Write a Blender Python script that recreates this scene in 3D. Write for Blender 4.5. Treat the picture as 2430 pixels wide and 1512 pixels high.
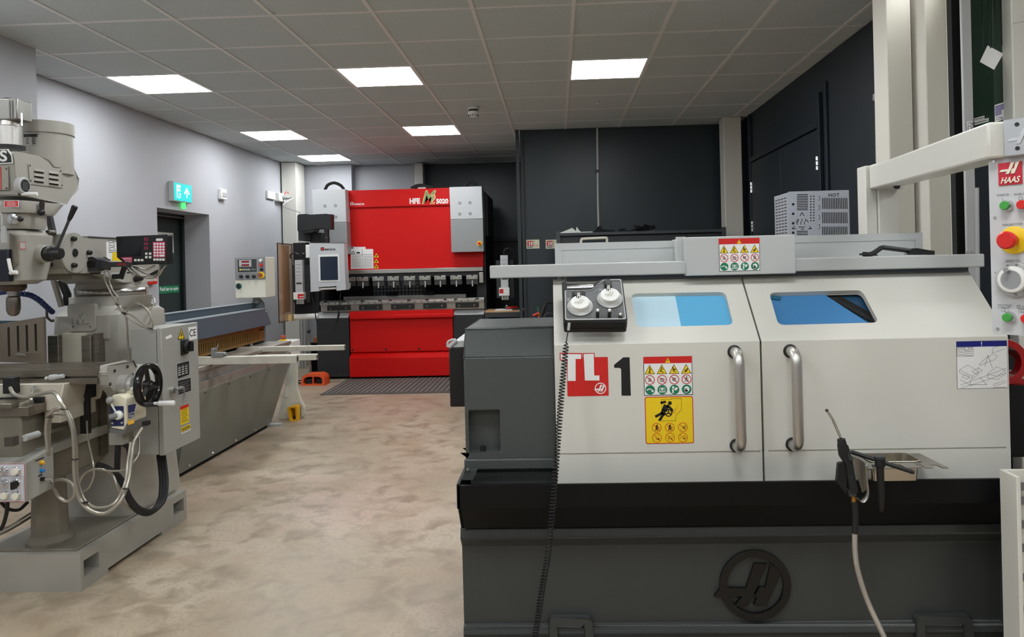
import bpy, bmesh, math, random
from mathutils import Vector, Matrix
from mathutils.geometry import tessellate_polygon
random.seed(7)
scene = bpy.context.scene
for o in list(bpy.data.objects):
    bpy.data.objects.remove(o)
COL = scene.collection

# ------------------------------------------------------------------ camera
F_PX, CX, CY, YAW, ROLL, EYE = 1745.0, 1256.0, 625.0, 0.0375, -0.0242, 1.4
W_PX, H_PX = 2430, 1512
CEIL = 2.92
fw = Vector((-math.sin(YAW), math.cos(YAW), 0))
rt0 = Vector((math.cos(YAW), math.sin(YAW), 0))
up0 = Vector((0, 0, 1))
RT = rt0 * math.cos(ROLL) + up0 * math.sin(ROLL)
UP = up0 * math.cos(ROLL) - rt0 * math.sin(ROLL)
cam_data = bpy.data.cameras.new('camera')
cam = bpy.data.objects.new('camera', cam_data)
COL.objects.link(cam)
cam_data.sensor_width = 36.0
cam_data.lens = F_PX / W_PX * 36.0
cam_data.shift_x = -(CX - W_PX / 2) / W_PX
cam_data.shift_y = -(H_PX / 2 - CY) / W_PX
cam_data.clip_start = 0.05
cam.matrix_world = Matrix(((RT.x, UP.x, -fw.x, 0), (RT.y, UP.y, -fw.y, 0), (RT.z, UP.z, -fw.z, EYE), (0, 0, 0, 1)))
scene.camera = cam
scene.view_settings.view_transform = 'Standard'
scene.view_settings.look = 'None'
scene.view_settings.gamma = 1.0
scene.view_settings.use_curve_mapping = False
scene.view_settings.exposure = 0.35
LAMP = 17.0
world = bpy.data.worlds.new('world'); scene.world = world
world.use_nodes = True
world.node_tree.nodes['Background'].inputs[0].default_value = (0.75, 0.8, 0.9, 1)
world.node_tree.nodes['Background'].inputs[1].default_value = 0.3

# ------------------------------------------------------------------ measuring helpers
EYEV = Vector((0, 0, EYE))
def ray(px, py):
    return RT * ((px - CX) / F_PX) - UP * ((py - CY) / F_PX) + fw
def at(px, py, Y):
    r = ray(px, py); return EYEV + r * (Y / r.y)
def atx(px, py, X):
    r = ray(px, py); return EYEV + r * (X / r.x)
def atz(px, py, Z):
    r = ray(px, py); return EYEV + r * ((Z - EYE) / r.z)

class Fr:
    """a plane in the room: origin, two axes, outward normal"""
    def __init__(s, o, u, v):
        s.o = Vector(o); s.u = Vector(u).normalized(); s.v = Vector(v).normalized(); s.n = s.u.cross(s.v)
    def pt(s, a, b, l=0.0):
        return s.o + s.u * a + s.v * b + s.n * l
    def uv(s, px, py):
        r = ray(px, py); t = (s.o - EYEV).dot(s.n) / r.dot(s.n)
        p = EYEV + r * t - s.o
        return (p.dot(s.u), p.dot(s.v))
    def uvs(s, pts):
        return [s.uv(*p) for p in pts]
    def rect(s, x0, y0, x1, y1):
        ym = (y0 + y1) / 2; xm = (x0 + x1) / 2
        a = s.uv(x0, ym)[0]; b = s.uv(x1, ym)[0]; c = s.uv(xm, y1)[1]; d = s.uv(xm, y0)[1]
        return a, b, c, d
def FY(Y): return Fr((0, Y, 0), (1, 0, 0), (0, 0, 1))
def FX(X): return Fr((X, 0, 0), (0, 1, 0), (0, 0, 1))
def FXn(X): return Fr((X, 0, 0), (0, -1, 0), (0, 0, 1))
def FZ(Z): return Fr((0, 0, Z), (1, 0, 0), (0, 1, 0))
def FZd(Z): return Fr((0, 0, Z), (1, 0, 0), (0, -1, 0))

# ------------------------------------------------------------------ materials
def lin(c):
    return tuple(((v / 255) / 12.92 if v / 255 <= 0.04045 else ((v / 255 + 0.055) / 1.055) ** 2.4) for v in c)
MATS = {}
def mat(name, rgb, rough=0.5, metal=0.0, var=0.0, vscale=8.0, bump=0.0, bscale=200.0, emit=None, estr=0.0, rgb2=None, trans=0.0, spec=0.5, coat=0.0, stretch=None, alpha=1.0):
    if name in MATS: return MATS[name]
    m = bpy.data.materials.new(name); m.use_nodes = True
    nt = m.node_tree; b = nt.nodes['Principled BSDF']
    c = lin(rgb)
    b.inputs['Base Color'].default_value = (*c, 1)
    b.inputs['Roughness'].default_value = rough
    b.inputs['Metallic'].default_value = metal
    b.inputs['Specular IOR Level'].default_value = spec
    b.inputs['Coat Weight'].default_value = coat
    b.inputs['Transmission Weight'].default_value = trans
    b.inputs['Alpha'].default_value = alpha
    if emit:
        b.inputs['Emission Color'].default_value = (*lin(emit), 1); b.inputs['Emission Strength'].default_value = estr
    tc = None
    if var or bump:
        tc = nt.nodes.new('ShaderNodeTexCoord')
        mp = nt.nodes.new('ShaderNodeMapping'); nt.links.new(tc.outputs['Object'], mp.inputs['Vector'])
        if stretch: mp.inputs['Scale'].default_value = stretch
    if var:
        n = nt.nodes.new('ShaderNodeTexNoise'); n.inputs['Scale'].default_value = vscale; n.inputs['Detail'].default_value = 5
        nt.links.new(mp.outputs['Vector'], n.inputs['Vector'])
        mx = nt.nodes.new('ShaderNodeMix'); mx.data_type = 'RGBA'
        if rgb2: c2 = lin(rgb2); ca = c
        else: ca = tuple(max(0, v * (1 - var)) for v in c); c2 = tuple(min(1, v * (1 + var)) for v in c)
        mx.inputs['A'].default_value = (*ca, 1); mx.inputs['B'].default_value = (*c2, 1)
        rp = nt.nodes.new('ShaderNodeMapRange'); rp.inputs['From Min'].default_value = 0.32; rp.inputs['From Max'].default_value = 0.68
        nt.links.new(n.outputs['Fac'], rp.inputs['Value'])
        nt.links.new(rp.outputs['Result'], mx.inputs['Factor']); nt.links.new(mx.outputs['Result'], b.inputs['Base Color'])
    if bump:
        n2 = nt.nodes.new('ShaderNodeTexNoise'); n2.inputs['Scale'].default_value = bscale; n2.inputs['Detail'].default_value = 3
        nt.links.new(mp.outputs['Vector'], n2.inputs['Vector'])
        bp = nt.nodes.new('ShaderNodeBump'); bp.inputs['Strength'].default_value = bump; bp.inputs['Distance'].default_value = 0.004
        nt.links.new(n2.outputs['Fac'], bp.inputs['Height']); nt.links.new(bp.outputs['Normal'], b.inputs['Normal'])
    MATS[name] = m
    return m

def concrete():
    m = bpy.data.materials.new('concrete'); m.use_nodes = True
    nt = m.node_tree; b = nt.nodes['Principled BSDF']; N = nt.nodes.new; K = nt.links.new
    tc = N('ShaderNodeTexCoord')
    def noise(sc, det, dist=0.0):
        n = N('ShaderNodeTexNoise'); n.inputs['Scale'].default_value = sc; n.inputs['Detail'].default_value = det; n.inputs['Distortion'].default_value = dist
        K(tc.outputs['Object'], n.inputs['Vector']); return n
    def mixc(fac, a, bb, lo=0.35, hi=0.65):
        mx = N('ShaderNodeMix'); mx.data_type = 'RGBA'
        r = N('ShaderNodeMapRange'); r.inputs['From Min'].default_value = lo; r.inputs['From Max'].default_value = hi
        K(fac, r.inputs['Value']); K(r.outputs['Result'], mx.inputs['Factor'])
        for s, v in (('A', a), ('B', bb)):
            if isinstance(v, tuple): mx.inputs[s].default_value = (*lin(v), 1)
            else: K(v, mx.inputs[s])
        return mx.outputs['Result']
    n1 = noise(1.3, 6, 0.4); n2 = noise(7, 8, 0.6); n3 = noise(0.7, 3); n4 = noise(60, 4); n5 = noise(2.6, 7, 1.2)
    base = mixc(n1.outputs['Fac'], (160, 144, 122), (182, 168, 147), .38, .62)
    pink = mixc(n3.outputs['Fac'], base, (182, 156, 140), 0.5, 0.7)
    mott = mixc(n2.outputs['Fac'], (138, 122, 102), pink, 0.33, 0.54)
    blot = mixc(n5.outputs['Fac'], (164, 144, 120), mott, 0.3, 0.5)
    fine = mixc(n4.outputs['Fac'], (150, 136, 118), blot, 0.25, 0.5)
    K(fine, b.inputs['Base Color'])
    rr = N('ShaderNodeMapRange'); rr.inputs['To Min'].default_value = 0.28; rr.inputs['To Max'].default_value = 0.5
    K(n2.outputs['Fac'], rr.inputs['Value']); K(rr.outputs['Result'], b.inputs['Roughness'])
    bp = N('ShaderNodeBump'); bp.inputs['Strength'].default_value = 0.15; bp.inputs['Distance'].default_value = 0.004
    K(n4.outputs['Fac'], bp.inputs['Height']); K(bp.outputs['Normal'], b.inputs['Normal'])
    return m

white = mat('white_plastic', (232, 232, 228), 0.4)
black = mat('black_plastic', (18, 18, 19), 0.45)
blackm = mat('black_matt', (12, 12, 13), 0.8)
darkgrey = mat('dark_grey', (52, 54, 56), 0.5)
midgrey = mat('mid_grey', (120, 121, 120), 0.5)
lightgrey = mat('light_grey', (178, 179, 178), 0.45)
steel = mat('steel', (170, 168, 162), 0.32, 1.0, var=0.12, vscale=6)
chrome = mat('chrome', (215, 215, 214), 0.12, 1.0)
brushed = mat('brushed_steel', (206, 203, 198), 0.34, 1.0, bump=0.12, bscale=60, stretch=(60, 60, 2))
dsteel = mat('dark_steel', (98, 93, 86), 0.4, 1.0, var=0.2, vscale=5)
brass = mat('brass', (190, 140, 70), 0.3, 1.0)
red = mat('red_paint', (205, 22, 18), 0.4)
redp = mat('red_plastic', (215, 35, 28), 0.35)
redink = mat('red_ink', (205, 30, 24), 0.5)
blackink = mat('black_ink', (16, 16, 17), 0.6)
whiteink = mat('white_ink', (236, 236, 234), 0.5)
yellow = mat('yellow_ink', (240, 205, 20), 0.5)
yellowp = mat('yellow_plastic', (242, 205, 25), 0.4)
green = mat('green_ink', (22, 120, 84), 0.5)
greenb = mat('green_button', (70, 160, 70), 0.3)
blueink = mat('blue_ink', (16, 26, 120), 0.45)
navy = mat('navy_ink', (26, 32, 82), 0.45)
greyink = mat('grey_ink', (120, 122, 124), 0.6)
purple = mat('purple_ink', (96, 84, 150), 0.5)
orange = mat('orange_plastic', (222, 86, 40), 0.4)
wood = mat('wood_board', (190, 152, 108), 0.6, var=0.2, vscale=6, stretch=(1, 8, 8))
rubber = mat('rubber', (26, 26, 27), 0.7)
paper = mat('paper', (236, 235, 230), 0.8)
screen = mat('screen_glass', (34, 44, 60), 0.12)

# ------------------------------------------------------------------ mesh builder
def catmull(pts, n=8):
    P = [Vector(p) for p in pts]
    P = [P[0] * 2 - P[1]] + P + [P[-1] * 2 - P[-2]]
    out = []
    for i in range(1, len(P) - 2):
        for k in range(n):
            t = k / n; a, b, c, d = P[i - 1], P[i], P[i + 1], P[i + 2]
            out.append(0.5 * ((2 * b) + (c - a) * t + (2 * a - 5 * b + 4 * c - d) * t * t + (3 * b - a - 3 * c + d) * t ** 3))
    out.append(P[-2]); return out
def roundpoly(pts, r, n=5):
    out = []; m = len(pts)
    for i in range(m):
        a = Vector(pts[i - 1]); b = Vector(pts[i]); c = Vector(pts[(i + 1) % m])
        rr = r[i] if isinstance(r, (list, tuple)) else r
        d1 = (a - b); d2 = (c - b); l1 = d1.length; l2 = d2.length; d1.normalize(); d2.normalize()
        q = min(rr, l1 * 0.45, l2 * 0.45)
        p = b + d1 * q; s = b + d2 * q
        if q < 1e-6: out.append(tuple(b)); continue
        for k in range(n + 1):
            t = k / n; out.append(tuple(p * (1 - t) ** 2 + b * 2 * t * (1 - t) + s * t * t))
    return out
def rrect(u0, u1, v0, v1, r=0.0, n=5):
    p = [(u0, v0), (u1, v0), (u1, v1), (u0, v1)]
    return roundpoly(p, r, n) if r > 0 else p
def circ(c, r, n=24, a0=0.0, ry=None):
    ry = r if ry is None else ry
    return [(c[0] + r * math.cos(a0 + 2 * math.pi * k / n), c[1] + ry * math.sin(a0 + 2 * math.pi * k / n)) for k in range(n)]
TXT = {}
def text_mesh(s, shear=0.0, bold=0.0, spacing=1.0):
    key = (s, shear, bold, spacing)
    if key in TXT: return TXT[key]
    cu = bpy.data.curves.new('lettering', 'FONT'); cu.body = s; cu.shear = shear; cu.offset = bold; cu.space_character = spacing
    cu.resolution_u = 3
    ob = bpy.data.objects.new('lettering', cu)
    me = bpy.data.meshes.new_from_object(ob)
    V = [v.co.to_2d() for v in me.vertices]; Fc = [tuple(p.vertices) for p in me.polygons]
    bpy.data.objects.remove(ob); bpy.data.curves.remove(cu); bpy.data.meshes.remove(me)
    if V:
        x0 = min(v.x for v in V); x1 = max(v.x for v in V); y0 = min(v.y for v in V); y1 = max(v.y for v in V)
        V = [((v.x - x0) / max(x1 - x0, 1e-6), (v.y - y0) / max(y1 - y0, 1e-6)) for v in V]
    TXT[key] = (V, Fc); return TXT[key]

class MB:
    def __init__(s): s.V = []; s.F = []; s.M = []; s.m = 0
    def add(s, V, F):
        o = len(s.V); s.V += [Vector(v) for v in V]; s.F += [tuple(i + o for i in f) for f in F]; s.M += [s.m] * len(F); return s
    def use(s, k): s.m = k; return s
    def hexa(s, c):
        return s.add(c, [(0, 3, 2, 1), (4, 5, 6, 7), (0, 1, 5, 4), (1, 2, 6, 5), (2, 3, 7, 6), (3, 0, 4, 7)])
    def box(s, x0, x1, y0, y1, z0, z1):
        return s.hexa([(x0, y0, z0), (x1, y0, z0), (x1, y1, z0), (x0, y1, z0), (x0, y0, z1), (x1, y0, z1), (x1, y1, z1), (x0, y1, z1)])
    def fbox(s, fr, u0, u1, v0, v1, l0, l1):
        return s.hexa([fr.pt(u0, v0, l0), fr.pt(u1, v0, l0), fr.pt(u1, v1, l0), fr.pt(u0, v1, l0), fr.pt(u0, v0, l1), fr.pt(u1, v0, l1), fr.pt(u1, v1, l1), fr.pt(u0, v1, l1)])
    def pbox(s, x0, y0, x1, y1, Y, depth):
        a, b, c, d = FY(Y).rect(x0, y0, x1, y1); return s.box(a, b, Y, Y + depth, c, d)
    def plate(s, loops, fr, lift=0.0, thick=0.0):
        if loops and not isinstance(loops[0][0], (tuple, list, Vector)): loops = [loops]
        vs = [[Vector((p[0], p[1], 0)) for p in lp] for lp in loops]
        tris = tessellate_polygon(vs); flat = [p for lp in vs for p in lp]; n = len(flat)
        V = [fr.pt(p.x, p.y, lift) for p in flat]; F = []
        for t in tris:
            a, b, c = (flat[i] for i in t)
            cr = (b.x - a.x) * (c.y - a.y) - (b.y - a.y) * (c.x - a.x)
            F.append(t if cr > 0 else (t[0], t[2], t[1]))
        if thick:
            V += [fr.pt(p.x, p.y, lift - thick) for p in flat]
            F += [tuple(i + n for i in reversed(t)) for t in F[:]]
            o = 0
            for lp in vs:
                m = len(lp)
                for k in range(m):
                    F.append((o + k, o + k + n, o + (k + 1) % m + n, o + (k + 1) % m))
                o += m
        return s.add(V, F)
    def prect(s, fr, x0, y0, x1, y1, lift=0.0, thick=0.0, r=0.0):
        a, b, c, d = fr.rect(x0, y0, x1, y1); return s.plate([rrect(a, b, c, d, r)], fr, lift, thick)
    def disc(s, fr, c, r, lift=0.0, thick=0.0, n=24, ry=None): return s.plate([circ(c, r, n, ry=ry)], fr, lift, thick)
    def ring(s, fr, c, r0, r1, lift=0.0, thick=0.0, n=28):
        return s.plate([circ(c, r1, n), circ(c, r0, n)], fr, lift, thick)
    def line(s, fr, p, q, w, lift=0.0, thick=0.0):
        p = Vector(p); q = Vector(q); d = (q - p).normalized(); e = Vector((-d.y, d.x)) * (w / 2)
        return s.plate([[tuple(p - e), tuple(q - e), tuple(q + e), tuple(p + e)]], fr, lift, thick)
    def frame(s, fr, u0, u1, v0, v1, w, lift=0.0, thick=0.0, r=0.0):
        return s.plate([rrect(u0, u1, v0, v1, r), rrect(u0 + w, u1 - w, v0 + w, v1 - w, max(0, r - w))], fr, lift, thick)
    def text(s, t, fr, u0, v0, w, h, lift=0.0, shear=0.0, bold=0.0, spacing=1.0):
        V, F = text_mesh(t, shear, bold, spacing)
        return s.add([fr.pt(u0 + a * w, v0 + b * h, lift) for a, b in V], F)
    def ptext(s, t, fr, x0, y0, x1, y1, lift=0.0, **k):
        a, b, c, d = fr.rect(x0, y0, x1, y1); return s.text(t, fr, a, c, b - a, d - c, lift, **k)
    def tube(s, path, r, n=8, cap=True):
        P = [Vector(p) for p in path]; m = len(P); V = []; F = []
        t0 = (P[1] - P[0]).normalized()
        a = t0.orthogonal().normalized()
        for i in range(m):
            t = (P[min(i + 1, m - 1)] - P[max(i - 1, 0)]).normalized()
            a = (a - t * a.dot(t)).normalized(); b = t.cross(a)
            rr = r[i] if isinstance(r, (list, tuple)) else r
            for k in range(n):
                th = 2 * math.pi * k / n; V.append(P[i] + (a * math.cos(th) + b * math.sin(th)) * rr)
        for i in range(m - 1):
            for k in range(n):
                F.append((i * n + k, i * n + (k + 1) % n, (i + 1) * n + (k + 1) % n, (i + 1) * n + k))
        if cap: F.append(tuple(reversed(range(n)))); F.append(tuple((m - 1) * n + k for k in range(n)))
        return s.add(V, F)
    def cyl(s, p, q, r, r2=None, n=20):
        return s.tube([p, q], [r, r if r2 is None else r2], n)
    def rev(s, prof, o, axis=(0, 0, 1), n=28, cap=True):
        """prof: (radius, height) along axis from o"""
        ax = Vector(axis).normalized(); a = ax.orthogonal().normalized(); b = ax.cross(a); o = Vector(o); V = []; F = []
        for r, h in prof:
            for k in range(n):
                th = 2 * math.pi * k / n; V.append(o + ax * h + (a * math.cos(th) + b * math.sin(th)) * r)
        for i in range(len(prof) - 1):
            for k in range(n):
                F.append((i * n + k, i * n + (k + 1) % n, (i + 1) * n + (k + 1) % n, (i + 1) * n + k))
        if cap: F.append(tuple(reversed(range(n)))); F.append(tuple((len(prof) - 1) * n + k for k in range(n)))
        return s.add(V, F)
    def ball(s, c, r, n=14):
        return s.rev([(max(1e-4, r * math.sin(math.pi * k / 8)), -r * math.cos(math.pi * k / 8)) for k in range(9)], c, (0, 0, 1), n)
    def build(s, name, mats, parent=None, bevel=0.0, seg=2, smooth=True, label=None):
        me = bpy.data.meshes.new(name)
        org = Vector(parent['_org']) if parent is not None else Vector((0, 0, 0))
        if parent is None and s.V:
            xs = [v.x for v in s.V]; ys = [v.y for v in s.V]; zs = [v.z for v in s.V]
            org = Vector(((min(xs) + max(xs)) / 2, (min(ys) + max(ys)) / 2, min(zs)))
        me.from_pydata([v - org for v in s.V], [], s.F)
        if not isinstance(mats, (list, tuple)): mats = [mats]
        for m in mats: me.materials.append(m)
        if len(mats) > 1: me.polygons.foreach_set('material_index', s.M)
        if smooth and len(me.polygons):
            me.polygons.foreach_set('use_smooth', [True] * len(me.polygons))
            me.set_sharp_from_angle(angle=math.radians(32))
        me.update()
        o = bpy.data.objects.new(name, me); COL.objects.link(o)
        o['_org'] = tuple(org)
        if parent is not None: o.parent = parent
        else: o.location = org
        if bevel:
            md = o.modifiers.new('bevel', 'BEVEL'); md.width = bevel; md.segments = seg; md.limit_method = 'ANGLE'; md.angle_limit = math.radians(40)
        if label: o['label'] = label
        return o
def thing(name, label, cat, loc, group=None):
    o = bpy.data.objects.new(name, None); COL.objects.link(o); o.location = loc; o['_org'] = tuple(loc)
    o.empty_display_size = 0.1
    return tag(o, label, cat, group)
def tag(o, label, cat, group=None):
    o['label'] = label; o['category'] = cat
    if group: o['group'] = group
    return o
def struct(o, label=None):
    o['kind'] = 'structure'
    if label: o['label'] = label
    return o
def copy_tree(o, parent=None):
    c = o.copy(); COL.objects.link(c); c.parent = parent
    for ch in o.children: copy_tree(ch, c)
    return c
# ------------------------------------------------------------------ the room
wallgrey = mat('wall_grey_paint', (182, 183, 188), 0.6, var=0.03, vscale=2, bump=0.05, bscale=150)
wallpale = mat('wall_grey_paint_end', (166, 167, 172), 0.6, var=0.03, vscale=2)
walldark = mat('wall_dark_paint', (42, 52, 57), 0.38, var=0.06, vscale=1.5)
wallnavy = mat('wall_navy_paint', (22, 33, 42), 0.5, var=0.06, vscale=1.5)
cream = mat('column_cream', (206, 204, 196), 0.5)
beige = mat('column_beige', (214, 209, 198), 0.45)
tilem = mat('ceiling_tile', (196, 203, 203), 0.9, var=0.05, vscale=90, bump=0.25, bscale=220)
barm = mat('ceiling_bar', (228, 226, 224), 0.5)
XL = -3.9
PIER_X, PIER_Y = -3.454, 4.80
BACK = 10.9
RW = 2.08
GX0, GY0 = -2.864, 4.345

b = MB(); b.box(-4.6, 4.6, -4.2, 11.4, -0.12, 0.0)
floor = struct(b.build('floor', concrete()), 'mottled beige polished concrete floor')

# ceiling: slab with tiles and bars hung below it
b = MB(); b.box(-4.6, 4.6, -4.2, 11.4, CEIL + 0.03, CEIL + 0.1)
ceiling = struct(b.build('ceiling', mat('ceiling_void', (60, 60, 60), 0.9)), 'grey suspended ceiling of square tiles')
LIGHTS = [(-1, 2), (2, 2), (5, 2), (-1, 6), (2, 6), (-1, 9), (-1, -2), (2, -2), (5, -2), (-1, -6), (2, -6), (5, -6), (8, -2), (8, -6), (-1, -10), (2, -10), (5, -10), (8, -10)]
occupied = set(LIGHTS)
org = Vector(ceiling['_org'])
tile_me = {}
def tile_mesh(w, d):
    k = (round(w, 3), round(d, 3))
    if k not in tile_me:
        q = MB(); q.box(0.012, w - 0.012, 0.012, d - 0.012, 0.003, 0.022); e = 0.007
        V = [(0.006, 0.006, 0.012), (w - 0.006, 0.006, 0.012), (w - 0.006, d - 0.006, 0.012), (0.006, d - 0.006, 0.012)]
        me = bpy.data.meshes.new('ceiling_tile'); me.from_pydata([v for v in q.V], [], q.F); me.materials.append(tilem); tile_me[k] = me
    return tile_me[k]
far = MB()
for i in range(-3, 12):
    for r in range(-14, 12):
        if (i, r) in occupied: continue
        x0 = max(GX0 + .6 * i, -4.55); x1 = min(GX0 + .6 * (i + 1), 4.55); y0 = max(GY0 + .6 * r, -4.15); y1 = min(GY0 + .6 * (r + 1), 11.35)
        if x1 - x0 < .05 or y1 - y0 < .05: continue
        if r < -1 or i > 8 or i < -2:
            far.box(x0 + .012, x1 - .012, y0 + .012, y1 - .012, CEIL + .003, CEIL + .022); continue
        o = bpy.data.objects.new('ceiling_tile', tile_mesh(x1 - x0, y1 - y0)); COL.objects.link(o); o.parent = ceiling
        o.location = Vector((x0, y0, CEIL)) - org; o['_org'] = (0, 0, 0)
o = far.build('ceiling_tile_field', tilem, ceiling); o['kind'] = 'stuff'
for i in range(-2, 13):
    x = GX0 + .6 * i
    if x > 4.5: continue
    q = MB(); q.box(x - .012, x + .012, -4.15, 11.35, CEIL - .002, CEIL + .028); q.build('grid_bar', barm, ceiling)
for r in range(-14, 12):
    y = GY0 + .6 * r
    if y < -4.1: continue
    q = MB(); q.box(-4.55, 4.55, y - .012, y + .012, CEIL - .0005, CEIL + .027); q.build('grid_bar', barm, ceiling)

# walls
D0, D1, DZ = 7.06, 8.14, 2.035
b = MB(); b.box(-4.3, XL, PIER_Y, D0, 0, CEIL); b.box(-4.3, XL, D1, 11.2, 0, CEIL); b.box(-4.3, XL, D0, D1, DZ, CEIL)
struct(b.build('wall_left', wallgrey, smooth=False), 'pale grey painted side wall')
b = MB(); b.box(-4.3, PIER_X, -4.1, PIER_Y, 0, CEIL)
struct(b.build('wall_pier', wallgrey, smooth=False), 'pale grey wall pier beside the mill')
b = MB(); b.box(XL, -2.99, 10.72, 11.3, 0, CEIL)
b.box(-2.99, -1.95, 10.9, 11.3, 0, CEIL)
struct(b.build('wall_back', wallpale, smooth=False), 'grey end wall behind the press brake')
b = MB(); b.box(-1.95, -0.38, 11.0, 11.3, 0, CEIL)
w = struct(b.build('wall_back_dark', walldark, smooth=False), 'dark grey end wall beside the press brake')
q = MB(); z = at(1190, 565, 10.7).z; q.box(-1.3, -0.40, 10.72, 10.99, 0, z - .05); q.box(-1.3, -0.40, 10.64, 10.99, z - .05, z)
q.build('wall_recess_panel', mat('recess_black', (24, 26, 29), 0.5), w)
PY = 8.38
b = MB(); b.box(-0.385, RW, PY, 11.3, 0, CEIL)
wp = struct(b.build('wall_partition', walldark, smooth=False), 'dark painted partition wall behind the storage rack')
f = FY(PY)
q = MB(); x0 = at(1237, 500, PY).x; q.box(x0 - .045, x0 - .008, PY - .03, PY - .001, 0, CEIL); q.build('corner_trim', walldark, wp)
q = MB(); x0 = at(1246, 500, PY).x; q.box(x0 - .012, x0 + .002, PY - .016, PY - .001, 0, CEIL - .12); q.build('panel_joint', mat('joint_dark', (20, 24, 28), .5), wp)
b = MB(); b.box(RW, RW + .2, 3.9, 11.3, 0, CEIL)
wr = struct(b.build('wall_right', wallnavy, smooth=False), 'dark navy painted side wall with double doors')
b = MB(); b.box(RW + .2, 4.5, 4.3, 4.5, 0, CEIL); struct(b.build('wall_return', wallnavy, smooth=False), 'dark wall behind the glazed machine')
b = MB(); b.box(4.3, 4.5, -4.1, 4.3, 0, CEIL); struct(b.build('wall_near_right', wallgrey, smooth=False), 'grey wall outside the view')
b = MB(); b.box(-4.3, 4.5, -4.2, -4.0, 0, CEIL); struct(b.build('wall_behind', wallgrey, smooth=False), 'grey wall behind the viewer')

# columns
def column(n, x0p, x1p, yp, Y, d, m, lab):
    a = at(x0p, yp, Y).x; c = at(x1p, yp, Y).x
    q = MB(); q.box(a, c, Y, Y + d, 0, CEIL - .003); return struct(q.build('trim_%d' % n, m, bevel=.008), lab)
column(1, 669, 704, 480, 10.3, .35, cream, 'cream boxed column in the corner by the wall sockets')
column(2, 984, 1004, 420, 10.75, .14, cream, 'slim cream column above the press brake')
column(3, 1719, 1762, 420, 7.95, .2, beige, 'beige column between the partition and double doors')
# two steel posts on the right, each a front face and a left flank
PO = 3.76
for n, plan in enumerate(([(2076, 3.83), (2108, 3.74), (2166, 3.74), (2166, 4.0), (2076, 4.0)], [(2166, 3.77), (2200, 3.70), (2267, 3.70), (2267, 4.0), (2166, 4.0)])):
    pl = [(at(px, 250, Y).x, Y) for px, Y in plan]; pl[3] = (pl[2][0], 4.0); pl[4] = (at(plan[0][0] + 3, 250, 4.0).x, 4.0)
    q = MB(); q.plate([pl], FZ(CEIL - .003), 0, CEIL - .003)
    struct(q.build('trim_%d' % (4 + n), beige, bevel=.004), ('beige folded steel post rising behind the pendant arm, left one', 'beige folded steel post rising behind the pendant arm, right one')[n])
# skirting under the partition edge and door trims on the right wall
fr = FXn(RW)
d2 = thing('door_2', 'dark double doors with steel hinges in the navy wall', 'door', (RW, 6.2, 0)); d2['kind'] = 'structure'
def wy(px, py): return atx(px, py, RW)
yA, yB, yC = wy(1787, 420).y, wy(1858, 420).y, wy(1950, 420).y
zt = (wy(1787, 383).z + wy(1950, 310).z) / 2
gap = .012
for s0, s1, lx in ((yA, yB, 1), (yB, yC, 0)):
    q = MB(); q.box(RW - .02, RW - .001, s1 + gap / 2, s0 - gap / 2, 0.01, zt); leaf = q.build('door_leaf', wallnavy, d2, bevel=.003)
    hy = s0 - .02 if lx else s1 + .02
    for (px, py0, py1) in (((1789, 432, 458), (1789, 525, 550)) if lx else ((1948, 370, 404),)):
        za = wy(px, py0).z; zb = wy(px, py1).z
        h = MB()
        for k in range(3):
            t0 = zb + (za - zb) * k / 3 + .004; t1 = zb + (za - zb) * (k + 1) / 3 - .004
            h.cyl((RW - .028, hy, t0), (RW - .028, hy, t1), .011, n=10)
        h.box(RW - .0225, RW - .0195, hy - .03, hy + .03, zb, za)
        h.build('hinge', chrome, leaf)
q = MB()
q.box(RW - .03, RW - .001, yA, yA + .05, 0, CEIL - .01); q.box(RW - .03, RW - .001, yC - .055, yC - .005, 0, CEIL - .25)
q.box(RW - .03, RW - .001, yC - .02, yA, zt + .012, zt + .06)
q.build('door_frame', wallnavy, d2, bevel=.003)
q = MB(); yq = wy(1962, 300).y; q.box(RW - .03, RW - .001, yq - .07, yq - .035, 0, CEIL - .2); q.build('wall_batten', wallnavy, wr, bevel=.003)
q = MB(); q.box(RW - .012, RW - .001, 4.62, yq - .08, 0, CEIL - .01); q.build('wall_panel', wallnavy, wr, bevel=.002)
q = MB(); q.tube([atx(2076.5, 70, 2.03), atx(2081.5, 385, 2.03)], .009, 10); q.box(2.02, RW, atx(2078, 230, 2.03).y - .02, atx(2078, 230, 2.03).y + .02, atx(2078, 230, 2.03).z - .02, atx(2078, 230, 2.03).z + .02); q.build('conduit', lightgrey, wr)

# exit door in its deep reveal
d1 = thing('door_1', 'dark green exit door with panic bolt in the grey wall', 'door', (-4.24, 7.6, 0)); d1['kind'] = 'structure'
dgreen = mat('door_green', (40, 50, 49), 0.45)
DX = -4.22
q = MB(); q.box(DX - .05, DX, D0 + .05, D1 - .05, .01, DZ - .05); leaf = q.build('door_leaf', dgreen, d1, bevel=.003)
q = MB(); q.box(DX - .06, DX + .035, D1 - .05, D1 - .002, 0, DZ - .002); q.box(DX - .06, DX + .035, D0 + .002, D0 + .05, 0, DZ - .002); q.box(DX - .06, DX + .035, D0 + .05, D1 - .05, DZ - .05, DZ - .002)
q.build('door_frame', mat('door_frame_dark', (24, 30, 31), .4), d1)
fd = FX(DX)
def dp(px, py): return atx(px, py, DX)
yr = dp(447, 600).y
q = MB(); q.tube([(DX + .03, yr, dp(447, 525).z), (DX + .03, yr, dp(447, 725).z)], .012, 10); q.build('bolt_rod', lightgrey, leaf)
q = MB(); za = dp(430, 518).z
q.tube([(DX + .03, D0 + .06, za), (DX + .03, yr, za)], .010, 8); q.tube([(DX + .03, D0 + .06, za + .05), (DX + .03, yr - .05, za + .05)], .010, 8)
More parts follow.
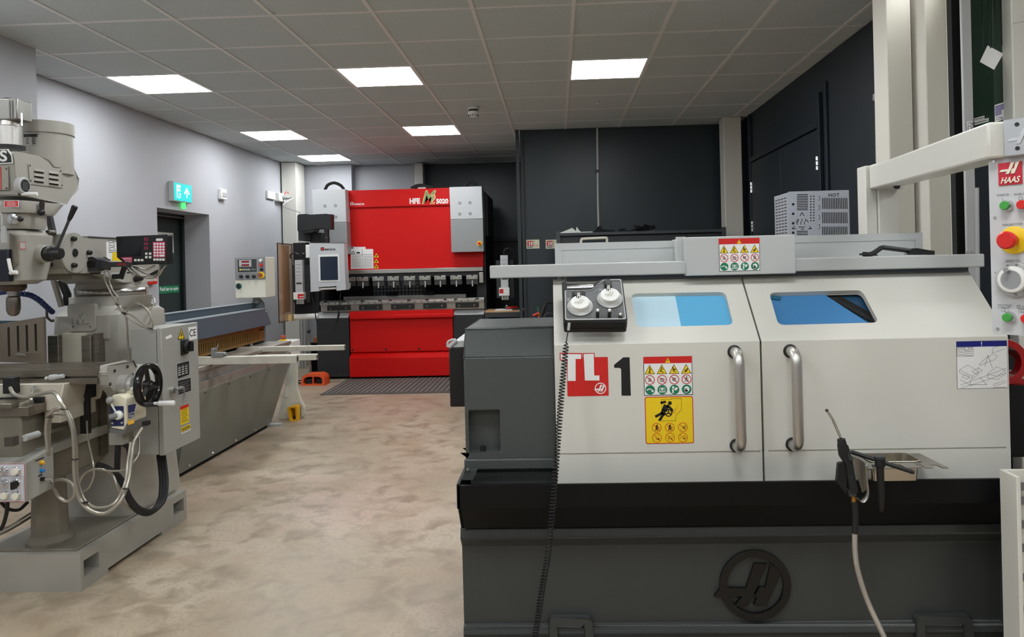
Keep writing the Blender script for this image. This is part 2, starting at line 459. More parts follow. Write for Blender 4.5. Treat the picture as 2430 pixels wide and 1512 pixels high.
q.box(DX, DX + .05, yr - .09, yr - .03, za - .04, za + .07); q.box(DX, DX + .05, yr - .02, yr + .06, za + .0, za + .08); q.box(DX, DX + .04, D0 + .1, D0 + .16, za - .03, za + .08); q.build('closer_arm', midgrey, leaf)
q = MB(); zq = dp(449, 600).z; q.box(DX, DX + .05, yr - .025, yr + .025, zq - .03, zq + .0); q.build('rod_guide', lightgrey, leaf)
q = MB(); za, zb = dp(450, 700).z, dp(450, 735).z
q.box(DX, DX + .06, yr - .05, yr + .03, zb, za); q.plate([[(yr - .05, za), (yr + .03, za), (yr + .1, zb - .1), (yr - .02, zb - .1)]], fd, .06, .05); q.build('bolt_box', lightgrey, leaf, bevel=.006)
q = MB(); u0, u1, v0, v1 = fd.rect(378, 678, 424, 696)
u0, u1 = fd.uv(377, 690)[0], fd.uv(424, 690)[0]
q.plate([rrect(u0, u1, v0, v1)], fd, .004, .003); q.use(1).text('Push bar to open', fd, u0 + .015, v0 + .016, u1 - u0 - .03, (v1 - v0) * .66, .0045, bold=.02)
q.build('push_bar_sign', [green, whiteink], leaf)
q = MB(); u0, u1, v0, v1 = fd.rect(403, 553, 411, 600); u0 -= .25
q.plate([rrect(u0, u1, v0, v1)], fd, .003, .002); q.build('door_notice', paper, leaf)

# ceiling lights
lampm = mat('lamp_diffuser', (255, 255, 255), 0.5, emit=(249, 253, 255), estr=LAMP)
names = ['square ceiling light panel nearest the mill', 'square ceiling light panel in the middle of the front row', 'square ceiling light panel above the lathe, rightmost of the lit panels',
         'square ceiling light panel second along the left wall', 'square ceiling light panel beside the smoke detector', 'square ceiling light panel farthest away by the corner column']
q = MB(); q.box(-.288, .288, -.288, .288, -.001, .004); 
first = None
for k, (i, r) in enumerate(LIGHTS):
    c = (GX0 + .6 * (i + .5), GY0 + .6 * (r + .5), CEIL)
    lab = names[k] if k < 6 else 'square ceiling light panel outside the view'
    if first is None:
        first = thing('ceiling_light', lab, 'light', (0, 0, 0), 'ceiling light panels'); first.location = (0, 0, 0)
        q = MB(); q.plate([rrect(-.288, .288, -.288, .288), rrect(-.280, .280, -.280, .280)], FZd(-.001), 0, .02); q.build('frame', white, first)
        q = MB(); q.box(-.280, .280, -.280, .280, .0, .012); q.build('diffuser', lampm, first)
        t = first
    else:
        t = copy_tree(first)
        tag(t, lab, 'light', 'ceiling light panels' if k < 6 else 'ceiling light panels outside the view')
    t.location = c

# smoke detector and little sensor
c = atz(1123, 255, CEIL)
t = thing('smoke_detector', 'white round smoke detector on the ceiling', 'detector', (c.x, c.y, CEIL))
D = (0, 0, -1)
q = MB(); q.rev([(.058, 0), (.058, .018), (.05, .022)], c, D); q.build('base', white, t)
q = MB(); q.rev([(.046, .022), (.046, .042)], c, D); q.build('vent_band', darkgrey, t)
q = MB(); q.rev([(.052, .042), (.052, .068), (.04, .09), (.03, .093)], c, D); hd = q.build('head', white, t)
for k in range(12):
    a = 2 * math.pi * k / 12; q = MB(); q.box(-.004, .004, -.004, .004, -.008, .008)
    p = Vector((c.x + .046 * math.cos(a), c.y + .046 * math.sin(a), c.z - .079)); q.V = [v + p for v in q.V]; q.build('slot', black, hd)
c = atz(1418, 244, CEIL)
q = MB(); q.rev([(.022, 0), (.022, .006), (.008, .010)], (c.x, c.y, CEIL), D); tag(q.build('ceiling_sensor', white), 'tiny white disc sensor in a ceiling tile near the partition', 'sensor')

# left wall fittings
t = thing('exit_sign', 'lit turquoise running man exit sign above the door', 'sign', atx(440, 455, XL))
signg = mat('sign_green', (30, 190, 190), 0.4, emit=(40, 205, 205), estr=0.55)
signw = mat('sign_white', (235, 250, 248), 0.4, emit=(225, 250, 248), estr=0.75)
p = atx(421, 458, XL + .0)
sy0, sy1 = p.y - .02, p.y + .06
q = MB(); a = at(415, 432, sy0); bq = at(470, 480, sy0)
zx0, zx1 = at(426, 480, sy0).z, at(426, 433, sy0).z
q.box(XL, XL + .05, sy0 - .16, sy0 + .22, zx0, zx1); q.build('housing', lightgrey, t, bevel=.005)
fs = FX(XL + .05)
u0, u1, v0, v1 = sy0 - .145, sy0 + .21, zx0 + .012, zx1 - .012
q = MB(); q.plate([rrect(u0, u1, v0, v1)], fs, .003, .002)
q.use(1); um = u0 + (u1 - u0) * .42; q.plate([rrect(u0 + .05, um - .02, v0 + .025, v1 - .02)], fs, .004)
q.use(0); hc = (u0 + .11, v1 - .055); q.disc(fs, hc, .015, .005)
for a_, b_, w_ in (((.10, -.08), (.085, -.125), .024), ((.085, -.12), (.12, -.15), .016), ((.12, -.15), (.115, -.19), .014), ((.085, -.125), (.06, -.16), .016), ((.06, -.16), (.03, -.165), .014), ((.10, -.085), (.135, -.105), .012), ((.10, -.085), (.07, -.10), .012), ((.07, -.10), (.06, -.13), .012)):
    q.line(fs, (u0 + a_[0], v1 + a_[1]), (u0 + b_[0], v1 + b_[1]), w_, .005)
q.use(1); ax = u0 + (u1 - u0) * .72; q.line(fs, (ax, v0 + .04), (ax, v1 - .05), .02, .004); q.line(fs, (ax - .05, v1 - .1), (ax + .004, v1 - .04), .02, .004); q.line(fs, (ax + .05, v1 - .1), (ax - .004, v1 - .04), .02, .004)
q.build('sign_face', [signg, signw], t)
q = MB(); q.box(XL + .005, XL + .04, u1 - .12, u1 - .10, zx0 - .06, zx0); q.build('status_lamp', mat('status_green', (60, 220, 90), .3, emit=(70, 255, 110), estr=1.5), t)

t = thing('call_point', 'small white wall box with grey button beside the exit sign', 'switch', atx(523, 474, XL))
a, bq = atx(517, 461, XL), atx(530, 461, XL); z1, z0 = atx(523, 449, XL).z, atx(523, 474, XL).z
q = MB(); q.box(XL, XL + .045, a.y, bq.y, z0, z1); q.build('housing', white, t, bevel=.008)
q = MB(); q.box(XL + .045, XL + .05, a.y + .02, bq.y - .02, (z0 + z1) / 2 - .03, (z0 + z1) / 2 + .02); q.build('button', lightgrey, t)
t = thing('wall_socket', 'white double wall socket with plugged in grey connector', 'socket', atx(645, 475, XL))
z1, z0 = atx(645, 456, XL).z, atx(645, 474, XL).z
for n, (xa, xb, dd) in enumerate(((631, 649, .03), (651, 668, .07))):
    ya, yb = atx(xa, 465, XL).y, atx(xb, 465, XL).y
    q = MB(); q.box(XL, XL + dd, ya, yb, z0 - .01 * n, z1); q.build('socket_box', white, t, bevel=.006)
q = MB(); yy = atx(660, 465, XL).y; q.cyl((XL + .07, yy, (z0 + z1) / 2), (XL + .16, yy, (z0 + z1) / 2 - .01), .035, .02); q.build('plug', lightgrey, t)
q = MB(); q.tube([(XL + .1, yy - .03, z1 - .02), (XL + .12, yy - .02, z1 + .02), (XL + .16, yy - .01, z1)], .006, 6); q.build('plug_clip', redp, t)
e = at(713, 505, 9.35); q = MB(); q.tube(catmull([(XL + .15, yy, (z0 + z1) / 2 - .01), (XL + .24, yy - .1, (z0 + z1) / 2 - .03), (XL + .34, 9.5, at(702, 487, 9.5).z), e]), .009, 8); q.build('flex', lightgrey, t)

# partition fittings
fp = FY(PY)
for n, (xa, xb) in enumerate(((1249, 1280), (1295, 1326))):
    u0, u1, v0, v1 = fp.rect(xa, 569, xb, 590)
    q = MB(); q.plate([rrect(u0, u1, v0, v1)], fp, .004, .003)
    q.use(1).plate([rrect(u0 + .012, u0 + .075, v0 + .03, v1 - .012)], fp, .0045)
    q.use(2); q.disc(fp, (u0 + .035, v1 - .03), .009, .005); q.plate([[(u0 + .028, v0 + .035), (u0 + .042, v0 + .035), (u0 + .04, v1 - .04), (u0 + .03, v1 - .04)]], fp, .005); q.plate([[(u0 + .052, v0 + .04), (u0 + .066, v0 + .04), (u0 + .07, v1 - .03), (u0 + .06, v1 - .02), (u0 + .05, v1 - .04)]], fp, .005)
    q.use(3)
    for k in range(4): q.plate([rrect(u0 + .082, u0 + .092, v0 + .016 + k * .02, v0 + .027 + k * .02)], fp, .0045)
    q.plate([rrect(u0 + .012, u0 + .075, v0 + .01, v0 + .024)], fp, .0045)
    q.use(4); q.plate([rrect(u0 + .1, u1 - .012, v0 + .016, v0 + .05)], fp, .0045)
    tag(q.build('fire_equipment_sign', [mat('photolum', (226, 226, 200), .5), redink, whiteink, greyink, mat('pink_ink', (226, 190, 170), .5)]),
        ('cream and red fire equipment sign nearest the press brake', 'cream and red fire equipment sign half hidden by the rack')[n], 'sign', 'fire equipment signs')
t = thing('cable_conduit', 'white vertical conduit pipe with clip on the dark partition', 'pipe', (at(1419, 400, PY).x, PY - .03, 1.0))
q = MB(); p0 = at(1415.5, 304, PY - .03); p1 = at(1421, 560, PY - .03); xx = (p0.x + p1.x) / 2
q.tube([(p0.x + .01, PY - .03, CEIL - .005), (xx, PY - .03, (p0.z + 1.3) / 2), (p1.x, PY - .03, 1.0)], .013, 12); q.build('pipe', lightgrey, t)
q = MB(); z = at(1418, 407, PY).z; q.box(xx - .022, xx + .022, PY - .05, PY, z - .015, z + .015); q.build('clip', black, t)

t = thing('fire_call_point', 'small red and white fire alarm box on the left wall behind the mill turret', 'alarm', atx(356, 675, XL))
ya, yb = atx(350, 667, XL).y, atx(362, 667, XL).y; z1, z0 = atx(356, 659, XL).z, atx(356, 675, XL).z
q = MB(); q.box(XL, XL + .05, ya, yb, z0, z1); q.build('housing', redp, t, bevel=.006)
q = MB(); q.box(XL + .05, XL + .054, ya + .02, yb - .02, (z0 + z1) / 2, z1 - .015); q.build('glass_panel', white, t)
t = thing('floor_pipes', 'pair of thin grey pipes rising beside the corner column', 'pipe', at(719, 890, 10.2))
for px in (715, 722):
    a = at(px - 1, 700, 10.2); q = MB(); q.tube([(a.x, 10.2, .0), (a.x, 10.2, at(px, 575, 10.2).z)], .016, 10); q.build('pipe', lightgrey, t)
# ------------------------------------------------------------------ CNC lathe
lw = mat('lathe_white', (214, 212, 203), 0.38, var=0.015, vscale=3, coat=0.1)
lg = mat('lathe_grey_cover', (188, 191, 190), 0.4)
cast = mat('lathe_charcoal_cast', (72, 76, 75), 0.33, bump=0.35, bscale=240)
castd = mat('lathe_charcoal_base', (60, 63, 62), 0.42, bump=0.12, bscale=160)
panb = mat('chip_pan_black', (8, 9, 11), 0.5, spec=.25)
filmb = mat('window_film_blue', (70, 132, 186), 0.22, spec=0.6)
filmc = mat('window_film_cyan', (98, 178, 222), 0.22, spec=0.6)
reflp = mat('window_reflection_pale', (196, 226, 240), 0.22, spec=0.6)
YL = 2.35
fL = FY(YL)
def lx(px, py=900): return fL.uv(px, py)[0]
def lz(px, py): return fL.uv(px, py)[1]
LAT = thing('cnc_lathe', 'white and charcoal cnc lathe with two sliding doors', 'lathe', (.55, 2.7, 0))
XD0, XM, XD1 = lx(1318, 950), lx(1808.5, 950), lx(2396, 950)
ZB, ZC = .688, 1.136
ZG = (lz(1500, 1075) + lz(2100, 1070)) / 2
YT = 2.58; ZT = at(1760, 653, YT).z
# body behind the doors
b = MB(); b.plate([[(-YT - .02, 1.25), (-2.42, 1.10), (-2.42, .60), (-3.25, .60), (-3.25, 1.25)]], FXn(XD0 + .01), 0, (XD1 - XD0 - .03))
b.build('enclosure_body', panb, LAT)
# top plate behind slanted doors
fs = Fr((0, YL, ZC), (1, 0, 0), (0, YT - YL, ZT - ZC))
SL = math.hypot(YT - YL, ZT - ZC)
winL = roundpoly(fs.uvs([(1497, 697), (1721, 693), (1741, 771), (1512, 777)]), .022)
winR = roundpoly(fs.uvs([(1825, 695), (2046, 689), (2087, 766), (1847, 772)]), .022)
def door(n, x0, x1, slant_u0, slant_u1, hole, gx0, gx1):
    q = MB()
    q.plate([[(x0, ZG + .004), (x1, ZG + .004), (x1, ZC), (x0, ZC)]], fL, 0, .018)
    q.plate([[(x0, ZB), (x1, ZB), (x1, ZG - .001), (x0, ZG - .001)]], fL, 0, .018)
    q.box(gx0, gx1, YL + .006, YL + .017, ZG - .006, ZG + .008)
    q.plate([[(x0, ZG - .002), (gx0, ZG - .002), (gx0, ZG + .005), (x0, ZG + .005)]], fL, 0, .01)
    q.plate([[(gx1, ZG - .002), (x1, ZG - .002), (x1, ZG + .005), (gx1, ZG + .005)]], fL, 0, .01)
    q.plate([[(slant_u0, 0), (slant_u1[0], 0), (slant_u1[1], SL), (slant_u0, SL)], list(reversed(hole))], fs, 0, .018)
    return q.build('door', lw, LAT, bevel=.0035, label=('left sliding door with model stickers', 'right sliding door with lubrication chart')[n])
xcut = fs.uv(2302, 648)[0]
dL = door(0, XD0, XM - .003, XD0, (XM - .003, XM - .003), winL, lx(1326, 1075), lx(1803, 1075))
dR = door(1, XM + .003, XD1, XM + .003, (XD1, xcut), winR, lx(1824, 1075), lx(2388, 1072))
# windows: film covered panes
q = MB(); xs = fs.uv(1611, 735)[0]
us = [p[0] for p in winL]; vs = [p[1] for p in winL]
q.plate([rrect(min(us) - .01, max(us) + .01, min(vs) - .012, max(vs) + .012)], fs, -.017, .004); q.build('window_pane', filmc, dL)
q = MB(); q.plate([rrect(min(us) - .008, xs, min(vs) - .01, max(vs) + .004)], fs, -.0155, .001); q.build('pane_reflection', reflp, dL, label='pale protective film half')  # bright reflection over half the pane, put in as a pale sheet
q = MB(); us = [p[0] for p in winR]; vs = [p[1] for p in winR]
u_a, v_t = fs.uv(1952, 690); u_b, v_b = fs.uv(2090, 775)
q.plate([[(min(us) - .01, min(vs) - .012), (u_b + .005, min(vs) - .012), (u_b, v_b), (u_a, v_t + .012), (min(us) - .01, v_t + .012)]], fs, -.017, .004); q.build('window_pane', filmb, dR)
q = MB(); q.plate([rrect(u_a - .03, max(us) + .02, min(vs) - .01, max(vs) + .012)], fs, -.03, .003); q.build('dark_pane', mat('pane_dark', (38, 74, 104), .15), dR)
# drag chain behind the pane
p0 = Vector(fs.uv(1968, 682)); p1 = Vector(fs.uv(2102, 757)); dd = (p1 - p0).normalized(); ee = Vector((-dd.y, dd.x))
ch = MB(); ch.line(fs, tuple(p0), tuple(p1), .036, -.026, .003); chain = ch.build('cable_chain', blackm, dR)
ln = (p1 - p0).length
q = MB()
for k in range(26):
    c = p0 + dd * (ln * (k + .5) / 26) - ee * .009
    q.line(fs, tuple(c - ee * .007 + dd * .002), tuple(c + ee * .007 - dd * .002), .0022, -.0245, .0015)
q.build('chain_links', darkgrey, dR)
q = MB(); q.plate([fs.uvs([(1826, 698), (1838, 695), (1856, 699), (1853, 706), (1830, 702)])], fs, -.012, .001); q.build('peeling_film', mat('film_teal', (40, 100, 130), .2), dR)
# tubular handles
for dr, xt, xb, yt, yb in ((dL, 1741, 1749, 835, 1057), (dR, 1874, 1881, 833, 1054)):
    zt_, zb_ = lz(xt, yt), lz(xb, yb); hx = (lx(xt, yt) + lx(xb, yb)) / 2
    R = .035; out = .062; pts = [(hx, YL, zt_)]
    for k in range(7):
        a = math.pi / 2 * k / 6; pts.append((hx, YL - out + R - R * math.sin(a) + 0, zt_ - R + R * math.cos(a)))
    for k in range(7):
        a = math.pi / 2 * k / 6; pts.append((hx, YL - out + R - R * math.cos(a), zb_ + R - R * math.sin(a)))
    pts.append((hx, YL, zb_))
    q = MB(); q.tube(pts, .0165, 18); h = q.build('handle', brushed, dr)
    for zz in (zt_, zb_):
        q = MB(); q.rev([(.0215, 0), (.0215, .004), (.018, .006)], (hx, YL, zz), (0, -1, 0)); q.build('rosette', black, h)

# stickers
def warning_icons(q, fr, c, r, kind, k, L):
    """k: pictogram number; materials 0 white 1 red 2 yellow 3 black 4 green"""
    x, y = c
    if kind == 'tri':
        q.use(3).plate([[(x - r, y - r * .85), (x + r, y - r * .85), (x, y + r)]], fr, L)
        q.use(2).plate([[(x - r * .84, y - r * .75), (x + r * .84, y - r * .75), (x, y + r * .8)]], fr, L + .0003)
        q.use(3); w = r * .14; L2 = L + .0006
        sh = ([((0, .25), (0, -.2)), ((0, -.2), (-.2, -.65)), ((0, -.2), (.15, -.65)), ((0, .15), (.3, 0))],
              [((-.1, .2), (-.2, -.3)), ((-.2, -.3), (.35, -.55)), ((-.1, .1), (.3, .1)), ((-.15, -.1), (-.4, -.4))],
              [((-.2, .3), (-.15, -.3)), ((-.15, -.3), (.35, -.55)), ((-.15, .1), (.4, 0)), ((-.15, 0), (.2, -.2))],
              [((.25, .2), (-.1, -.4)), ((.3, .1), (-.05, -.5)), ((-.35, -.1), (-.1, -.3)), ((-.4, -.5), (-.1, -.4))])[k]
        for a, bq in sh: q.line(fr, (x + a[0] * r, y + a[1] * r), (x + bq[0] * r, y + bq[1] * r), w, L2)
        if k < 3: q.disc(fr, (x + (0, -.05, -.18)[k] * r, y + .38 * r), r * .13, L2, n=10)
    elif kind == 'no':
        q.use(3); L2 = L + .0003; w = r * .12
        sh = ([((-.4, .3), (.1, .35)), ((.1, .35), (.3, -.2)), ((-.3, -.4), (.2, -.1)), ((-.1, .1), (-.3, -.2))],
              [((-.6, -.05), (.6, 0)), ((-.3, .3), (.4, .25)), ((-.4, -.4), (.3, -.35))],
              [((-.3, .3), (.4, .2)), ((.1, .1), (.4, -.5)), ((-.4, -.1), (.1, -.3)), ((-.2, .4), (-.3, -.2))],
              [((0, .35), (-.05, -.1)), ((-.05, -.1), (-.4, -.5)), ((-.05, -.1), (.3, -.5)), ((-.4, .05), (.4, .2))])[k]
        for a, bq in sh: q.line(fr, (x + a[0] * r, y + a[1] * r), (x + bq[0] * r, y + bq[1] * r), w, L2)
        if k == 3: q.disc(fr, (x + .02 * r, y + .5 * r), r * .13, L2, n=10)
        q.use(1).ring(fr, c, r * .86, r, L + .0005, n=20); q.line(fr, (x - r * .66, y + r * .66), (x + r * .66, y - r * .66), r * .12, L + .0006)
    else:
        q.use(4).disc(fr, c, r, L, n=20); q.use(0); L2 = L + .0003
        if k == 0:
            q.line(fr, (x - .75 * r, y - .05 * r), (x - .1 * r, y + .25 * r), .2 * r, L2); q.line(fr, (x - .1 * r, y + .25 * r), (x + .5 * r, y - .1 * r), .2 * r, L2); q.disc(fr, (x + .5 * r, y - .25 * r), .25 * r, L2, n=10)
        elif k == 1:
            q.frame(fr, x - .6 * r, x + .6 * r, y - .35 * r, y + .45 * r, .1 * r, L2); q.plate([rrect(x - .25 * r, x + .25 * r, y - .1 * r, y + .3 * r)], fr, L2); q.line(fr, (x - .7 * r, y - .5 * r), (x + .7 * r, y - .5 * r), .12 * r, L2)
        elif k == 2:
            q.disc(fr, (x - .25 * r, y + .45 * r), .25 * r, L2, n=10); q.line(fr, (x - .35 * r, y + .1 * r), (x - .3 * r, y - .7 * r), .3 * r, L2); q.plate([[(x - .1 * r, y), (x + .3 * r, y + .5 * r), (x + .75 * r, y + .3 * r), (x + .3 * r, y - .25 * r)]], fr, L2)
        else:
            q.disc(fr, (x, y + .05 * r), .58 * r, L2, n=16); q.plate([rrect(x - .4 * r, x + .2 * r, y - .65 * r, y - .1 * r)], fr, L2)
            q.use(4).plate([rrect(x - .7 * r, x + .1 * r, y + .0 * r, y + .18 * r)], fr, L2 + .0003); q.use(0)
INKS = [whiteink, redink, yellow, blackink, green]
def safety_label(fr, x0, y0, x1, y1, name, parent):
    u0, u1, v0, v1 = fr.rect(x0, y0, x1, y1); w = u1 - u0; h = v1 - v0; q = MB()
    q.use(3).plate([rrect(u0, u1, v0, v1)], fr, .0006); q.use(0).plate([rrect(u0 + .012 * w, u1 - .012 * w, v0 + .012 * w, v1 - .012 * w)], fr, .0010)
    q.use(1).plate([rrect(u0, u1, v1 - h * .175, v1)], fr, .0013)
    cx = (u0 + u1) / 2; t = h * .065
    q.use(2).plate([[(cx - t, v1 - h * .16), (cx + t, v1 - h * .16), (cx, v1 - h * .03)]], fr, .0016); q.use(3).plate([rrect(cx - t * .13, cx + t * .13, v1 - h * .125, v1 - h * .07)], fr, .0019)
    for k in range(4):
        c = u0 + w * (.125 + .25 * k)
        warning_icons(q, fr, (c, v0 + h * .665), w * .108, 'tri', k, .0013)
        warning_icons(q, fr, (c, v0 + h * .405), w * .10, 'no', k, .0013)
        warning_icons(q, fr, (c, v0 + h * .145), w * .10, 'ok', k, .0013)
    return q.build(name, INKS, parent, smooth=False, label='red, yellow and green safety pictogram label')
safety_label(fL, 1527.5, 846, 1643, 938, 'safety_label', dL)
# yellow entanglement label
u0, u1, v0, v1 = fL.rect(1531, 941, 1645.5, 1053); w = u1 - u0; h = v1 - v0; q = MB()
q.use(1).plate([rrect(u0, u1, v0, v1, .008)], fL, .0006); q.use(2).plate([rrect(u0 + .0025, u1 - .0025, v0 + .0025, v1 - .0025, .006)], fL, .001)
def P(a, c): return (u0 + a * w, v0 + c * h)
q.use(3)
for seq in ([(.34, .94), (.555, .94)], [(.555, .955), (.76, .955)], [(.76, .955), (.76, .72)], [(.76, .72), (.635, .6)], [(.635, .6), (.635, .485)], [(.635, .485), (.35, .485)], [(.35, .94), (.35, .485)], [(.555, .94), (.555, .955)]):
    q.line(fL, P(*seq[0]), P(*seq[1]), .0009, .0013)
q.disc(fL, P(.52, .86), w * .042, .0014, n=14)
for a, c, ww in (((.45, .82), (.40, .70), .115), ((.40, .72), (.36, .62), .1), ((.37, .66), (.21, .575), .055), ((.39, .64), (.29, .49), .055), ((.44, .89), (.34, .87), .05), ((.36, .89), (.33, .855), .04), ((.46, .82), (.56, .72), .05), ((.57, .73), (.55, .67), .045)):
    q.line(fL, P(*a), P(*c), ww * w, .0014)
q.ring(fL, P(.485, .655), w * .06, w * .08, .0017, n=18)
for k in range(3):
    a = math.pi / 2 + k * 2.094; q.line(fL, P(.485, .655), (P(.485, .655)[0] + w * .065 * math.cos(a), P(.485, .655)[1] + w * .065 * math.sin(a)), w * .025, .0017)
q.use(1)
for k in range(5): q.line(fL, P(.57 + .02 * k, .64 + .035 * k), P(.62 + .012 * k, .66 + .03 * k), .001, .0016)
for r_ in range(2):
    for k in range(3):
        c = P(.235 + .27 * k, .345 - .215 * r_); r = w * .098
        q.use(3)
        random.seed(r_ * 3 + k)
        if r_ == 0 and k < 2:
            q.disc(fL, (c[0] + .1 * r, c[1] + .5 * r), r * .16, .0014, n=10); q.line(fL, (c[0], c[1] + .4 * r), (c[0] - .05 * r, c[1] - .15 * r), r * .4, .0014); q.line(fL, (c[0], c[1] - .1 * r), (c[0] - .3 * r, c[1] - .65 * r), r * .2, .0014); q.line(fL, (c[0], c[1] + .2 * r), (c[0] + .6 * r, c[1] - .1 * r), r * .16, .0014); q.line(fL, (c[0], c[1] - .1 * r), (c[0] + .25 * r, c[1] - .6 * r), r * .2, .0014)
        else:
            for _ in range(6):
                a = random.uniform(-.55, .5) * r; bq = random.uniform(-.5, .5) * r; q.line(fL, (c[0] + a, c[1] + bq), (c[0] + a + random.uniform(.1, .4) * r, c[1] + bq + random.uniform(-.3, .3) * r), r * .09, .0014)
            q.plate([rrect(c[0] + .1 * r, c[0] + .45 * r, c[1] - .35 * r, c[1] - .1 * r)], fL, .0014)
        q.use(1).ring(fL, c, r * .9, r, .0016, n=22); q.line(fL, (c[0] - .68 * r, c[1] + .68 * r), (c[0] + .68 * r, c[1] - .68 * r), r * .1, .0017)
q.build('entanglement_label', INKS, dL, smooth=False, label='yellow entanglement warning label')
# TL 1 badge
q = MB(); r_ = fL.rect(1345.5, 848, 1443.5, 940)
q.use(1).plate([rrect(*r_, .003)], fL, .0006)
def PX(*pts): return fL.uvs(pts)
Tout = PX((1328, 837.5), (1381.5, 838), (1381.5, 854), (1367, 854), (1367, 905), (1346, 905), (1346, 855), (1328.5, 855.5))
Tin = PX((1330, 840), (1379, 840.5), (1379, 852), (1366, 852), (1366, 904), (1347, 904), (1347, 853), (1330.5, 853.5))
Lout = PX((1382.5, 838), (1411, 837.5), (1412, 889.5), (1424, 889.5), (1424, 904), (1386, 904.5))
Lin = PX((1385, 840), (1409, 839.5), (1410, 891), (1422.5, 891), (1422.5, 903), (1388, 903))
q.use(1).plate([Tout], fL, .0007).plate([Lout], fL, .00075)
q.use(0).plate([Tin], fL, .0012).plate([Lin], fL, .0012)
def haas_mark(q, fr, c, r, L, thick=0.0, ringw=.2):
    x, y = c; q.ring(fr, c, r * (1 - ringw), r, L, thick, n=36)
    s = r
    A = [(-.02, .62), (.34, .62), (-.22, -.56), (-.58, -.56), (-.38, -.30), (-1.16, -.30), (-.98, -.06), (-.26, -.06)]
    B = [(.44, .62), (.74, .40), (.30, -.56), (-.06, -.56), (.04, -.34), (-.02, -.26), (.12, -.04), (.28, -.04)]
    q.plate([[(x + a * s, y + bq * s) for a, bq in A]], fr, L + .0002, thick); q.plate([[(x + a * s, y + bq * s) for a, bq in B]], fr, L + .0002, thick)
haas_mark(q, fL, fL.uv(1425, 921.5), .018, .0012, ringw=.16)
q.build('model_badge', INKS, dL, smooth=False, label='red badge lettered TL with round emblem')
q = MB(); q.plate([PX((1457, 866), (1479, 848), (1494, 848), (1497, 939), (1475, 939), (1474, 876), (1470, 873), (1457.5, 873))], fL, .0006)
q.build('model_numeral', blackink, dL, label='black numeral 1')
# lubrication chart
u0, u1, v0, v1 = fL.rect(2270, 809, 2390.5, 922); w = u1 - u0; h = v1 - v0; q = MB()
q.use(2).plate([rrect(u0, u1, v0, v1)], fL, .0006); q.use(0).plate([rrect(u0 + .001, u1 - .001, v0 + .001, v1 - .001)], fL, .001); q.use(1).plate([rrect(u0 + .001, u1 - .001, v1 - .12 * h, v1 - .001)], fL, .0013)
q.use(0).text('!', fL, u0 + .485 * w, v1 - .105 * h, .02 * w, .09 * h, .0016, bold=.02)
q.use(2); q.frame(fL, u0 + .01 * w, u0 + .33 * w, v1 - .32 * h, v1 - .125 * h, .0008, .0013); q.line(fL, P(.17, .68), P(.17, .875), .0008, .0013); q.line(fL, P(.01, .82), P(.33, .82), .0008, .0013)
for k, s in enumerate(('Vactra', 'Oil #2')): q.text(s, fL, u0 + .03 * w, v0 + (.76 - .06 * k) * h, .12 * w, .035 * h, .0013)
for k, s in enumerate(('Mobil 1', 'Synthetic', 'Grease')): q.text(s, fL, u0 + .185 * w, v0 + (.775 - .045 * k) * h, .13 * w, .03 * h, .0013)
for k in range(5): q.ring(fL, P(.045 + .05 * k + (.05 if k > 2 else 0), .85), .0015, .0025, .0013, n=8)
def SEG(pts, wd=.0008):
    for a, c in zip(pts, pts[1:]): q.line(fL, P(*a), P(*c), wd, .0013)
SEG([(.05, .4), (.22, .5), (.42, .36), (.3, .26), (.05, .4)]); SEG([(.05, .4), (.05, .34), (.3, .2), (.42, .3), (.42, .36)]); SEG([(.3, .26), (.3, .2)])
SEG([(.3, .36), (.42, .44), (.5, .38), (.38, .3), (.3, .36)]); SEG([(.42, .44), (.42, .38)]); SEG([(.6, .3), (.78, .45), (.95, .38), (.8, .25), (.6, .3)]); SEG([(.6, .3), (.6, .22), (.8, .18), (.95, .3), (.95, .38)])
SEG([(.45, .48), (.6, .55), (.75, .6), (.8, .68), (.72, .72), (.58, .64), (.45, .52), (.45, .48)]); SEG([(.7, .74), (.95, .82)]); SEG([(.72, .84), (.96, .93)]); SEG([(.7, .74), (.72, .84)])
SEG([(.62, .7), (.55, .46)], .001); SEG([(.62, .7), (.7, .42)], .001); SEG([(.25, .08), (.58, .08), (.44, .24)], .001); SEG([(.25, .08), (.27, .19)], .001)
SEG([(.06, .08), (.5, .24), (.98, .42)]); SEG([(.08, .02), (.6, .18), (.98, .32)]); SEG([(.05, .2), (.3, .05)]); SEG([(.7, .08), (.95, .16)]); SEG([(.72, .04), (.96, .12)]); SEG([(.1, .25), (.2, .2), (.25, .26), (.15, .3), (.1, .25)])
SEG([(.7, .015), (.96, .02)], .001)
q.build('lubrication_chart', [whiteink, blueink, mat('chart_ink', (70, 72, 76), .6)], dR, smooth=False, label='white lubrication chart with blue header')

# sliding roof cover, middle box and rear guards
YC_ = 2.53
a, c_, d_, e_ = FY(YC_).rect(1162, 617 + 11, 2337, 637)
b = MB(); za = (at(1162, 628, YC_).z + at(2337, 605, YC_).z) / 2; zb = (at(1162, 658, YC_).z + at(2337, 637, YC_).z) / 2
b.box(at(1162, 643, YC_).x, at(2337, 621, YC_).x, YC_, YC_ + .10, zb, za); b.build('roof_rail', lg, LAT, bevel=.004)
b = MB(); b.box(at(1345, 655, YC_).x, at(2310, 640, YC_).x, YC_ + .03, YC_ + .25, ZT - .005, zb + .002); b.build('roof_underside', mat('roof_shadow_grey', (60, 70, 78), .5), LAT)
YM = 2.515
b = MB(); mx0, mx1 = at(1628, 610, YM).x, at(1888, 600, YM).x; mz0, mz1 = at(1760, 652, YM).z, at(1758, 560, YM).z
b.box(mx0, mx1, YM, YM + .3, mz0, mz1); mb_ = b.build('roof_box', lg, LAT, bevel=.003)
safety_label(FY(YM), 1706, 565.5, 1803, 643.5, 'safety_label', mb_)
YR = 2.78
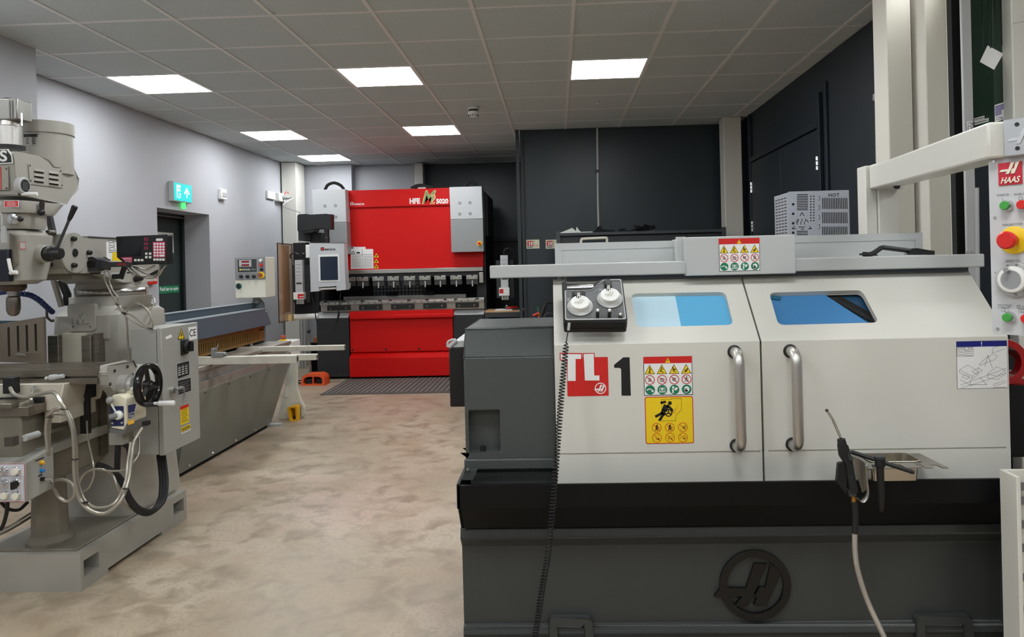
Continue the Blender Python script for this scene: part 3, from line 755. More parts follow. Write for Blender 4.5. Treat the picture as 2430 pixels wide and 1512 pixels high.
for n, (xa, xb, yt, yb) in enumerate(((1317, 1640, 574, 632), (1880, 2189, 556, 618))):
    u0, u1, v0, v1 = FY(YR).rect(xa, yt, xb, yb); v0 = za - .02
    b = MB(); b.box(u0, u1, YR, YR + .02, v0, v1); g = b.build('rear_guard', lg, LAT, bevel=.002)
    q = MB(); fr = FY(YR); wv = .026
    q.plate([[(u0, v1), (u1, v1), (u1 - (wv if n else 0), v1 - wv), (u0 + (0 if n else wv), v1 - wv)]], fr, .003, .003)
    if n == 0: q.plate([[(u0, v0), (u0, v1), (u0 + wv, v1 - wv), (u0 + wv, v0)]], fr, .0028, .0028)
    else: q.plate([[(u1, v0), (u1 - wv, v0), (u1 - wv, v1 - wv), (u1, v1)]], fr, .0028, .0028)
    q.build('guard_flange', lg, g, bevel=.001)
b = MB(); b.box(at(1585, 600, YR).x, mx0 + .01, YM + .06, YM + .08, za - .01, at(1600, 569, YR).z + .004); b.box(at(1317, 600, YR).x, at(2189, 600, YR).x, YC_ + .1, YR + .02, za - .03, za - .012); b.build('guard_floor', lg, LAT)

# headstock cover
YH = 2.375
fH = FY(YH); hx0, hx1 = fH.uv(1102, 950)[0], XD0 + .002
hz0, hz1, hz2 = fH.uv(1200, 1090)[1], fH.uv(1200, 847)[1], at(1200, 779, YH + .10).z
prof = [(YH, .70), (YH, hz1), (YH + .10, hz2), (YH + .55, hz2), (YH + .55, .70)]
b = MB(); cav = fH.rect(1113, 975, 1186, 1073)
ffr = FXn(hx0)
# front plate with a recessed pocket, slanted top, left cheek
b.plate([[(hx0, hz0), (hx1, hz0), (hx1, hz1), (hx0, hz1)], list(reversed(rrect(*cav, .006)))], fH, 0, .06)
b.plate([rrect(cav[0] - .01, cav[1] + .01, cav[2] - .01, cav[3] + .01)], fH, -.045, .01)
b.plate([[(-YH - .058, hz0), (-YH - .55, hz0), (-YH - .55, hz2), (-YH - .10, hz2), (-YH - .0, hz1), (-YH - .058, hz1)]], ffr, 0, (hx1 - hx0))
hs = b.build('headstock_cover', cast, LAT, bevel=.008, seg=3)
q = MB(); q.box(hx0 - .004, hx1, YH - .014, YH + .5, hz0 - .03, hz0 + .004); q.build('cover_ledge', cast, LAT, bevel=.004)
q = MB(); c = at(1145, 1072, YH); q.rev([(.0095, 0), (.009, .018)], (c.x, YH + .018, c.z - .004), (0, 0, 1), 14); q.build('drain_plug', black, hs)
q = MB(); q.rev([(.011, 0), (.011, .003)], (c.x, YH + .018, c.z - .007), (0, 0, 1), 14); q.build('plug_washer', mat('copper', (160, 90, 60), .4, 1.0), hs)
q = MB(); q.box(hx0 + .01, hx1, YH + .02, YH + .3, .68, hz0 - .028); q.build('headstock_foot', cast, LAT, bevel=.003)
# electrical side box left of the headstock
YS = 2.5
b = MB(); u0, u1, v0, v1 = FY(YS).rect(1066.5, 824, 1106, 966); b.box(u0, u1, YS, YS + .3, v0, v1); sb = b.build('side_box', black, LAT, bevel=.004)
q = MB(); q.plate([[(u0, v1), (u1, v1), (u1, v1 + .022), (u0 + .02, v1 + .02)]], FY(YS), 0, .3); q.build('side_box_lid', lg, LAT)
q = MB(); q.tube(catmull([at(1062, 824, YS), at(1063, 812, YS), at(1072, 807, YS), at(1081, 806, YS)]), .004, 8); q.tube(catmull([at(1066, 824, YS), at(1074, 816, YS), at(1084, 808, YS)]), .008, 8); q.build('lid_catch', [lightgrey], sb)
# chip pan
YP = 2.25
px0, px1 = at(1087, 1180, YP).x, 1.47
b = MB()
z1p, z2p, z3p = at(1500, 1148, YP).z, at(1500, 1203, YP).z, at(1500, 1250, 2.31).z
b.plate([[(-YP, z1p), (-YP, z2p), (-2.31, z3p), (-3.3, z3p), (-3.3, z1p), (-3.29, z1p), (-3.29, z2p), (-2.30, z2p), (-YP - .012, z2p + .02), (-YP - .012, z1p)]], FXn(px0), 0, (px1 - px0))
b.box(px0 - .004, px0 + .006, YP, 3.3, z2p, z1p + .005)
b.plate([[(-YP, z2p), (-2.31, z3p), (-3.3, z3p), (-3.3, z2p)]], FXn(px0), 0, .01)
pan = b.build('chip_pan', panb, LAT, bevel=.002)
q = MB(); q.plate([[(px0 + .0, z1p), (px0 + .025, z1p + .035), (px0 + .055, z1p + .035), (px0 + .04, z1p)]], FY(YP + .06), 0, .004); q.ball(at(1111, 1116, YP + .05), .007); q.build('pan_bracket', cast, LAT)
# base casting
YBs = 2.33
bx0, bx1 = at(1099, 1400, YBs).x, 1.42
zt0 = at(1500, 1252, YBs).z; zt1 = at(1500, 1273, 2.33).z; zt2 = at(1500, 1293, 2.36).z
rb0, rb1 = at(1500, 1487, 2.35).z, at(1500, 1503, 2.35).z
b = MB(); b.plate([[(-YBs - .004, zt0), (-YBs + .004, zt1), (-YBs - .03, zt2), (-YBs - .035, rb0 + .006), (-YBs - .02, rb0), (-YBs - .014, rb1), (-YBs - .03, rb1 - .01), (-YBs - .03, .03), (-YBs - .05, 0), (-3.2, 0), (-3.2, zt0)]], FXn(bx0), 0, (bx1 - bx0))
base = b.build('base_casting', castd, LAT, bevel=.004)
b = MB(); b.box(bx1 - .055, bx1 + .002, YBs - .006, YBs + .05, 0, zt1); b.build('base_end_rib', castd, LAT, bevel=.006)
YE = YBs + .035
fE = FY(YE); q = MB(); haas_mark(q, fE, fE.uv(1790, 1386), .112, .014, .016, ringw=.21); q.build('base_emblem', mat('emblem_black', (9, 10, 10), .3, bump=.2, bscale=200), LAT, bevel=.003, label='raised round emblem cast on the base')
for x0_, x1_, yy in ((1303, 1420, 1458), (2166, 2312, 1454)):
    u0, u1, _, v1 = fE.rect(x0_, yy, x1_, 1512); wv = .028
    q = MB(); q.plate([[(u0, .05), (u0, v1 - .008), (u0 + .008, v1), (u1 - .03, v1), (u1 - .02, v1 - .008), (u1 + .0, .05), (u1 - wv, .05), (u1 - wv - .02, v1 - .022), (u1 - wv - .03, v1 - wv), (u0 + wv, v1 - wv), (u0 + wv, .05)]], fE, .025, .04)
    q.build('fork_pocket', castd, LAT, bevel=.005)

# ------------------------------------------------------------------ jog pendant resting on the left door
JF = Fr(fs.pt(0, 0, .0), (1, 0, 0), (0, .72, 1.0))
o_ = at(1345, 785, YL - .03)
JF = Fr((0, YL - .045, at(1400, 762, YL - .045).z), (1, 0, 0), (0, YT - YL, ZT - ZC))
def J(*pts): return JF.uvs(pts)
jp = thing('jog_pendant', 'black hand jog box with two white dials on left lathe door', 'control box', tuple(JF.pt(*JF.uv(1410, 762))))
outer = roundpoly(J((1333, 667), (1342, 666), (1345, 671), (1408, 671), (1429, 660), (1477, 659), (1490, 763), (1337, 764)), [.006, .004, .004, .012, .014, .012, .012, .012])
hole = roundpoly(J((1344, 674), (1408, 674), (1404, 684), (1346, 685)), .003)
q = MB(); q.plate([outer, list(reversed(hole))], JF, -.004, .028); q.plate([roundpoly(J((1341, 700), (1470, 700), (1490, 763), (1337, 764)), .012)], JF, -.028, .02); bd = q.build('housing', black, jp, bevel=.004, seg=3)
face = roundpoly(J((1340, 690), (1405, 688), (1431, 664), (1474, 663), (1486, 758), (1341, 760)), [.005, .012, .012, .008, .008, .008])
q = MB(); q.plate([face], JF, -.001, .004); q.build('face_plate', mat('jog_face', (96, 97, 98), .55, var=.1, vscale=60, bump=.2, bscale=300), jp, bevel=.001)
# face rim
q = MB(); inner = [(Vector(p) * .5 + Vector(p2) * .5) for p, p2 in zip(face, face)]
cx_ = sum(p[0] for p in face) / len(face); cy_ = sum(p[1] for p in face) / len(face)
q.plate([face, list(reversed([(cx_ + (p[0] - cx_) * .965, cy_ + (p[1] - cy_) * .955) for p in face]))], JF, .001, .003); q.build('face_rim', lightgrey, jp)
# grip bar
a, c = JF.uv(1345, 678), JF.uv(1408, 676); q = MB(); q.cyl(JF.pt(*a, -.012), JF.pt(*c, -.012), .010, n=16); q.build('grip_bar', chrome, jp)
for (dx, dy, an) in ((1376.5, 729, 2.0), (1447, 711, 2.3)):
    c = JF.uv(dx, dy); n = JF.n
    q = MB(); q.rev([(.041, 0), (.041, .004), (.034, .006)], JF.pt(*c, .001), n, 36); dl = q.build('dial_ring', mat('dial_silver', (190, 190, 188), .35, .3), jp)
    q = MB(); q.rev([(.031, .006), (.030, .022), (.027, .024)], JF.pt(*c, .001), n, 32); kn = q.build('dial_knob', white, jp)
    q = MB(); fr = Fr(JF.pt(0, 0, .0255), JF.u, JF.v); haas_mark(q, fr, c, .017, .0002, ringw=.0001 + .02); q.build('dial_mark', mat('dial_mark', (196, 192, 180), .4), kn)
    q = MB(); p = (c[0] - .004, c[1] + .024); q.cyl(JF.pt(*p, .024), JF.pt(*p, .046), .0055, n=12); q.cyl(JF.pt(p[0], p[1] - .002, .016), JF.pt(p[0], p[1] - .002, .026), .008, n=12); q.build('crank_pin', chrome, kn)
    q = MB()
    for k in range(10):
        a = math.pi * 1.1 + k * .22; q.text(str(10 * (k % 10)), fr, c[0] + .0365 * math.cos(a) - .002, c[1] + .0365 * math.sin(a) - .002, .004, .004, -.018)
    q.build('dial_scale', blackink, dl)
for (x0_, y0_, x1_, y1_, in_) in ((1357, 694, 1389, 706, (1363, 694, 1381, 704)), (1433, 667, 1452, 684, (1436, 667, 1449, 680))):
    q = MB(); q.prect(JF, x0_, y0_, x1_, y1_, .003, .004, .006); rk = q.build('rocker_bezel', black, jp)
    q = MB(); q.prect(JF, *in_, .008, .006, .003); q.build('rocker', darkgrey, rk, bevel=.001)
for (tx, ty) in ((1418, 748), (1446, 748)):
    c = JF.uv(tx, ty + 3); q = MB(); q.rev([(.0055, 0), (.0055, .022), (.0045, .024)], JF.pt(*c, 0), JF.n, 14); tg = q.build('toggle', black, jp); q = MB(); q.rev([(.0048, .024), (.0045, .030)], JF.pt(*c, 0), JF.n, 14); q.build('toggle_cap', white, tg)
c = JF.uv(1472, 752); q = MB(); q.fbox(JF, c[0] - .006, c[0] + .006, c[1] - .007, c[1] + .006, 0, .006); sw = q.build('slide_switch', black, jp); q = MB(); q.fbox(JF, c[0] - .0035, c[0] + .0035, c[1] - .002, c[1] + .005, .006, .012); q.build('slide_cap', white, sw)
q = MB(); q.text('Z', JF, *JF.uv(1345, 714), .012, .012, .0002); q.text('X', JF, *JF.uv(1421, 691), .012, .012, .0002)
q.build('axis_letters', lightgrey, jp)
q = MB(); a = JF.uv(1349, 758); q.text('Haas Automation Inc.', JF, a[0], a[1] - .002, .068, .0045, .0002, bold=.01); q.ring(JF, (a[0] - .007, a[1]), .0028, .0042, .0002, n=12)
for (tx, ty) in ((1412, 753), (1440, 753)):
    u, v = JF.uv(tx, ty)
    for k in range(2): q.plate([rrect(u - .008, u + .016, v - .004 - k * .004, v - .0028 - k * .004)], JF, .0002)
q.build('face_lettering', blackink, jp)
# coiled cord
s = JF.pt(*JF.uv(1352, 764), -.03); s = at(1350, 772, YL - .05)
ctl = catmull([s, at(1347, 792, 2.29), at(1344, 812, 2.285), at(1333, 930, 2.27), at(1323, 1060, 2.22), at(1316, 1147, 2.20), at(1302, 1300, 2.19), at(1286, 1400, 2.20), at(1270, 1512, 2.22), at(1255, 1620, 2.26)], 40)
L = [0.0]
for a, c in zip(ctl, ctl[1:]): L.append(L[-1] + (c - a).length)
tot = L[-1]; path = []; coil0 = .05
N = 1500; j = 0
for k in range(N + 1):
    sL = tot * k / N
    while j < len(L) - 2 and L[j + 1] < sL: j += 1
    t = (sL - L[j]) / max(1e-6, L[j + 1] - L[j]); p = ctl[j].lerp(ctl[j + 1], t); tg = (ctl[j + 1] - ctl[j]).normalized()
    e1 = tg.cross(Vector((0, 1, 0))).normalized(); e2 = tg.cross(e1)
    if sL < coil0:
        if k % 8 == 0: path.append(p)
    else:
        rr = .0082 * min(1, (sL - coil0) / .02); ph = 2 * math.pi * (sL - coil0) / .0098; path.append(p + e1 * rr * math.cos(ph) + e2 * rr * math.sin(ph))
q = MB(); q.tube(path, .0019, 5); q.build('coiled_cord', rubber, jp)
q = MB(); q.cyl(at(1351, 766, YL - .055), at(1349, 784, YL - .055), .0045, n=12); q.build('cord_relief', lightgrey, jp)

# ------------------------------------------------------------------ black handle bar lying on the roof
t = thing('pry_handle', 'black bent handle bar lying on the lathe roof rail', 'handle', at(2130, 606, 2.58))
q = MB(); Yh = 2.585; dzp = za + .009 - at(2048, 604, Yh).z
q.tube(catmull([at(2048, 604, Yh), at(2068, 604, Yh), at(2092, 589, Yh), at(2100, 589, Yh), at(2165, 597, Yh)], 6), .0085, 10); [v.__setitem__(2, v[2] + dzp) for v in q.V]; q.build('bar', black, t)
q = MB(); q.plate([FY(Yh).uvs([(2160, 592), (2172, 591), (2213, 597), (2213, 605), (2150, 605)])], FY(Yh), .012, .026); [v.__setitem__(2, v[2] + dzp) for v in q.V]; q.build('grip_end', black, t, bevel=.003)
q = MB(); q.plate([FY(Yh).uvs([(2042, 602), (2060, 605), (2080, 605), (2080, 608), (2042, 607)])], FY(Yh), .01, .02); [v.__setitem__(2, v[2] + dzp) for v in q.V]; q.build('flat_tip', black, t)

# ------------------------------------------------------------------ control pendant on its arm
cpl = mat('pendant_silver', (200, 201, 203), .38)
CP = LAT
Yp = 2.95
b = MB(); u0, u1 = at(2084, 470, Yp).x, at(2132, 470, Yp).x; b.box(u0, u1, Yp, Yp + .1, .6, at(2100, 386, Yp).z); b.box(at(2057, 480, Yp).x, u0, Yp + .01, Yp + .09, .6, at(2070, 392, Yp).z); b.build('pendant_post', lw, CP, bevel=.004)
Ya, Yb = 2.93, 1.86
A = [at(2095, 404, Ya), at(2095, 436, Ya)]; Bp = [at(2391, 289, Yb), at(2391, 372, Yb)]
hgt = .085; zc0 = (A[0].z + A[1].z) / 2; zc1 = (Bp[0].z + Bp[1].z) / 2; zm = (zc0 + zc1) / 2
dx = (Vector((Bp[0].x, Yb, 0)) - Vector((A[0].x, Ya, 0))).normalized(); sd = Vector((-dx.y, dx.x, 0))
ln = (Vector((Bp[0].x, Yb, 0)) - Vector((A[0].x, Ya, 0))).length
ar = Fr(Vector((A[0].x, Ya, 0)), dx, (0, 0, 1))
zA0, zA1 = A[1].z + .0, A[0].z + .02
b = MB(); p = []
b.hexa([ar.pt(-.02, zc0 - .045, -.04), ar.pt(ln, zc1 - .045, -.04), ar.pt(ln, zc1 - .045, .045), ar.pt(-.02, zc0 - .045, .045), ar.pt(-.02, zc0 + .045, -.04), ar.pt(ln, zc1 + .045, -.04), ar.pt(ln, zc1 + .045, .045), ar.pt(-.02, zc0 + .045, .045)])
arm = b.build('pendant_arm', lw, CP, bevel=.006, label='cream swing arm of the control panel')
b = MB(); b.box(u0 - .005, u1, Yp - .05, Yp + .1, zc0 - .05, zc0 + .05); b.build('arm_root', lw, CP, bevel=.006)
q = MB(); c = at(2128, 436, 2.80); q.rev([(.014, 0), (.014, .012), (.008, .022), (.002, .024)], (c.x, c.y, c.z + .004), (0, 0, -1), 14); q.box(c.x - .012, c.x + .02, c.y - .014, c.y + .014, c.z + .002, c.z + .008); q.build('rubber_stop', black, CP)
# end cap with emblem
ca, sa = math.cos(math.radians(54)), math.sin(math.radians(54))
oc = at(2350, 580, 1.90)
fp_ = Fr((oc.x, oc.y, 0), (ca, -sa, 0), (0, 0, 1))
e0 = fp_.uv(2392, 290)
q = MB(); zc = (fp_.uv(2391, 289)[1] + fp_.uv(2391, 372)[1]) / 2; uu = fp_.uv(2389, 330)[0]
fc = Fr(fp_.pt(0, 0, .02), fp_.u, fp_.v)
q.fbox(fc, uu, uu + .14, zc - .046, zc + .046, -.08, .0); q.build('arm_end_cap', mat('cap_silver', (176, 178, 180), .35, .4), CP, bevel=.003)
for dz in (-.028, .03): q = MB(); q.rev([(.005, 0), (.005, .002)], fc.pt(uu + .032, zc + dz, 0), fc.n, 12); q.build('cap_screw', black, CP)
q = MB(); hk = [(-.02, .62), (.34, .62), (-.22, -.56), (-.58, -.56), (-.38, -.30), (-1.16, -.30), (-.98, -.06), (-.26, -.06)]
q.plate([[(uu + .045 + a * .03, zc + c * .03) for a, c in hk]], fc, .002, .002); q.build('cap_emblem', mat('cap_silver_light', (196, 198, 200), .3, .4), CP)
# panel
pz1 = fp_.uv(2350, 379)[1]; pz0 = fp_.uv(2362, 793)[1]
PWd = .36
q = MB(); q.plate([rrect(0, PWd, pz0, pz1, .008)], fp_, 0, .06); pnl = q.build('pendant_panel', cpl, CP, bevel=.003, label='silver control panel with red stop button')
def bt(px, py): return fp_.uv(px, py)
def bp(c, l): return fp_.pt(c[0], c[1], l)
def button(px, py, r, cap, name='push_button'):
    c = bt(px, py); c = (c[0] + .012, c[1])
    q = MB(); q.rev([(r * 1.35, 0), (r * 1.3, .006), (r * 1.1, .012)], bp(c, 0), fp_.n, 24); o = q.build(name, chrome, pnl)
    q = MB(); q.rev([(r, .01), (r, .018), (r * .85, .02)], bp(c, 0), fp_.n, 24); q.build('button_cap', cap, o); return c
button(2378, 489, .011, greenb); button(2418, 487, .011, redp); button(2384, 752, .011, greenb); button(2428, 755, .011, redp)
c = bt(2408, 570); q = MB(); q.rev([(.034, 0), (.034, .004), (.03, .006)], bp(c, 0), fp_.n, 30); es = q.build('emergency_stop', yellowp, pnl)
q = MB(); q.rev([(.012, .006), (.012, .012), (.015, .014), (.016, .032), (.021, .036), (.022, .046), (.018, .05)], bp(c, 0), fp_.n, 26); q.build('stop_knob', redp, es)
c = bt(2411, 663); q = MB(); q.rev([(.043, 0), (.043, .012), (.04, .014)], bp(c, 0), fp_.n, 36); jd = q.build('jog_dial', lightgrey, pnl)
q = MB(); q.rev([(.033, .014), (.031, .026), (.024, .028)], bp(c, 0), fp_.n, 30); q.build('jog_knob', white, jd)
q = MB(); q.rev([(.023, .0282), (.023, .0286)], bp(c, 0), fp_.n, 26); q.build('jog_face', mat('jog_disc', (150, 151, 153), .4), jd)
cc = (c[0] - .005, c[1] + .024); q = MB(); q.cyl(bp(cc, .026), bp(cc, .044), .0055, n=12); q.build('crank_pin', chrome, jd)
q = MB(); fr = Fr(fp_.pt(0, 0, .0145), fp_.u, fp_.v)
for k, sx in enumerate(('45', '40', '35', '30', '10', '5', '0')):
    a = math.radians(110 - k * 32); q.text(sx, fr, c[0] + .037 * math.cos(a) - .003, c[1] + .037 * math.sin(a) - .003, .006, .005, 0)
q.build('jog_scale', blackink, jd)
q = MB()
def lab(s_, x0, y0, x1, y1):
    a = bt(x0, y1); e = bt(x1, y0); q.text(s_, fp_, a[0], a[1], (e[0] - a[0]), max(.005, e[1] - a[1]), .0005)
lab('POWER ON', 2366, 459, 2394, 467); lab('POWER OFF', 2407, 457, 2436, 465); lab('EMERGENCY STOP', 2379, 529, 2426, 537); lab('HANDLE JOG', 2387, 616, 2421, 625); lab('CYCLE START', 2368, 723, 2401, 731); lab('FEED HOLD', 2413, 725, 2440, 733)
q.plate([rrect(bt(2379, 478)[0], bt(2379, 478)[0] + .001, bt(2379, 478)[1], bt(2379, 470)[1])], fp_, .0005)
u, v = bt(2385, 740); q.frame(fp_, u - .008, u + .0, v, v + .009, .0007, .0005); q.frame(fp_, u, u + .008, v, v + .009, .0007, .0005)
u, v = bt(2430, 742); q.frame(fp_, u - .012, u + .006, v, v + .009, .0007, .0005); q.ring(fp_, (u - .003, v + .0045), .003, .004, .0005)
u, v = bt(2422, 471); q.ring(fp_, (u, v), .0035, .0045, .0005)
q.build('panel_lettering', mat('panel_ink', (90, 92, 95), .6), pnl)
q = MB()
for (px, py) in ((2355, 384), (2357, 516), (2361, 648), (2364, 780)):
    u, v = bt(px, py); q.rev([(.0042, 0), (.0035, .0025)], fp_.pt(u + .004, v, 0), fp_.n, 10)
q.build('panel_screws', chrome, pnl)
u, v = bt(2371, 441); q = MB(); uu1 = bt(2427, 441)[0]; vv1 = bt(2372, 388)[1]
q.plate([rrect(u, uu1, v, vv1)], fp_, .003, .003); lp = q.build('brand_badge', mat('badge_red', (196, 28, 52), .4), pnl)
q = MB(); cx_, cy_ = (u + uu1) / 2 + .004, vv1 - (vv1 - v) * .28; s_ = (vv1 - v) * .42
for poly in (hk, [(.44, .62), (.80, .62), (.30, -.56), (-.06, -.56), (.04, -.34), (-.02, -.26), (.12, -.04), (.28, -.04)]):
    q.plate([[(cx_ + a * s_, cy_ + c * s_) for a, c in poly]], fp_, .006, .004)
q.text('HAAS', fp_, u + .006, v + .004, (uu1 - u) - .008, (vv1 - v) * .28, .006, shear=.35, bold=.03); q.build('badge_letters', mat('badge_cream', (232, 226, 206), .4), lp)

# ------------------------------------------------------------------ right edge machine with green glass
mwhite = mat('machine_white', (226, 224, 214), .4)
gglass = mat('green_glass', (18, 46, 32), .07, spec=.7)
GM = thing('glazed_machine', 'tall cream machine with dark green glass door', 'machine', (2.2, 3.3, 0))
YG = 3.2
u0, u1 = at(2285, 200, YG).x, at(2309, 200, YG).x
b = MB(); b.box(u0, u1, YG, YG + .015, 0, 2.8); st = b.build('frame_strip', lightgrey, GM, bevel=.004)
q = MB(); c = at(2296, 600, YG)
for px in (2295, 2307): c = at(px, 600, YG); q.rev([(.008, 0), (.006, .004)], (c.x, YG, c.z), (0, -1, 0), 10)
q.build('strip_screw', chrome, st)
u2 = at(2396, 150, YG).x
zg0 = at(2350, 330, YG).z
b = MB(); b.box(u1, u2, YG + .05, YG + .055, zg0 - .1, 2.8); b.build('glass_pane', gglass, GM, label='dark green glass')
b = MB(); b.box(u1, u2, YG + .045, YG + .055, 0, zg0 - .105); b.build('lower_panel', mat('panel_midnight', (22, 30, 38), .3), GM)
q = MB(); q.tube([at(2317, 446, YG - .0), at(2320, 760, YG - .0)], .010, 10); q.build('guide_rod', lightgrey, GM)
fgs = FY(YG + .05); q = MB(); q.plate([fgs.uvs([(2343, 108), (2380.5, 128), (2358.5, 166), (2324.5, 147)])], fgs, .002, .0015); q.build('diamond_reflection', mat('reflection_white', (250, 250, 248), .5), GM, label='white tilted square on the green glass')  # bright reflection in the glass, built as a flat white plate
for x_ in (2332, 2347, 2361, 2376):
    q = MB(); q.box(at(x_, 50, YG + .05).x, at(x_ + 2, 50, YG + .05).x, YG + .046, YG + .05, at(x_, 100 + (x_ % 3) * 8, YG).z, 2.79); q.build('reflection_line', mat('reflection_green', (12, 36, 24), .3), GM)  # dark reflections in the pane, painted as thin darker bars
b = MB(); b.box(u2, u2 + .6, YG - .02, YG + .5, 0, 2.8); cab = b.build('cabinet', mwhite, GM, bevel=.005)
b = MB(); b.box(at(2262, 200, YG + .1).x, u2, YG + .1, YG + .14, 0, 2.8); b.build('inner_back', blackm, GM)
b = MB(); b.box(u1 - .005, u1 + .012, YG + .02, YG + .05, 0, 2.8); b.build('seal', blackm, GM)
q = MB(); c = at(2409, 49, YG - .02); q.plate([[(c.x - .012, c.z - .015), (c.x + .3, c.z + .06), (c.x + .3, c.z + .11), (c.x - .004, c.z + .02)]], FY(YG - .02), .004, .003); q.disc(FY(YG - .02), (c.x + .012, c.z), .007, .007, n=10); q.build('hinge_strap', mwhite, cab)
fg = FY(YG + .05)
def sticker(x0, y0, x1, y1, sk, inks, draw, name, fr=fg):
    r = fr.rect(x0, y0, x1, y1); q = MB(); sh = (r[1] - r[0]) * sk
    def P2(a, c): return (r[0] + a * (r[1] - r[0]), r[2] + c * (r[3] - r[2]) + a * sh)
    q.plate([[P2(0, 0), P2(1, 0), P2(1, 1), P2(0, 1)]], fr, .001); draw(q, P2, fr); q.build(name, inks, GM, smooth=False)
def dr1(q, P2, fr):
    q.use(1)
    for k in range(7): q.plate([[P2(.03, .35 + .085 * k), P2(.97 if k > 2 else .45, .35 + .085 * k), P2(.97 if k > 2 else .45, .41 + .085 * k), P2(.03, .41 + .085 * k)]], fr, .0015)
    a = P2(.1, .1); q.text('CMR', fr, a[0], a[1], .03, .015, .0015)
    q.use(2).plate([[P2(.75, .1), P2(.95, .1), P2(.95, .2), P2(.75, .2)]], fr, .0015)
sticker(2360, 249, 2397, 290, .28, [whiteink, purple, brass], dr1, 'notice_sticker')
def dr2(q, P2, fr):
    q.use(1); a = P2(.04, .2); w_ = P2(1, 0)[0] - P2(0, 0)[0]; h_ = P2(0, 1)[1] - P2(0, 0)[1]
    for k in range(14): q.plate([[P2(.05 + .065 * k, .25), P2(.095 + .065 * k, .25), P2(.095 + .065 * k, .75), P2(.05 + .065 * k, .75)]], fr, .0015)
sticker(2311, 281, 2336, 288, .25, [whiteink, blackink], dr2, 'text_sticker'); sticker(2311, 289, 2346, 297, .25, [whiteink, blackink], dr2, 'text_sticker')
def dr3(q, P2, fr):
    q.use(1); a = P2(.15, .45); q.text('CMR', fr, a[0], a[1], .03, .02, .0015)
    for k in range(2): a = P2(.1, .1 + .15 * k); q.text('1.5', fr, a[0], a[1], .02, .01, .0015)
sticker(2295, 288, 2308, 312, .0, [whiteink, blackink], dr3, 'maker_sticker', FY(YG))

# ------------------------------------------------------------------ tray bracket, blow gun, chuck key
TF = 2.33
BR = thing('tool_tray', 'stainless bracket with small steel basin on the right lathe door', 'tray', at(2130, 1110, 2.28))
za = at(2130, 1076, YL - .012).z
def tp(px, py): v = atz(px, py, za); return (v.x, min(v.y, YL - .002))
fz = FZ(za)
q = MB()
outer = [tp(2020, 1078), tp(2182, 1076), tp(2251, 1110), tp(2237, 1110), tp(2222, 1103), tp(2204, 1103), tp(2215, 1110), tp(2196, 1110), tp(2184, 1101), tp(2168, 1100), tp(2185, 1109), tp(2150, 1110), tp(2135, 1101), tp(2118, 1101), tp(2130, 1110), tp(2060, 1113)]
bx_ = (at(2066, 1110, 2.25).x, at(2181, 1110, 2.25).x, 2.24, 2.329)
outer = [(p[0], max(p[1], 2.2)) if 0 else p for p in outer]
q.plate([outer, list(reversed(rrect(*bx_, .017, 6)))], fz, 0, .003); q.build('bracket_plate', steel, BR)
zb_ = at(2125, 1137, YL - .09).z
def basin():
    q = MB(); rim = [tp(2062, 1074), tp(2162, 1073), tp(2184, 1094), tp(2080, 1097)]
    cx_ = sum(p[0] for p in rim) / 4; cy_ = sum(p[1] for p in rim) / 4
    x0, x1 = at(2066, 1110, 2.25).x, at(2181, 1110, 2.25).x; y0, y1 = 2.24, 2.335
    o1 = rrect(x0 - .006, x1 + .006, y0 - .006, y1, .02, 6); o2 = rrect(x0, x1, y0, y1 - .006, .018, 6); o3 = rrect(x0 + .006, x1 - .006, y0 + .006, y1 - .012, .014, 6)
    n = len(o1); zt_ = za + .003
    V = [(p[0], p[1], zt_) for p in o1] + [(p[0], p[1], zt_) for p in o2] + [(p[0], p[1], zb_) for p in o3]
    F = [(k, (k + 1) % n, n + (k + 1) % n, n + k) for k in range(n)] + [(n + k, n + (k + 1) % n, 2 * n + (k + 1) % n, 2 * n + k) for k in range(n)] + [tuple(2 * n + k for k in range(n))]
    q.add(V, F); o = q.build('basin', mat('basin_steel', (206, 200, 188), .22, 1.0), BR)
    m = o.modifiers.new('wall', 'SOLIDIFY'); m.thickness = .0015; return o
basin()
q = MB(); pts = [at(2058, 1104, 2.185), at(2060, 1140, 2.185), at(2063, 1170, 2.185), at(2058, 1188, 2.185), at(2048, 1194, 2.185), at(2038, 1188, 2.185), at(2031, 1180, 2.185)]
pp = catmull(pts, 6); V = []
for p in pp: V += [p, p + Vector((0, .045, 0))]
q.add(V, [(2 * k, 2 * k + 2, 2 * k + 3, 2 * k + 1) for k in range(len(pp) - 1)]); o = q.build('hook_strap', steel, BR); m = o.modifiers.new('wall', 'SOLIDIFY'); m.thickness = .002
q = MB(); q.plate([FY(2.20).uvs([(2022, 1082), (2040, 1090), (2059, 1104), (2059, 1160), (2046, 1170)])], FY(2.20), 0, .003); q.build('side_plate', steel, BR)
q = MB()
for (px, py) in ((2057, 1100), (2074, 1108)): c = at(px, py, 2.2); q.rev([(.006, 0), (.006, .005)], (c.x, c.y, za + .001), (0, 0, 1), 6)
q.build('bracket_bolt', chrome, BR)

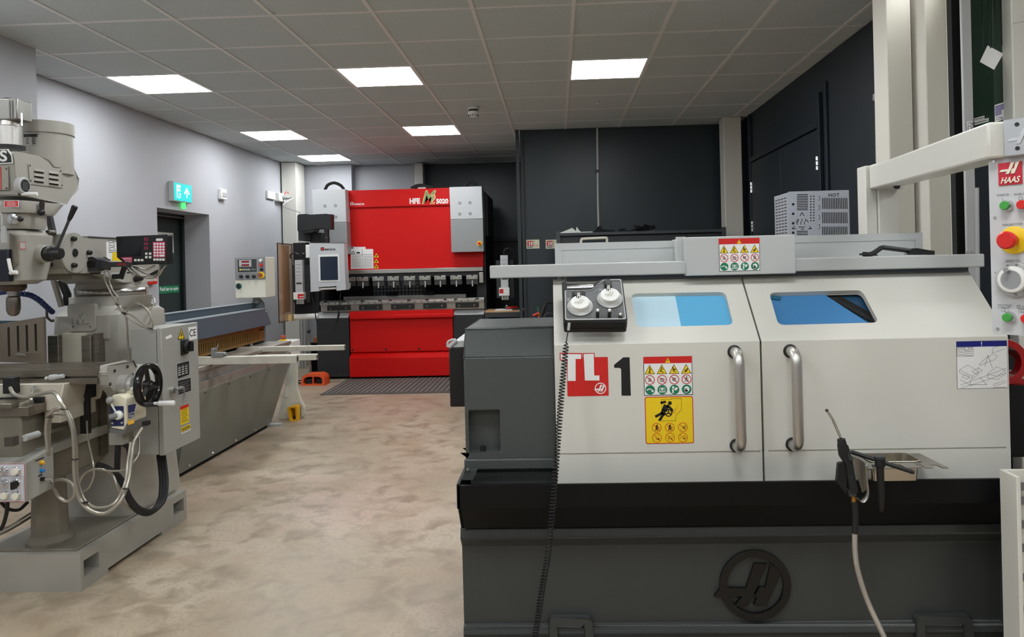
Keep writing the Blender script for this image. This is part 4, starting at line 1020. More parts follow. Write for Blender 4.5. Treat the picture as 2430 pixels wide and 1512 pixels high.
BG = thing('air_blow_gun', 'black air blow gun with bent steel nozzle and braided hose', 'air gun', at(2010, 1150, 2.2))
Yg = 2.13
q = MB(); q.tube(catmull([at(1962, 974, Yg - .03), at(1974, 992, Yg - .025), at(1978, 1000, Yg - .02), at(1997, 1044, Yg)], 5), .0036, 10); q.build('nozzle', chrome, BG)
q = MB(); q.cyl(at(1960.5, 972, Yg - .03), at(1963, 976, Yg - .03), .0042, n=10); q.build('nozzle_tip', dsteel, BG)
q = MB(); f_ = FY(Yg)
q.cyl(at(1996, 1042, Yg), at(1999, 1058, Yg), .011, .013, n=14)
q.plate([roundpoly(f_.uvs([(1990, 1056), (2008, 1052), (2018, 1085), (2024, 1120), (2031, 1158), (2032, 1168), (2014, 1168), (2008, 1130), (2004, 1098), (1994, 1084)]), .006)], f_, .013, .026)
gb = q.build('gun_body', rubber, BG, bevel=.005, seg=3)
q = MB()
for k in range(6): a = at(2009 + k * 1.2, 1128 + k * 5, Yg); q.fbox(f_, a.x - .002, a.x + .010, a.z - .0012, a.z + .0012, .013, .015)
q.build('grip_ribs', darkgrey, gb)
q = MB(); q.plate([roundpoly(f_.uvs([(2006, 1072), (2010, 1070), (2019, 1085), (2017, 1092), (2008, 1088)]), .003)], f_, .018, .006); q.build('gun_spine', darkgrey, gb)
q = MB(); q.plate([roundpoly(f_.uvs([(1988, 1098), (2002, 1096), (2007, 1125), (2006, 1172), (1984, 1143)]), .005)], f_, .008, .016); q.build('trigger', black, BG, bevel=.002)
q = MB(); q.cyl(at(2019, 1160, Yg), at(2023, 1176, Yg), .012, n=16); q.build('collar', darkgrey, BG)
q = MB(); q.cyl(at(2023, 1170, Yg), at(2025, 1182, Yg), .0085, n=6); q.cyl(at(2025, 1182, Yg), at(2026, 1192, Yg), .007, n=12); q.build('brass_coupling', brass, BG)
q = MB(); q.tube(catmull([at(2026, 1190, Yg), at(2029, 1205, Yg), at(2030, 1235, Yg), at(2028.5, 1266, Yg)], 6), .0085, 12); q.build('hose_sleeve', rubber, BG)
hose = mat('braided_hose', (196, 188, 176), .35, .6, bump=.6, bscale=900, var=.15, vscale=700)
q = MB(); q.tube(catmull([at(2028.5, 1264, Yg), at(2029, 1310, Yg + .0), at(2037, 1360, Yg + .0), at(2060, 1430, Yg), at(2098, 1512, Yg - .02), at(2150, 1630, Yg - .03)], 10), .0076, 14); q.build('braided_hose', hose, BG)

CK = thing('chuck_key', 'black steel t-bar chuck key hanging in the bracket', 'key', at(2090, 1150, 2.2))
Yk = 2.14
q = MB(); q.tube([at(2088, 1088, Yk), at(2088, 1106, Yk), at(2088.3, 1108, Yk), at(2091, 1180, Yk), at(2091, 1212, Yk), at(2091, 1215, Yk)], [.014, .014, .0105, .010, .0062, .004], 16); q.build('shank', black, CK)
q = MB(); q.tube([at(2018, 1072, Yk + .05), at(2024, 1074, Yk + .047), at(2165, 1120, Yk - .04), at(2170, 1122, Yk - .043)], [.004, .0062, .0062, .004], 12); q.build('cross_bar', black, CK)
q = MB(); q.rev([(.0148, 0), (.0148, .006), (.012, .008)], at(2088, 1088, Yk), (0, 0, 1), 16); q.build('end_collar', darkgrey, CK)

# white rack at the right edge and the red reel behind
RK = thing('louvred_tool_rack', 'cream steel rack with slotted edge at the right border', 'rack', (1.45, 2.15, 0))
Yq = 2.12
b = MB(); u0 = at(2416, 1300, Yq).x; z1 = at(2420, 1132, Yq).z; b.box(u0, u0 + .012, Yq, Yq + .08, 0, z1); b.box(u0 + .012, u0 + .4, Yq + .07, Yq + .08, 0, z1); b.build('frame', mwhite, RK, bevel=.002)
for py in (1170, 1205, 1263, 1320, 1392, 1472):
    c = at(2428, py, Yq); q = MB(); q.plate([[(c.x - .006, c.z), (c.x + .004, c.z + .012), (c.x + .05, c.z + .012), (c.x + .05, c.z - .01), (c.x + .004, c.z - .012)]], FY(Yq + .06), .004, .004); q.build('louvre', midgrey, RK)
RR = thing('red_hose_reel', 'glossy red round reel partly hidden behind the right lathe door', 'reel', at(2440, 900, 2.7))
c = at(2385, 860, 2.62); cx_ = c.x + .0
redg = mat('red_gloss', (176, 14, 18), .18, coat=.4)
q = MB(); q.rev([(.079, 0), (.082, .01), (.082, .07), (.079, .08), (.056, .08), (.056, 0), (.079, 0)], (cx_, 2.62, c.z), (0, 1, 0), 48, False); q.build('rim', redg, RR)
q = MB(); q.rev([(.03, -.006), (.03, .09)], (cx_, 2.62, c.z), (0, 1, 0), 24); q.build('hub', black, RR)
q = MB(); q.box(cx_ + .03, cx_ + .16, 2.63, 2.69, c.z - .085, c.z - .06); q.build('bracket', redg, RR)
b = MB(); b.box(1.40, 1.62, 2.60, 2.9, .69, at(2400, 912, 2.62).z - .004); b.build('stand', blackm, RR)
# ------------------------------------------------------------------ milling machine
mg = mat('mill_grey_paint', (158, 155, 146), 0.36, var=0.05, vscale=4, bump=0.08, bscale=40)
mgd = mat('mill_grey_worn', (116, 110, 98), 0.45, var=0.18, vscale=5, bump=0.1, bscale=60)
mgl = mat('mill_cream_paint', (196, 190, 174), 0.4, var=0.05, vscale=6)
cabg = mat('cabinet_grey', (158, 157, 150), 0.42, var=0.03, vscale=8)
way = mat('ground_way', (120, 113, 102), 0.33, 0.6, var=0.2, vscale=8, stretch=(1, 1, 12))
tabm = mat('table_steel', (122, 114, 102), 0.28, 0.65, var=0.15, vscale=6)
conduit = mat('flex_conduit', (172, 166, 154), 0.3, 0.7, bump=0.0)
XMm = -2.38
MI = thing('milling_machine', 'grey turret milling machine with digital table feed', 'milling machine', (XMm, 3.6, 0))
def loft(q, secs, n=5):
    V = []; F = []; m = None
    for (z, x0, x1, y0, y1, r) in secs:
        lp = rrect(x0, x1, y0, y1, r, n); m = len(lp); V += [(p[0], p[1], z) for p in lp]
    for k in range(len(secs) - 1):
        for i in range(m): F.append((k * m + i, k * m + (i + 1) % m, (k + 1) * m + (i + 1) % m, (k + 1) * m + i))
    F.append(tuple(reversed(range(m)))); F.append(tuple((len(secs) - 1) * m + i for i in range(m)))
    q.add(V, F); return q
# base with fork slots
XB = -2.13; fb = FX(XB)
def pk(x0, y0, x1, y1): return fb.rect(x0, y0, x1, y1)
q = MB()
for (ya, yb, zz) in ((3.165, 3.185, ((0, .165),)), (3.185, 3.295, ((0, .055), (.128, .165))), (3.295, 3.36, ((0, .165),)), (3.36, 3.83, ((.022, .165),)), (3.83, 3.95, ((0, .165),)), (3.95, 4.06, ((0, .055), (.128, .165))), (4.06, 4.09, ((0, .165),))):
    for za_, zb_ in zz: q.box(XB - .5, XB, ya, yb, za_, zb_)
q.build('base', mg, MI, smooth=False)
q = MB(); q.box(XB - .46, XB - .04, 3.2, 4.05, .160, .176); q.build('base_top', mgd, MI, bevel=.006)
# knee screw housing
q = MB(); c = Vector((-2.36, 3.30, .17)); q.rev([(.098, 0), (.098, .02), (.078, .045)], c, (0, 0, 1), 10); q.rev([(.077, .04), (.066, .34)], c, (0, 0, 1), 10); q.build('knee_screw_housing', mgd, MI)
# column
q = MB()
loft(q, [(.17, -2.56, -2.18, 3.62, 4.16, .05), (.5, -2.55, -2.2, 3.62, 4.13, .05), (1.06, -2.55, -2.225, 3.61, 4.12, .04), (1.075, -2.55, -2.225, 3.60, 4.12, .04), (1.19, -2.55, -2.225, 3.60, 4.12, .06), (1.215, -2.53, -2.24, 3.62, 4.10, .09), (1.235, -2.54, -2.21, 3.64, 4.02, .15), (1.28, -2.55, -2.19, 3.65, 4.00, .17)])
col = q.build('column', mg, MI)
fc_ = FY(3.60)
q = MB(); r = fc_.rect(163, 720, 228, 786); q.plate([rrect(r[0], r[1], r[2], r[3], .02)], fc_, .009, .03); pl = q.build('emblem_plate', mg, MI, bevel=.008, seg=3)
q = MB(); M_ = fc_.uvs([(176, 768), (182, 744), (190, 744), (195, 757), (200, 744), (208, 743), (214, 767), (205, 768), (202, 757), (198, 768), (192, 768), (188, 757), (185, 768)]); q.plate([M_], fc_, .015, .01); q.build('emblem_letter', mg, pl, bevel=.002)
for px in (174, 215): c = at(px, 775, 3.591); q = MB(); q.rev([(.005, 0), (.004, .004)], c, (0, -1, 0), 10); q.build('plate_screw', chrome, pl)
for (xa, xb) in ((131, 156), (210, 232)):
    r = fc_.rect(xa, 794, xb, 870); q = MB(); q.box(r[0], r[1], 3.545, 3.63, .5, r[3]); q.build('column_way', way, MI, bevel=.003)
r = fc_.rect(156, 790, 210, 870); q = MB(); q.box(r[0], r[1], 3.575, 3.62, .5, r[3]); q.build('column_face', mgl, MI)
r = fc_.rect(232, 790, 246, 860); q = MB(); q.box(r[0], r[1] + .0, 3.56, 3.65, .5, r[3]); q.build('column_shoulder', way, MI)
# turret
tc = Vector((-2.37, 3.83, 0)); zt_ = [at(255, y, 3.63).z for y in (703, 684, 672, 650)]
q = MB(); q.rev([(.175, zt_[0] - .012), (.175, zt_[1]), (.17, zt_[1] + .004), (.165, zt_[2])], tc, (0, 0, 1), 48); tur = q.build('turret', mg, MI)
q = MB()
V = []; F = []
for k in range(25):
    a = math.radians(-128 + k * 5.6); 
    for z in (zt_[0] + .0, zt_[1] - .004): V.append((tc.x + .1765 * math.cos(a), tc.y + .1765 * math.sin(a), z))
F = [(2 * k, 2 * k + 2, 2 * k + 3, 2 * k + 1) for k in range(24)]; q.add(V, F); o = q.build('degree_band', steel, tur); o.modifiers.new('wall', 'SOLIDIFY').thickness = .0015
q = MB()
for k in range(13):
    a = math.radians(-125 + k * 10); p = Vector((tc.x + .1785 * math.cos(a), tc.y + .1785 * math.sin(a), (zt_[0] + zt_[1]) / 2)); fr = Fr(p, (-math.sin(a), math.cos(a), 0), (0, 0, 1)); q.text(str(abs(60 - 10 * k)), fr, -.005, -.003, .01, .008, .0005)
q.build('degree_figures', blackink, tur)
loftq = MB(); loft(loftq, [(zt_[2], -2.52, -2.22, 3.66, 4.0, .05), (zt_[3] + .0, -2.50, -2.24, 3.5, 4.1, .03)]); loftq.build('turret_saddle', mg, MI)
c = atx(330, 661, -2.2); q = MB(); q.cyl((-2.3, c.y + .1, c.z), (-2.215, c.y, c.z), .04, .032); q.build('turret_boss', mg, MI, bevel=.004); q = MB(); q.cyl((-2.215, c.y, c.z), (-2.175, c.y - .02, c.z), .016, .012); q.build('pinion_shaft', black, MI)
# ram
XR_ = -2.25; fr_ = FX(XR_)
q = MB(); P_ = fr_.uvs([(150, 556), (178, 553), (192, 562), (216, 566), (216, 648), (150, 648)]); zr1 = fr_.uv(216, 566)[1]; zr0 = fr_.uv(216, 648)[1]
pts = [(P_[0][0], P_[0][1]), P_[1], P_[2], P_[3], (4.08, zr1), (4.08, zr0), (P_[5][0] + .02, zr0), (P_[5][0], zr0 + .02)]
q.plate([pts], fr_, 0, .27); ram = q.build('ram', mg, MI, bevel=.005)
c = fr_.uv(172, 600); q = MB(); q.disc(fr_, c, .094, .012, .012, 48); sc = q.build('tilt_plate', mg, MI, bevel=.002)
q = MB(); q.rev([(.02, .012), (.018, .016), (.012, .016)], fr_.pt(*c), (1, 0, 0), 20); q.build('tilt_bore', black, sc)
for (px, py) in ((165, 567), (202, 600), (166, 630)):
    u = fr_.uv(px, py); q = MB(); q.rev([(.012, .012), (.012, .028), (.009, .032)], fr_.pt(*u), (1, 0, 0), 6); q.build('hex_bolt', black, sc)
q = MB()
for k in range(13):
    a = math.radians(110 + k * 11.5); d = (math.cos(a), math.sin(a)); q.line(fr_, (c[0] + d[0] * .082, c[1] + d[1] * .082), (c[0] + d[0] * .09, c[1] + d[1] * .09), .0015, .0125)
q.build('tilt_scale', blackink, sc)
q = MB(); u0, v0 = fr_.uv(253, 621); u1, v1 = fr_.uv(253 + 70, 575); v1 = fr_.uv(253, 574)[1]
q.plate([rrect(u0, u0 + .30, v0, v1)], fr_, .0008, .0005)
q.use(1).text('EUMILL', fr_, u0 + .02, v0 + .045, .26, (v1 - v0) * .62, .0012, bold=.03); q.use(0).text('EUMILL', fr_, u0 + .023, v0 + .048, .254, (v1 - v0) * .56, .0016, bold=-.01)
q.use(2).plate([[(u0 + .04, v0 + .004), (u0 + .26, v0 + .004), (u0 + .24, v0 + .035), (u0 + .05, v0 + .05)]], fr_, .002)
q.build('ram_decal', [whiteink, blackink, yellow], ram, smooth=False)
q = MB(); q.box(-2.44, -2.27, fr_.uv(218, 565)[0], 4.06, zr1, zr1 + .012); q.build('ram_way', steel, ram)
q = MB(); q.box(-2.45, -2.27, 3.36, 3.58, zr0 - .03, zr0); q.build('ram_gib', mgd, ram)
# knuckle between ram and head
q = MB(); kc = (XMm, 3.25, at(120, 603, 3.28).z); q.rev([(.085, -.02), (.098, 0), (.098, .05), (.09, .055), (.09, .12), (.075, .17)], kc, (0, 1, 0), 40); q.build('head_knuckle', mg, MI)
for (px, py) in ((106, 552), (97, 574), (98, 628)):
    c = at(px, py, 3.2); q = MB(); q.rev([(.013, -.03), (.013, .01), (.009, .014)], (c.x, c.y + .03, c.z), (0, -1, 0), 12); q.build('knuckle_bolt', dsteel, MI)
# head: quill housing, gearbox tiers
HY = 3.13
z = lambda py: at(45, py, HY).z
q = MB(); loft(q, [(z(675), -2.44, -2.30, 3.06, 3.2, .05), (z(665), -2.46, -2.275, 3.05, 3.22, .04), (z(630), -2.465, -2.275, 3.05, 3.24, .03), (z(560), -2.465, -2.272, 3.05, 3.26, .03), (z(550), -2.455, -2.285, 3.06, 3.24, .04), (z(545), -2.44, -2.30, 3.07, 3.2, .06)]); hd = q.build('quill_housing', mg, MI)
q = MB(); r = FY(3.05).rect(25, 552, 43, 640); q.plate([[(r[0], r[2]), (r[1], r[2] + .02), (r[1], r[3] - .015), (r[0], r[3])]], FY(3.05), .008, .01); q.build('housing_panel', mgd, MI, bevel=.003)
q = MB(); r = FY(3.05).rect(48, 574, 63, 591); q.plate([rrect(*r)], FY(3.05), .0035, .002); q.use(1).frame(FY(3.05), *r, .002, .004); q.build('makers_plate', [lightgrey, redink], MI)
q = MB(); loft(q, [(z(545), -2.47, -2.272, 3.05, 3.24, .08), (z(537), -2.475, -2.268, 3.04, 3.25, .09), (z(508), -2.475, -2.268, 3.04, 3.25, .09)]); q.build('gear_ring', mg, MI)
q = MB(); loft(q, [(z(508), -2.49, -2.255, 3.03, 3.28, .08), (z(500), -2.49, -2.25, 3.03, 3.29, .08), (z(480), -2.50, -2.255, 3.03, 3.34, .08)]); tier = q.build('gear_case', mg, MI)
f3 = FY(3.03); q = MB(); r = f3.rect(11, 476, 45, 492); q.plate([rrect(*r, .002)], f3, .002, .002); q.use(1).plate([rrect(r[0] + .002, r[1] - .002, r[2] + .002, r[3] - .002)], f3, .0025); q.use(0)
for k in range(4): q.plate([rrect(r[0] + .008 + .006 * (k % 2), r[1] - .008 - .006 * (k % 2), r[2] + .006 + .005 * k, r[2] + .0075 + .005 * k)], f3, .003)
q.build('caution_plate', [whiteink, redink], tier)
q = MB(); c = f3.uv(-2, 482); q.disc(f3, c, .009, .001, .001); q.use(1).disc(f3, c, .0065, .0015); q.build('round_sticker', [whiteink, blueink], tier)
c = at(32, 520, 3.035); q = MB(); q.rev([(.024, 0), (.024, .006), (.02, .008)], c, (0, -1, 0), 24); sd_ = q.build('speed_selector', chrome, MI)
q = MB(); q.rev([(.009, .008), (.008, .02)], c, (0, -1, 0), 12); q.cyl(c + Vector((0, -.014, 0)), c + Vector((.035, -.016, -.002)), .004, n=8); q.build('selector_arm', chrome, sd_); q = MB(); q.ball(c + Vector((.042, -.016, -.002)), .012); q.build('selector_knob', black, sd_)
c = at(98, 504, 3.12); q = MB(); q.ball(c, .015); q.cyl(c, c + Vector((.0, .0, .045)), .006, n=8); q.build('clutch_knob', black, MI)
q = MB(); q.plate([FY(3.13).uvs([(93, 481), (106, 477), (104, 497), (98, 500)])], FY(3.13), 0, .004); q.build('clutch_bracket', mat('clear_brown', (110, 80, 74), .3), MI)
# belt housing
XH = -2.28; fh = FX(XH)
q = MB(); Q = fh.uvs([(34, 362), (95, 373), (114, 380), (127, 396), (176, 403), (185, 425), (183, 451), (158, 483), (40, 462)])
q.plate([Q], fh, 0, .2); bh = q.build('belt_housing', mg, MI, bevel=.008, seg=3)
y_f = Q[0][0]
q = MB(); q.plate([fh.uvs([(66, 390), (144, 402), (146, 446), (70, 436)])], fh, .004, .004); lp = q.build('louvre_plate', mg, bh, bevel=.002)
for cx0, y0 in ((78, 399), (78, 410.5), (78, 422), (113, 404.5), (113, 416), (113, 427.5)):
    a = fh.uv(cx0, y0 + 5); e = fh.uv(cx0 + 24, y0 + 8); q = MB()
    q.hexa([fh.pt(a[0], a[1] - .004, .004), fh.pt(e[0], e[1] - .004, .004), fh.pt(e[0], e[1] + .009, .004), fh.pt(a[0], a[1] + .009, .004), fh.pt(a[0] + .004, a[1] - .004, .014), fh.pt(e[0] - .004, e[1] - .004, .014), fh.pt(e[0] - .006, e[1] + .006, .005), fh.pt(a[0] + .006, a[1] + .006, .005)])
    q.build('louvre', mg, lp, bevel=.0015)
    q = MB(); q.fbox(fh, a[0] + .002, e[0] - .002, a[1] - .009, a[1] - .004, .004, .0045); q.build('louvre_slot', blackm, lp)
for (px, py) in ((68, 393), (141, 406), (70, 429), (144, 440)):
    u = fh.uv(px, py); q = MB(); q.rev([(.0045, .004), (.0035, .007)], fh.pt(*u), (1, 0, 0), 10); q.build('plate_screw', chrome, lp)
c = fh.uv(47, 441); q = MB(); q.rev([(.036, 0), (.036, .02), (.032, .024)], fh.pt(*c), (1, 0, 0), 36); dl = q.build('speed_wheel', lightgrey, MI)
q = MB(); q.rev([(.027, .0242), (.027, .0248)], fh.pt(*c), (1, 0, 0), 30); q.build('speed_plate', black, dl)
q = MB(); a = fh.pt(c[0] - .005, c[1] - .036, .012); q.cyl(a, a + Vector((.06, .01, .0)), .007, .008, 12); q.build('speed_handle', white, dl)
q = MB(); ff = Fr(fh.pt(0, 0, .0252), fh.u, fh.v)
for k in range(4): q.plate([rrect(c[0] - .016, c[0] + .016, c[1] + .01 - k * .009, c[1] + .012 - k * .009)], ff, 0)
q.build('speed_print', greyink, dl)
# front face plates of the belt housing
yf = y_f; ff3 = FY(yf)
q = MB(); r = ff3.rect(-60, 355, 34, 391)
pp = [(r[0], r[2]), (ff3.uv(32, 388)[0], r[2] + .003), (ff3.uv(30, 370)[0], ff3.uv(30, 368)[1]), (ff3.uv(20, 355)[0], r[3]), (r[0], r[3])]
q.plate([pp], ff3, .004, .004); q.use(1).plate([[(a + (.004 if i == 0 or i == 4 else -.004), b_ + (.004 if i < 2 else -.004)) for i, (a, b_) in enumerate(pp)]], ff3, .0045)
u = ff3.uv(19, 386); q.use(0).text('S', ff3, ff3.uv(1, 380)[0], u[1] + .004, .034, .048, .005, bold=.03); q.text('I', ff3, ff3.uv(-14, 380)[0], u[1] + .004, .012, .048, .005, bold=.03)
q.build('name_plate', [whiteink, black], bh)
q = MB(); r = ff3.rect(-60, 396, 21, 452); q.plate([rrect(*r)], ff3, .004, .004); sp = q.build('front_plate', mg, bh, bevel=.002)
q = MB(); r = ff3.rect(-60, 398, 5, 450); q.frame(ff3, *r, .003, .006, .002); q.build('plate_border', redink, sp)
for py in (401, 447): u = ff3.uv(17, py); q = MB(); q.rev([(.004, .004), (.003, .007)], ff3.pt(*u), (0, -1, 0), 10); q.build('plate_screw', dsteel, sp)
# motor, drawbar
mc = Vector((XMm, 3.36, at(105, 400, 3.36).z - .03)); z1 = at(105, 283, 3.26).z
hm = z1 - mc.z
q = MB(); q.rev([(.112, 0), (.112, hm - .052), (.113, hm - .052)], mc, (0, 0, 1), 48); mot = q.build('motor', mg, MI)
q = MB(); q.rev([(.118, hm - .055), (.118, hm - .002), (.114, hm), (.02, hm)], mc, (0, 0, 1), 48); q.build('motor_cap', mg, MI)
V = []
q = MB(); za_, zb_ = at(72, 316, 3.25).z, at(72, 344, 3.25).z
for k in range(9):
    a = math.radians(-112 + k * 5.2)
    for zz in (zb_, za_): V.append((mc.x + .1135 * math.cos(a), mc.y + .1135 * math.sin(a), zz))
q.add(V, [(2 * k, 2 * k + 2, 2 * k + 3, 2 * k + 1) for k in range(8)]); o = q.build('motor_plate', steel, mot)
q = MB(); V = []
for k in range(9):
    a = math.radians(-112 + k * 5.2)
    for zz in (za_ - .018, za_ - .004): V.append((mc.x + .1142 * math.cos(a), mc.y + .1142 * math.sin(a), zz))
q.add(V, [(2 * k, 2 * k + 2, 2 * k + 3, 2 * k + 1) for k in range(8)])
for j in range(4):
    for i in range(3):
        V = []
        for k in range(3):
            a = math.radians(-110 + i * 14 + k * 4)
            for zz in (zb_ + .005 + .008 * j, zb_ + .008 + .008 * j): V.append((mc.x + .1142 * math.cos(a), mc.y + .1142 * math.sin(a), zz))
        q.add(V, [(0, 2, 3, 1), (2, 4, 5, 3)])
q.build('motor_print', black, mot, smooth=False)
dc = Vector((XMm, HY, at(20, 352, HY).z)); hh = at(20, 302, HY).z - dc.z; h2_ = at(20, 272, HY).z - dc.z; h3_ = at(20, 240, HY).z - dc.z
q = MB(); q.rev([(.06, -.005), (.06, .01)], dc, (0, 0, 1), 32); q.build('drawbar_flange', black, MI)
q = MB(); q.rev([(.052, .01), (.052, hh), (.042, hh + .004), (.038, hh + .03), (.036, h2_)], dc, (0, 0, 1), 32); q.build('drawbar_cylinder', brushed, MI)
q = MB(); x1_ = at(43, 260, HY - .04).x; q.box(XMm - .05, x1_, HY - .045, HY + .045, dc.z + h2_ - .03, dc.z + h3_); db = q.build('air_motor', steel, MI, bevel=.004)
for k in range(3):
    q = MB(); a = x1_ - .012 - k * .012; q.box(a, a + .006, HY - .051, HY - .044, dc.z + h2_ - .025, dc.z + h3_ - .008); q.build('air_motor_fin', lightgrey, db)
q = MB(); q.cyl((x1_, HY - .02, dc.z + h2_ + .0), (x1_, HY - .02, dc.z + hh), .004, n=8); q.build('tie_rod', chrome, MI)
q = MB(); q.tube(catmull([(x1_ - .03, HY, dc.z + h3_ - .01), (x1_ - .06, HY - .03, dc.z + h3_ + .0), (x1_ - .12, HY - .04, dc.z + h3_ - .02)]), .009, 8); q.build('air_hose', black, MI)
# quill, spindle, chuck
zq = [at(30, y, HY).z for y in (674, 684, 691, 698, 706, 713, 735, 748)]
q = MB(); q.rev([(.052, zq[0] + .01), (.052, zq[1]), (.042, zq[2]), (.038, zq[2])], (XMm, HY, 0), (0, 0, 1), 32); q.build('quill_nose', mat('nose_brown', (86, 72, 62), .4, .7), MI)
q = MB(); q.rev([(.024, zq[2]), (.024, zq[3]), (.02, zq[3]), (.02, zq[4])], (XMm, HY, 0), (0, 0, 1), 24); q.build('spindle', steel, MI)
q = MB(); q.rev([(.019, zq[4] + .008), (.026, zq[4]), (.0275, zq[5]), (.0275, zq[6]), (.021, zq[7] + .004), (.010, zq[7] - .004)], (XMm, HY, 0), (0, 0, 1), 24); q.build('drill_chuck', mat('chuck_steel', (130, 122, 114), .3, 1.0), MI)
# feed hub and lever
c = at(95, 603, 3.16); q = MB(); q.cyl((-2.29, 3.16, c.z), (-2.235, 3.15, c.z), .04, .038, 28); q.build('feed_boss', mg, MI, bevel=.004)
q = MB(); q.tube([(-2.24, 3.15, c.z), (-2.22, 3.145, c.z), (-2.215, 3.145, c.z), (-2.175, 3.14, c.z), (-2.165, 3.14, c.z)], [.034, .034, .027, .027, .022], 28); fhb = q.build('feed_hub', black, MI)
le = atx(170, 508, -2.12); ls = Vector((-2.19, 3.142, c.z + .015))
q = MB(); q.tube([ls, le], [.0065, .006], 10); q.build('feed_lever', darkgrey, MI)
q = MB(); d = (le - ls).normalized(); q.tube([le - d * .03, le - d * .02, le + d * .035, le + d * .04], [.007, .0095, .013, .010], 12); q.build('lever_grip', black, MI)
# depth stop on the front, bracket
q = MB(); r = FY(3.02).rect(-30, 592, 20, 669); q.box(r[0], r[1], 3.02, 3.05, r[2], r[3]); q.build('depth_display', mat('display_navy', (16, 20, 34), .35), MI, bevel=.003)
q = MB(); r = FY(3.0).rect(1, 536, 11, 577); q.box(r[0], r[1], 3.0, 3.015, r[2], r[3]); q.build('scale_head', lightgrey, MI, bevel=.002)
q = MB(); p = catmull([at(-4, 500, 3.0), at(3, 510, 3.0), at(5, 536, 3.0)]); q.tube(p, .003, 6); q.build('scale_cable', lightgrey, MI)
q = MB(); q.tube(catmull([at(32, 647, 3.03), at(26, 642, 3.02), at(20, 614, 3.02)]), [.007] * 17, 8); q.cyl(at(22, 648, 3.03), at(40, 646, 3.03), .009, n=10); q.build('quill_lock', white, MI)
# strut behind (black gas spring and grey profile)
q = MB(); q.tube([at(112, 490, 3.75), at(125, 552, 3.75)], .018, 12); q.tube([at(145, 666, 3.75), at(160, 700, 3.75), at(158, 725, 3.75)], .02, 12); q.build('guard_strut', black, MI)
q = MB(); q.tube([at(124, 655, 3.70), at(146, 728, 3.70)], .014, 4); q.build('guard_arm', mgd, MI)
# knee and saddle
q = MB(); fk = FX(-2.29)
q.box(-2.51, -2.29, 3.04, 3.60, .47, .86); q.build('knee', mgd, MI, bevel=.008)
q = MB(); za_ = atx(170, 1045, -2.265).z; q.box(-2.52, -2.265, 3.12, 3.6, za_ - .03, za_ + .012); q.build('knee_ledge', mg, MI, bevel=.003)
q = MB(); zk = atx(20, 995, -2.26).z; q.box(-2.54, -2.25, 3.03, 3.62, zk - .01, zk + .03); q.box(-2.5, -2.3, 3.0, 3.62, zk + .03, zk + .05); q.build('knee_way', tabm, MI, bevel=.002)
q = MB(); r = FY(3.14).rect(-60, 913, 153, 988); q.plate([[(r[0] - .3, r[2] + .02), (r[1] - .03, r[2] + .02), (r[1] - .025, r[2] + .03), (r[1] + .0, r[3]), (r[0] - .3, r[3])]], FY(3.14), 0, .3); q.box(FY(3.14).uv(101, 980)[0], FY(3.14).uv(155, 980)[0] - .03, 3.15, 3.4, r[2] - .035, r[2] + .03); q.build('saddle', mgl, MI, bevel=.004)
q = MB(); r = FY(3.12).rect(-30, 944, 100, 966); q.box(r[0] - .2, r[1], 3.12, 3.138, r[2], r[3]); q.build('way_wiper', black, MI)
q = MB(); r = FY(3.11).rect(10, 896, 36, 934); q.box(r[0], r[1], 3.10, 3.14, r[2], r[3]); q.build('limit_switch', black, MI, bevel=.002)
c = at(84, 922, 3.125); q = MB(); q.rev([(.012, 0), (.01, .018)], c, (0, -1, 0), 14); q.cyl(c + Vector((0, -.014, 0)), c + Vector((-.006, -.02, -.042)), .005, .004, 8); q.ball(c + Vector((-.006, -.02, -.046)), .010); q.build('saddle_clamp', chrome, MI)
q = MB(); c0, c1 = atx(28, 1048, -2.24), atx(160, 1012, -2.24); q.tube([c0, c1], .012, 4); tr = q.build('trip_rail', steel, MI)
q = MB(); p0, p1 = atx(58, 1040, -2.225), atx(90, 1030, -2.225); q.tube([p0, p1], .014, 10); q.build('trip_dog', lightgrey, tr)
q = MB(); e = atx(32, 1045, -2.24); q.box(-2.26, -2.225, e.y - .025, e.y + .01, e.z - .02, e.z + .018); q.build('rail_end', mat('end_brown', (70, 62, 56), .5), tr)
q = MB(); r = FY(3.3).rect(172, 912, 216, 945); q.box(r[0], r[1], 3.3, 3.34, r[2], r[3]); r = FY(3.31).rect(189, 940, 210, 1030); q.box(r[0], r[1], 3.31, 3.33, r[2], r[3]); q.build('scale_bracket', black, MI, bevel=.002)
# table
ZTb = .98; TY0, TY1, TX1 = 3.18, 3.425, -2.045
zf = [at(150, y, TY0).z for y in (877, 893, 898, 913)]
q = MB()
sl = [(TY0, zf[3]), (TY0, zf[2]), (TY0 + .02, zf[2]), (TY0 + .02, zf[1]), (TY0, zf[1]), (TY0, ZTb)]
for ys in (3.235, 3.30, 3.365):
    sl += [(ys - .008, ZTb), (ys - .008, ZTb - .016), (ys - .015, ZTb - .016), (ys - .015, ZTb - .028), (ys + .015, ZTb - .028), (ys + .015, ZTb - .016), (ys + .008, ZTb - .016), (ys + .008, ZTb)]
sl += [(TY1, ZTb), (TY1, zf[3])]
q.plate([sl], FX(TX1), 0, 1.15); q.build('table', tabm, MI, bevel=.0015)
q = MB(); c = at(128, 896, 3.17); q.cyl(c + Vector((-.018, 0, 0)), c + Vector((.012, 0, .003)), .012, n=12); q.cyl(c + Vector((.008, 0, .002)), c + Vector((.045, 0, .006)), .009, n=10); q.ball(c + Vector((-.034, 0, -.003)), .008); q.build('table_stop', lightgrey, MI)
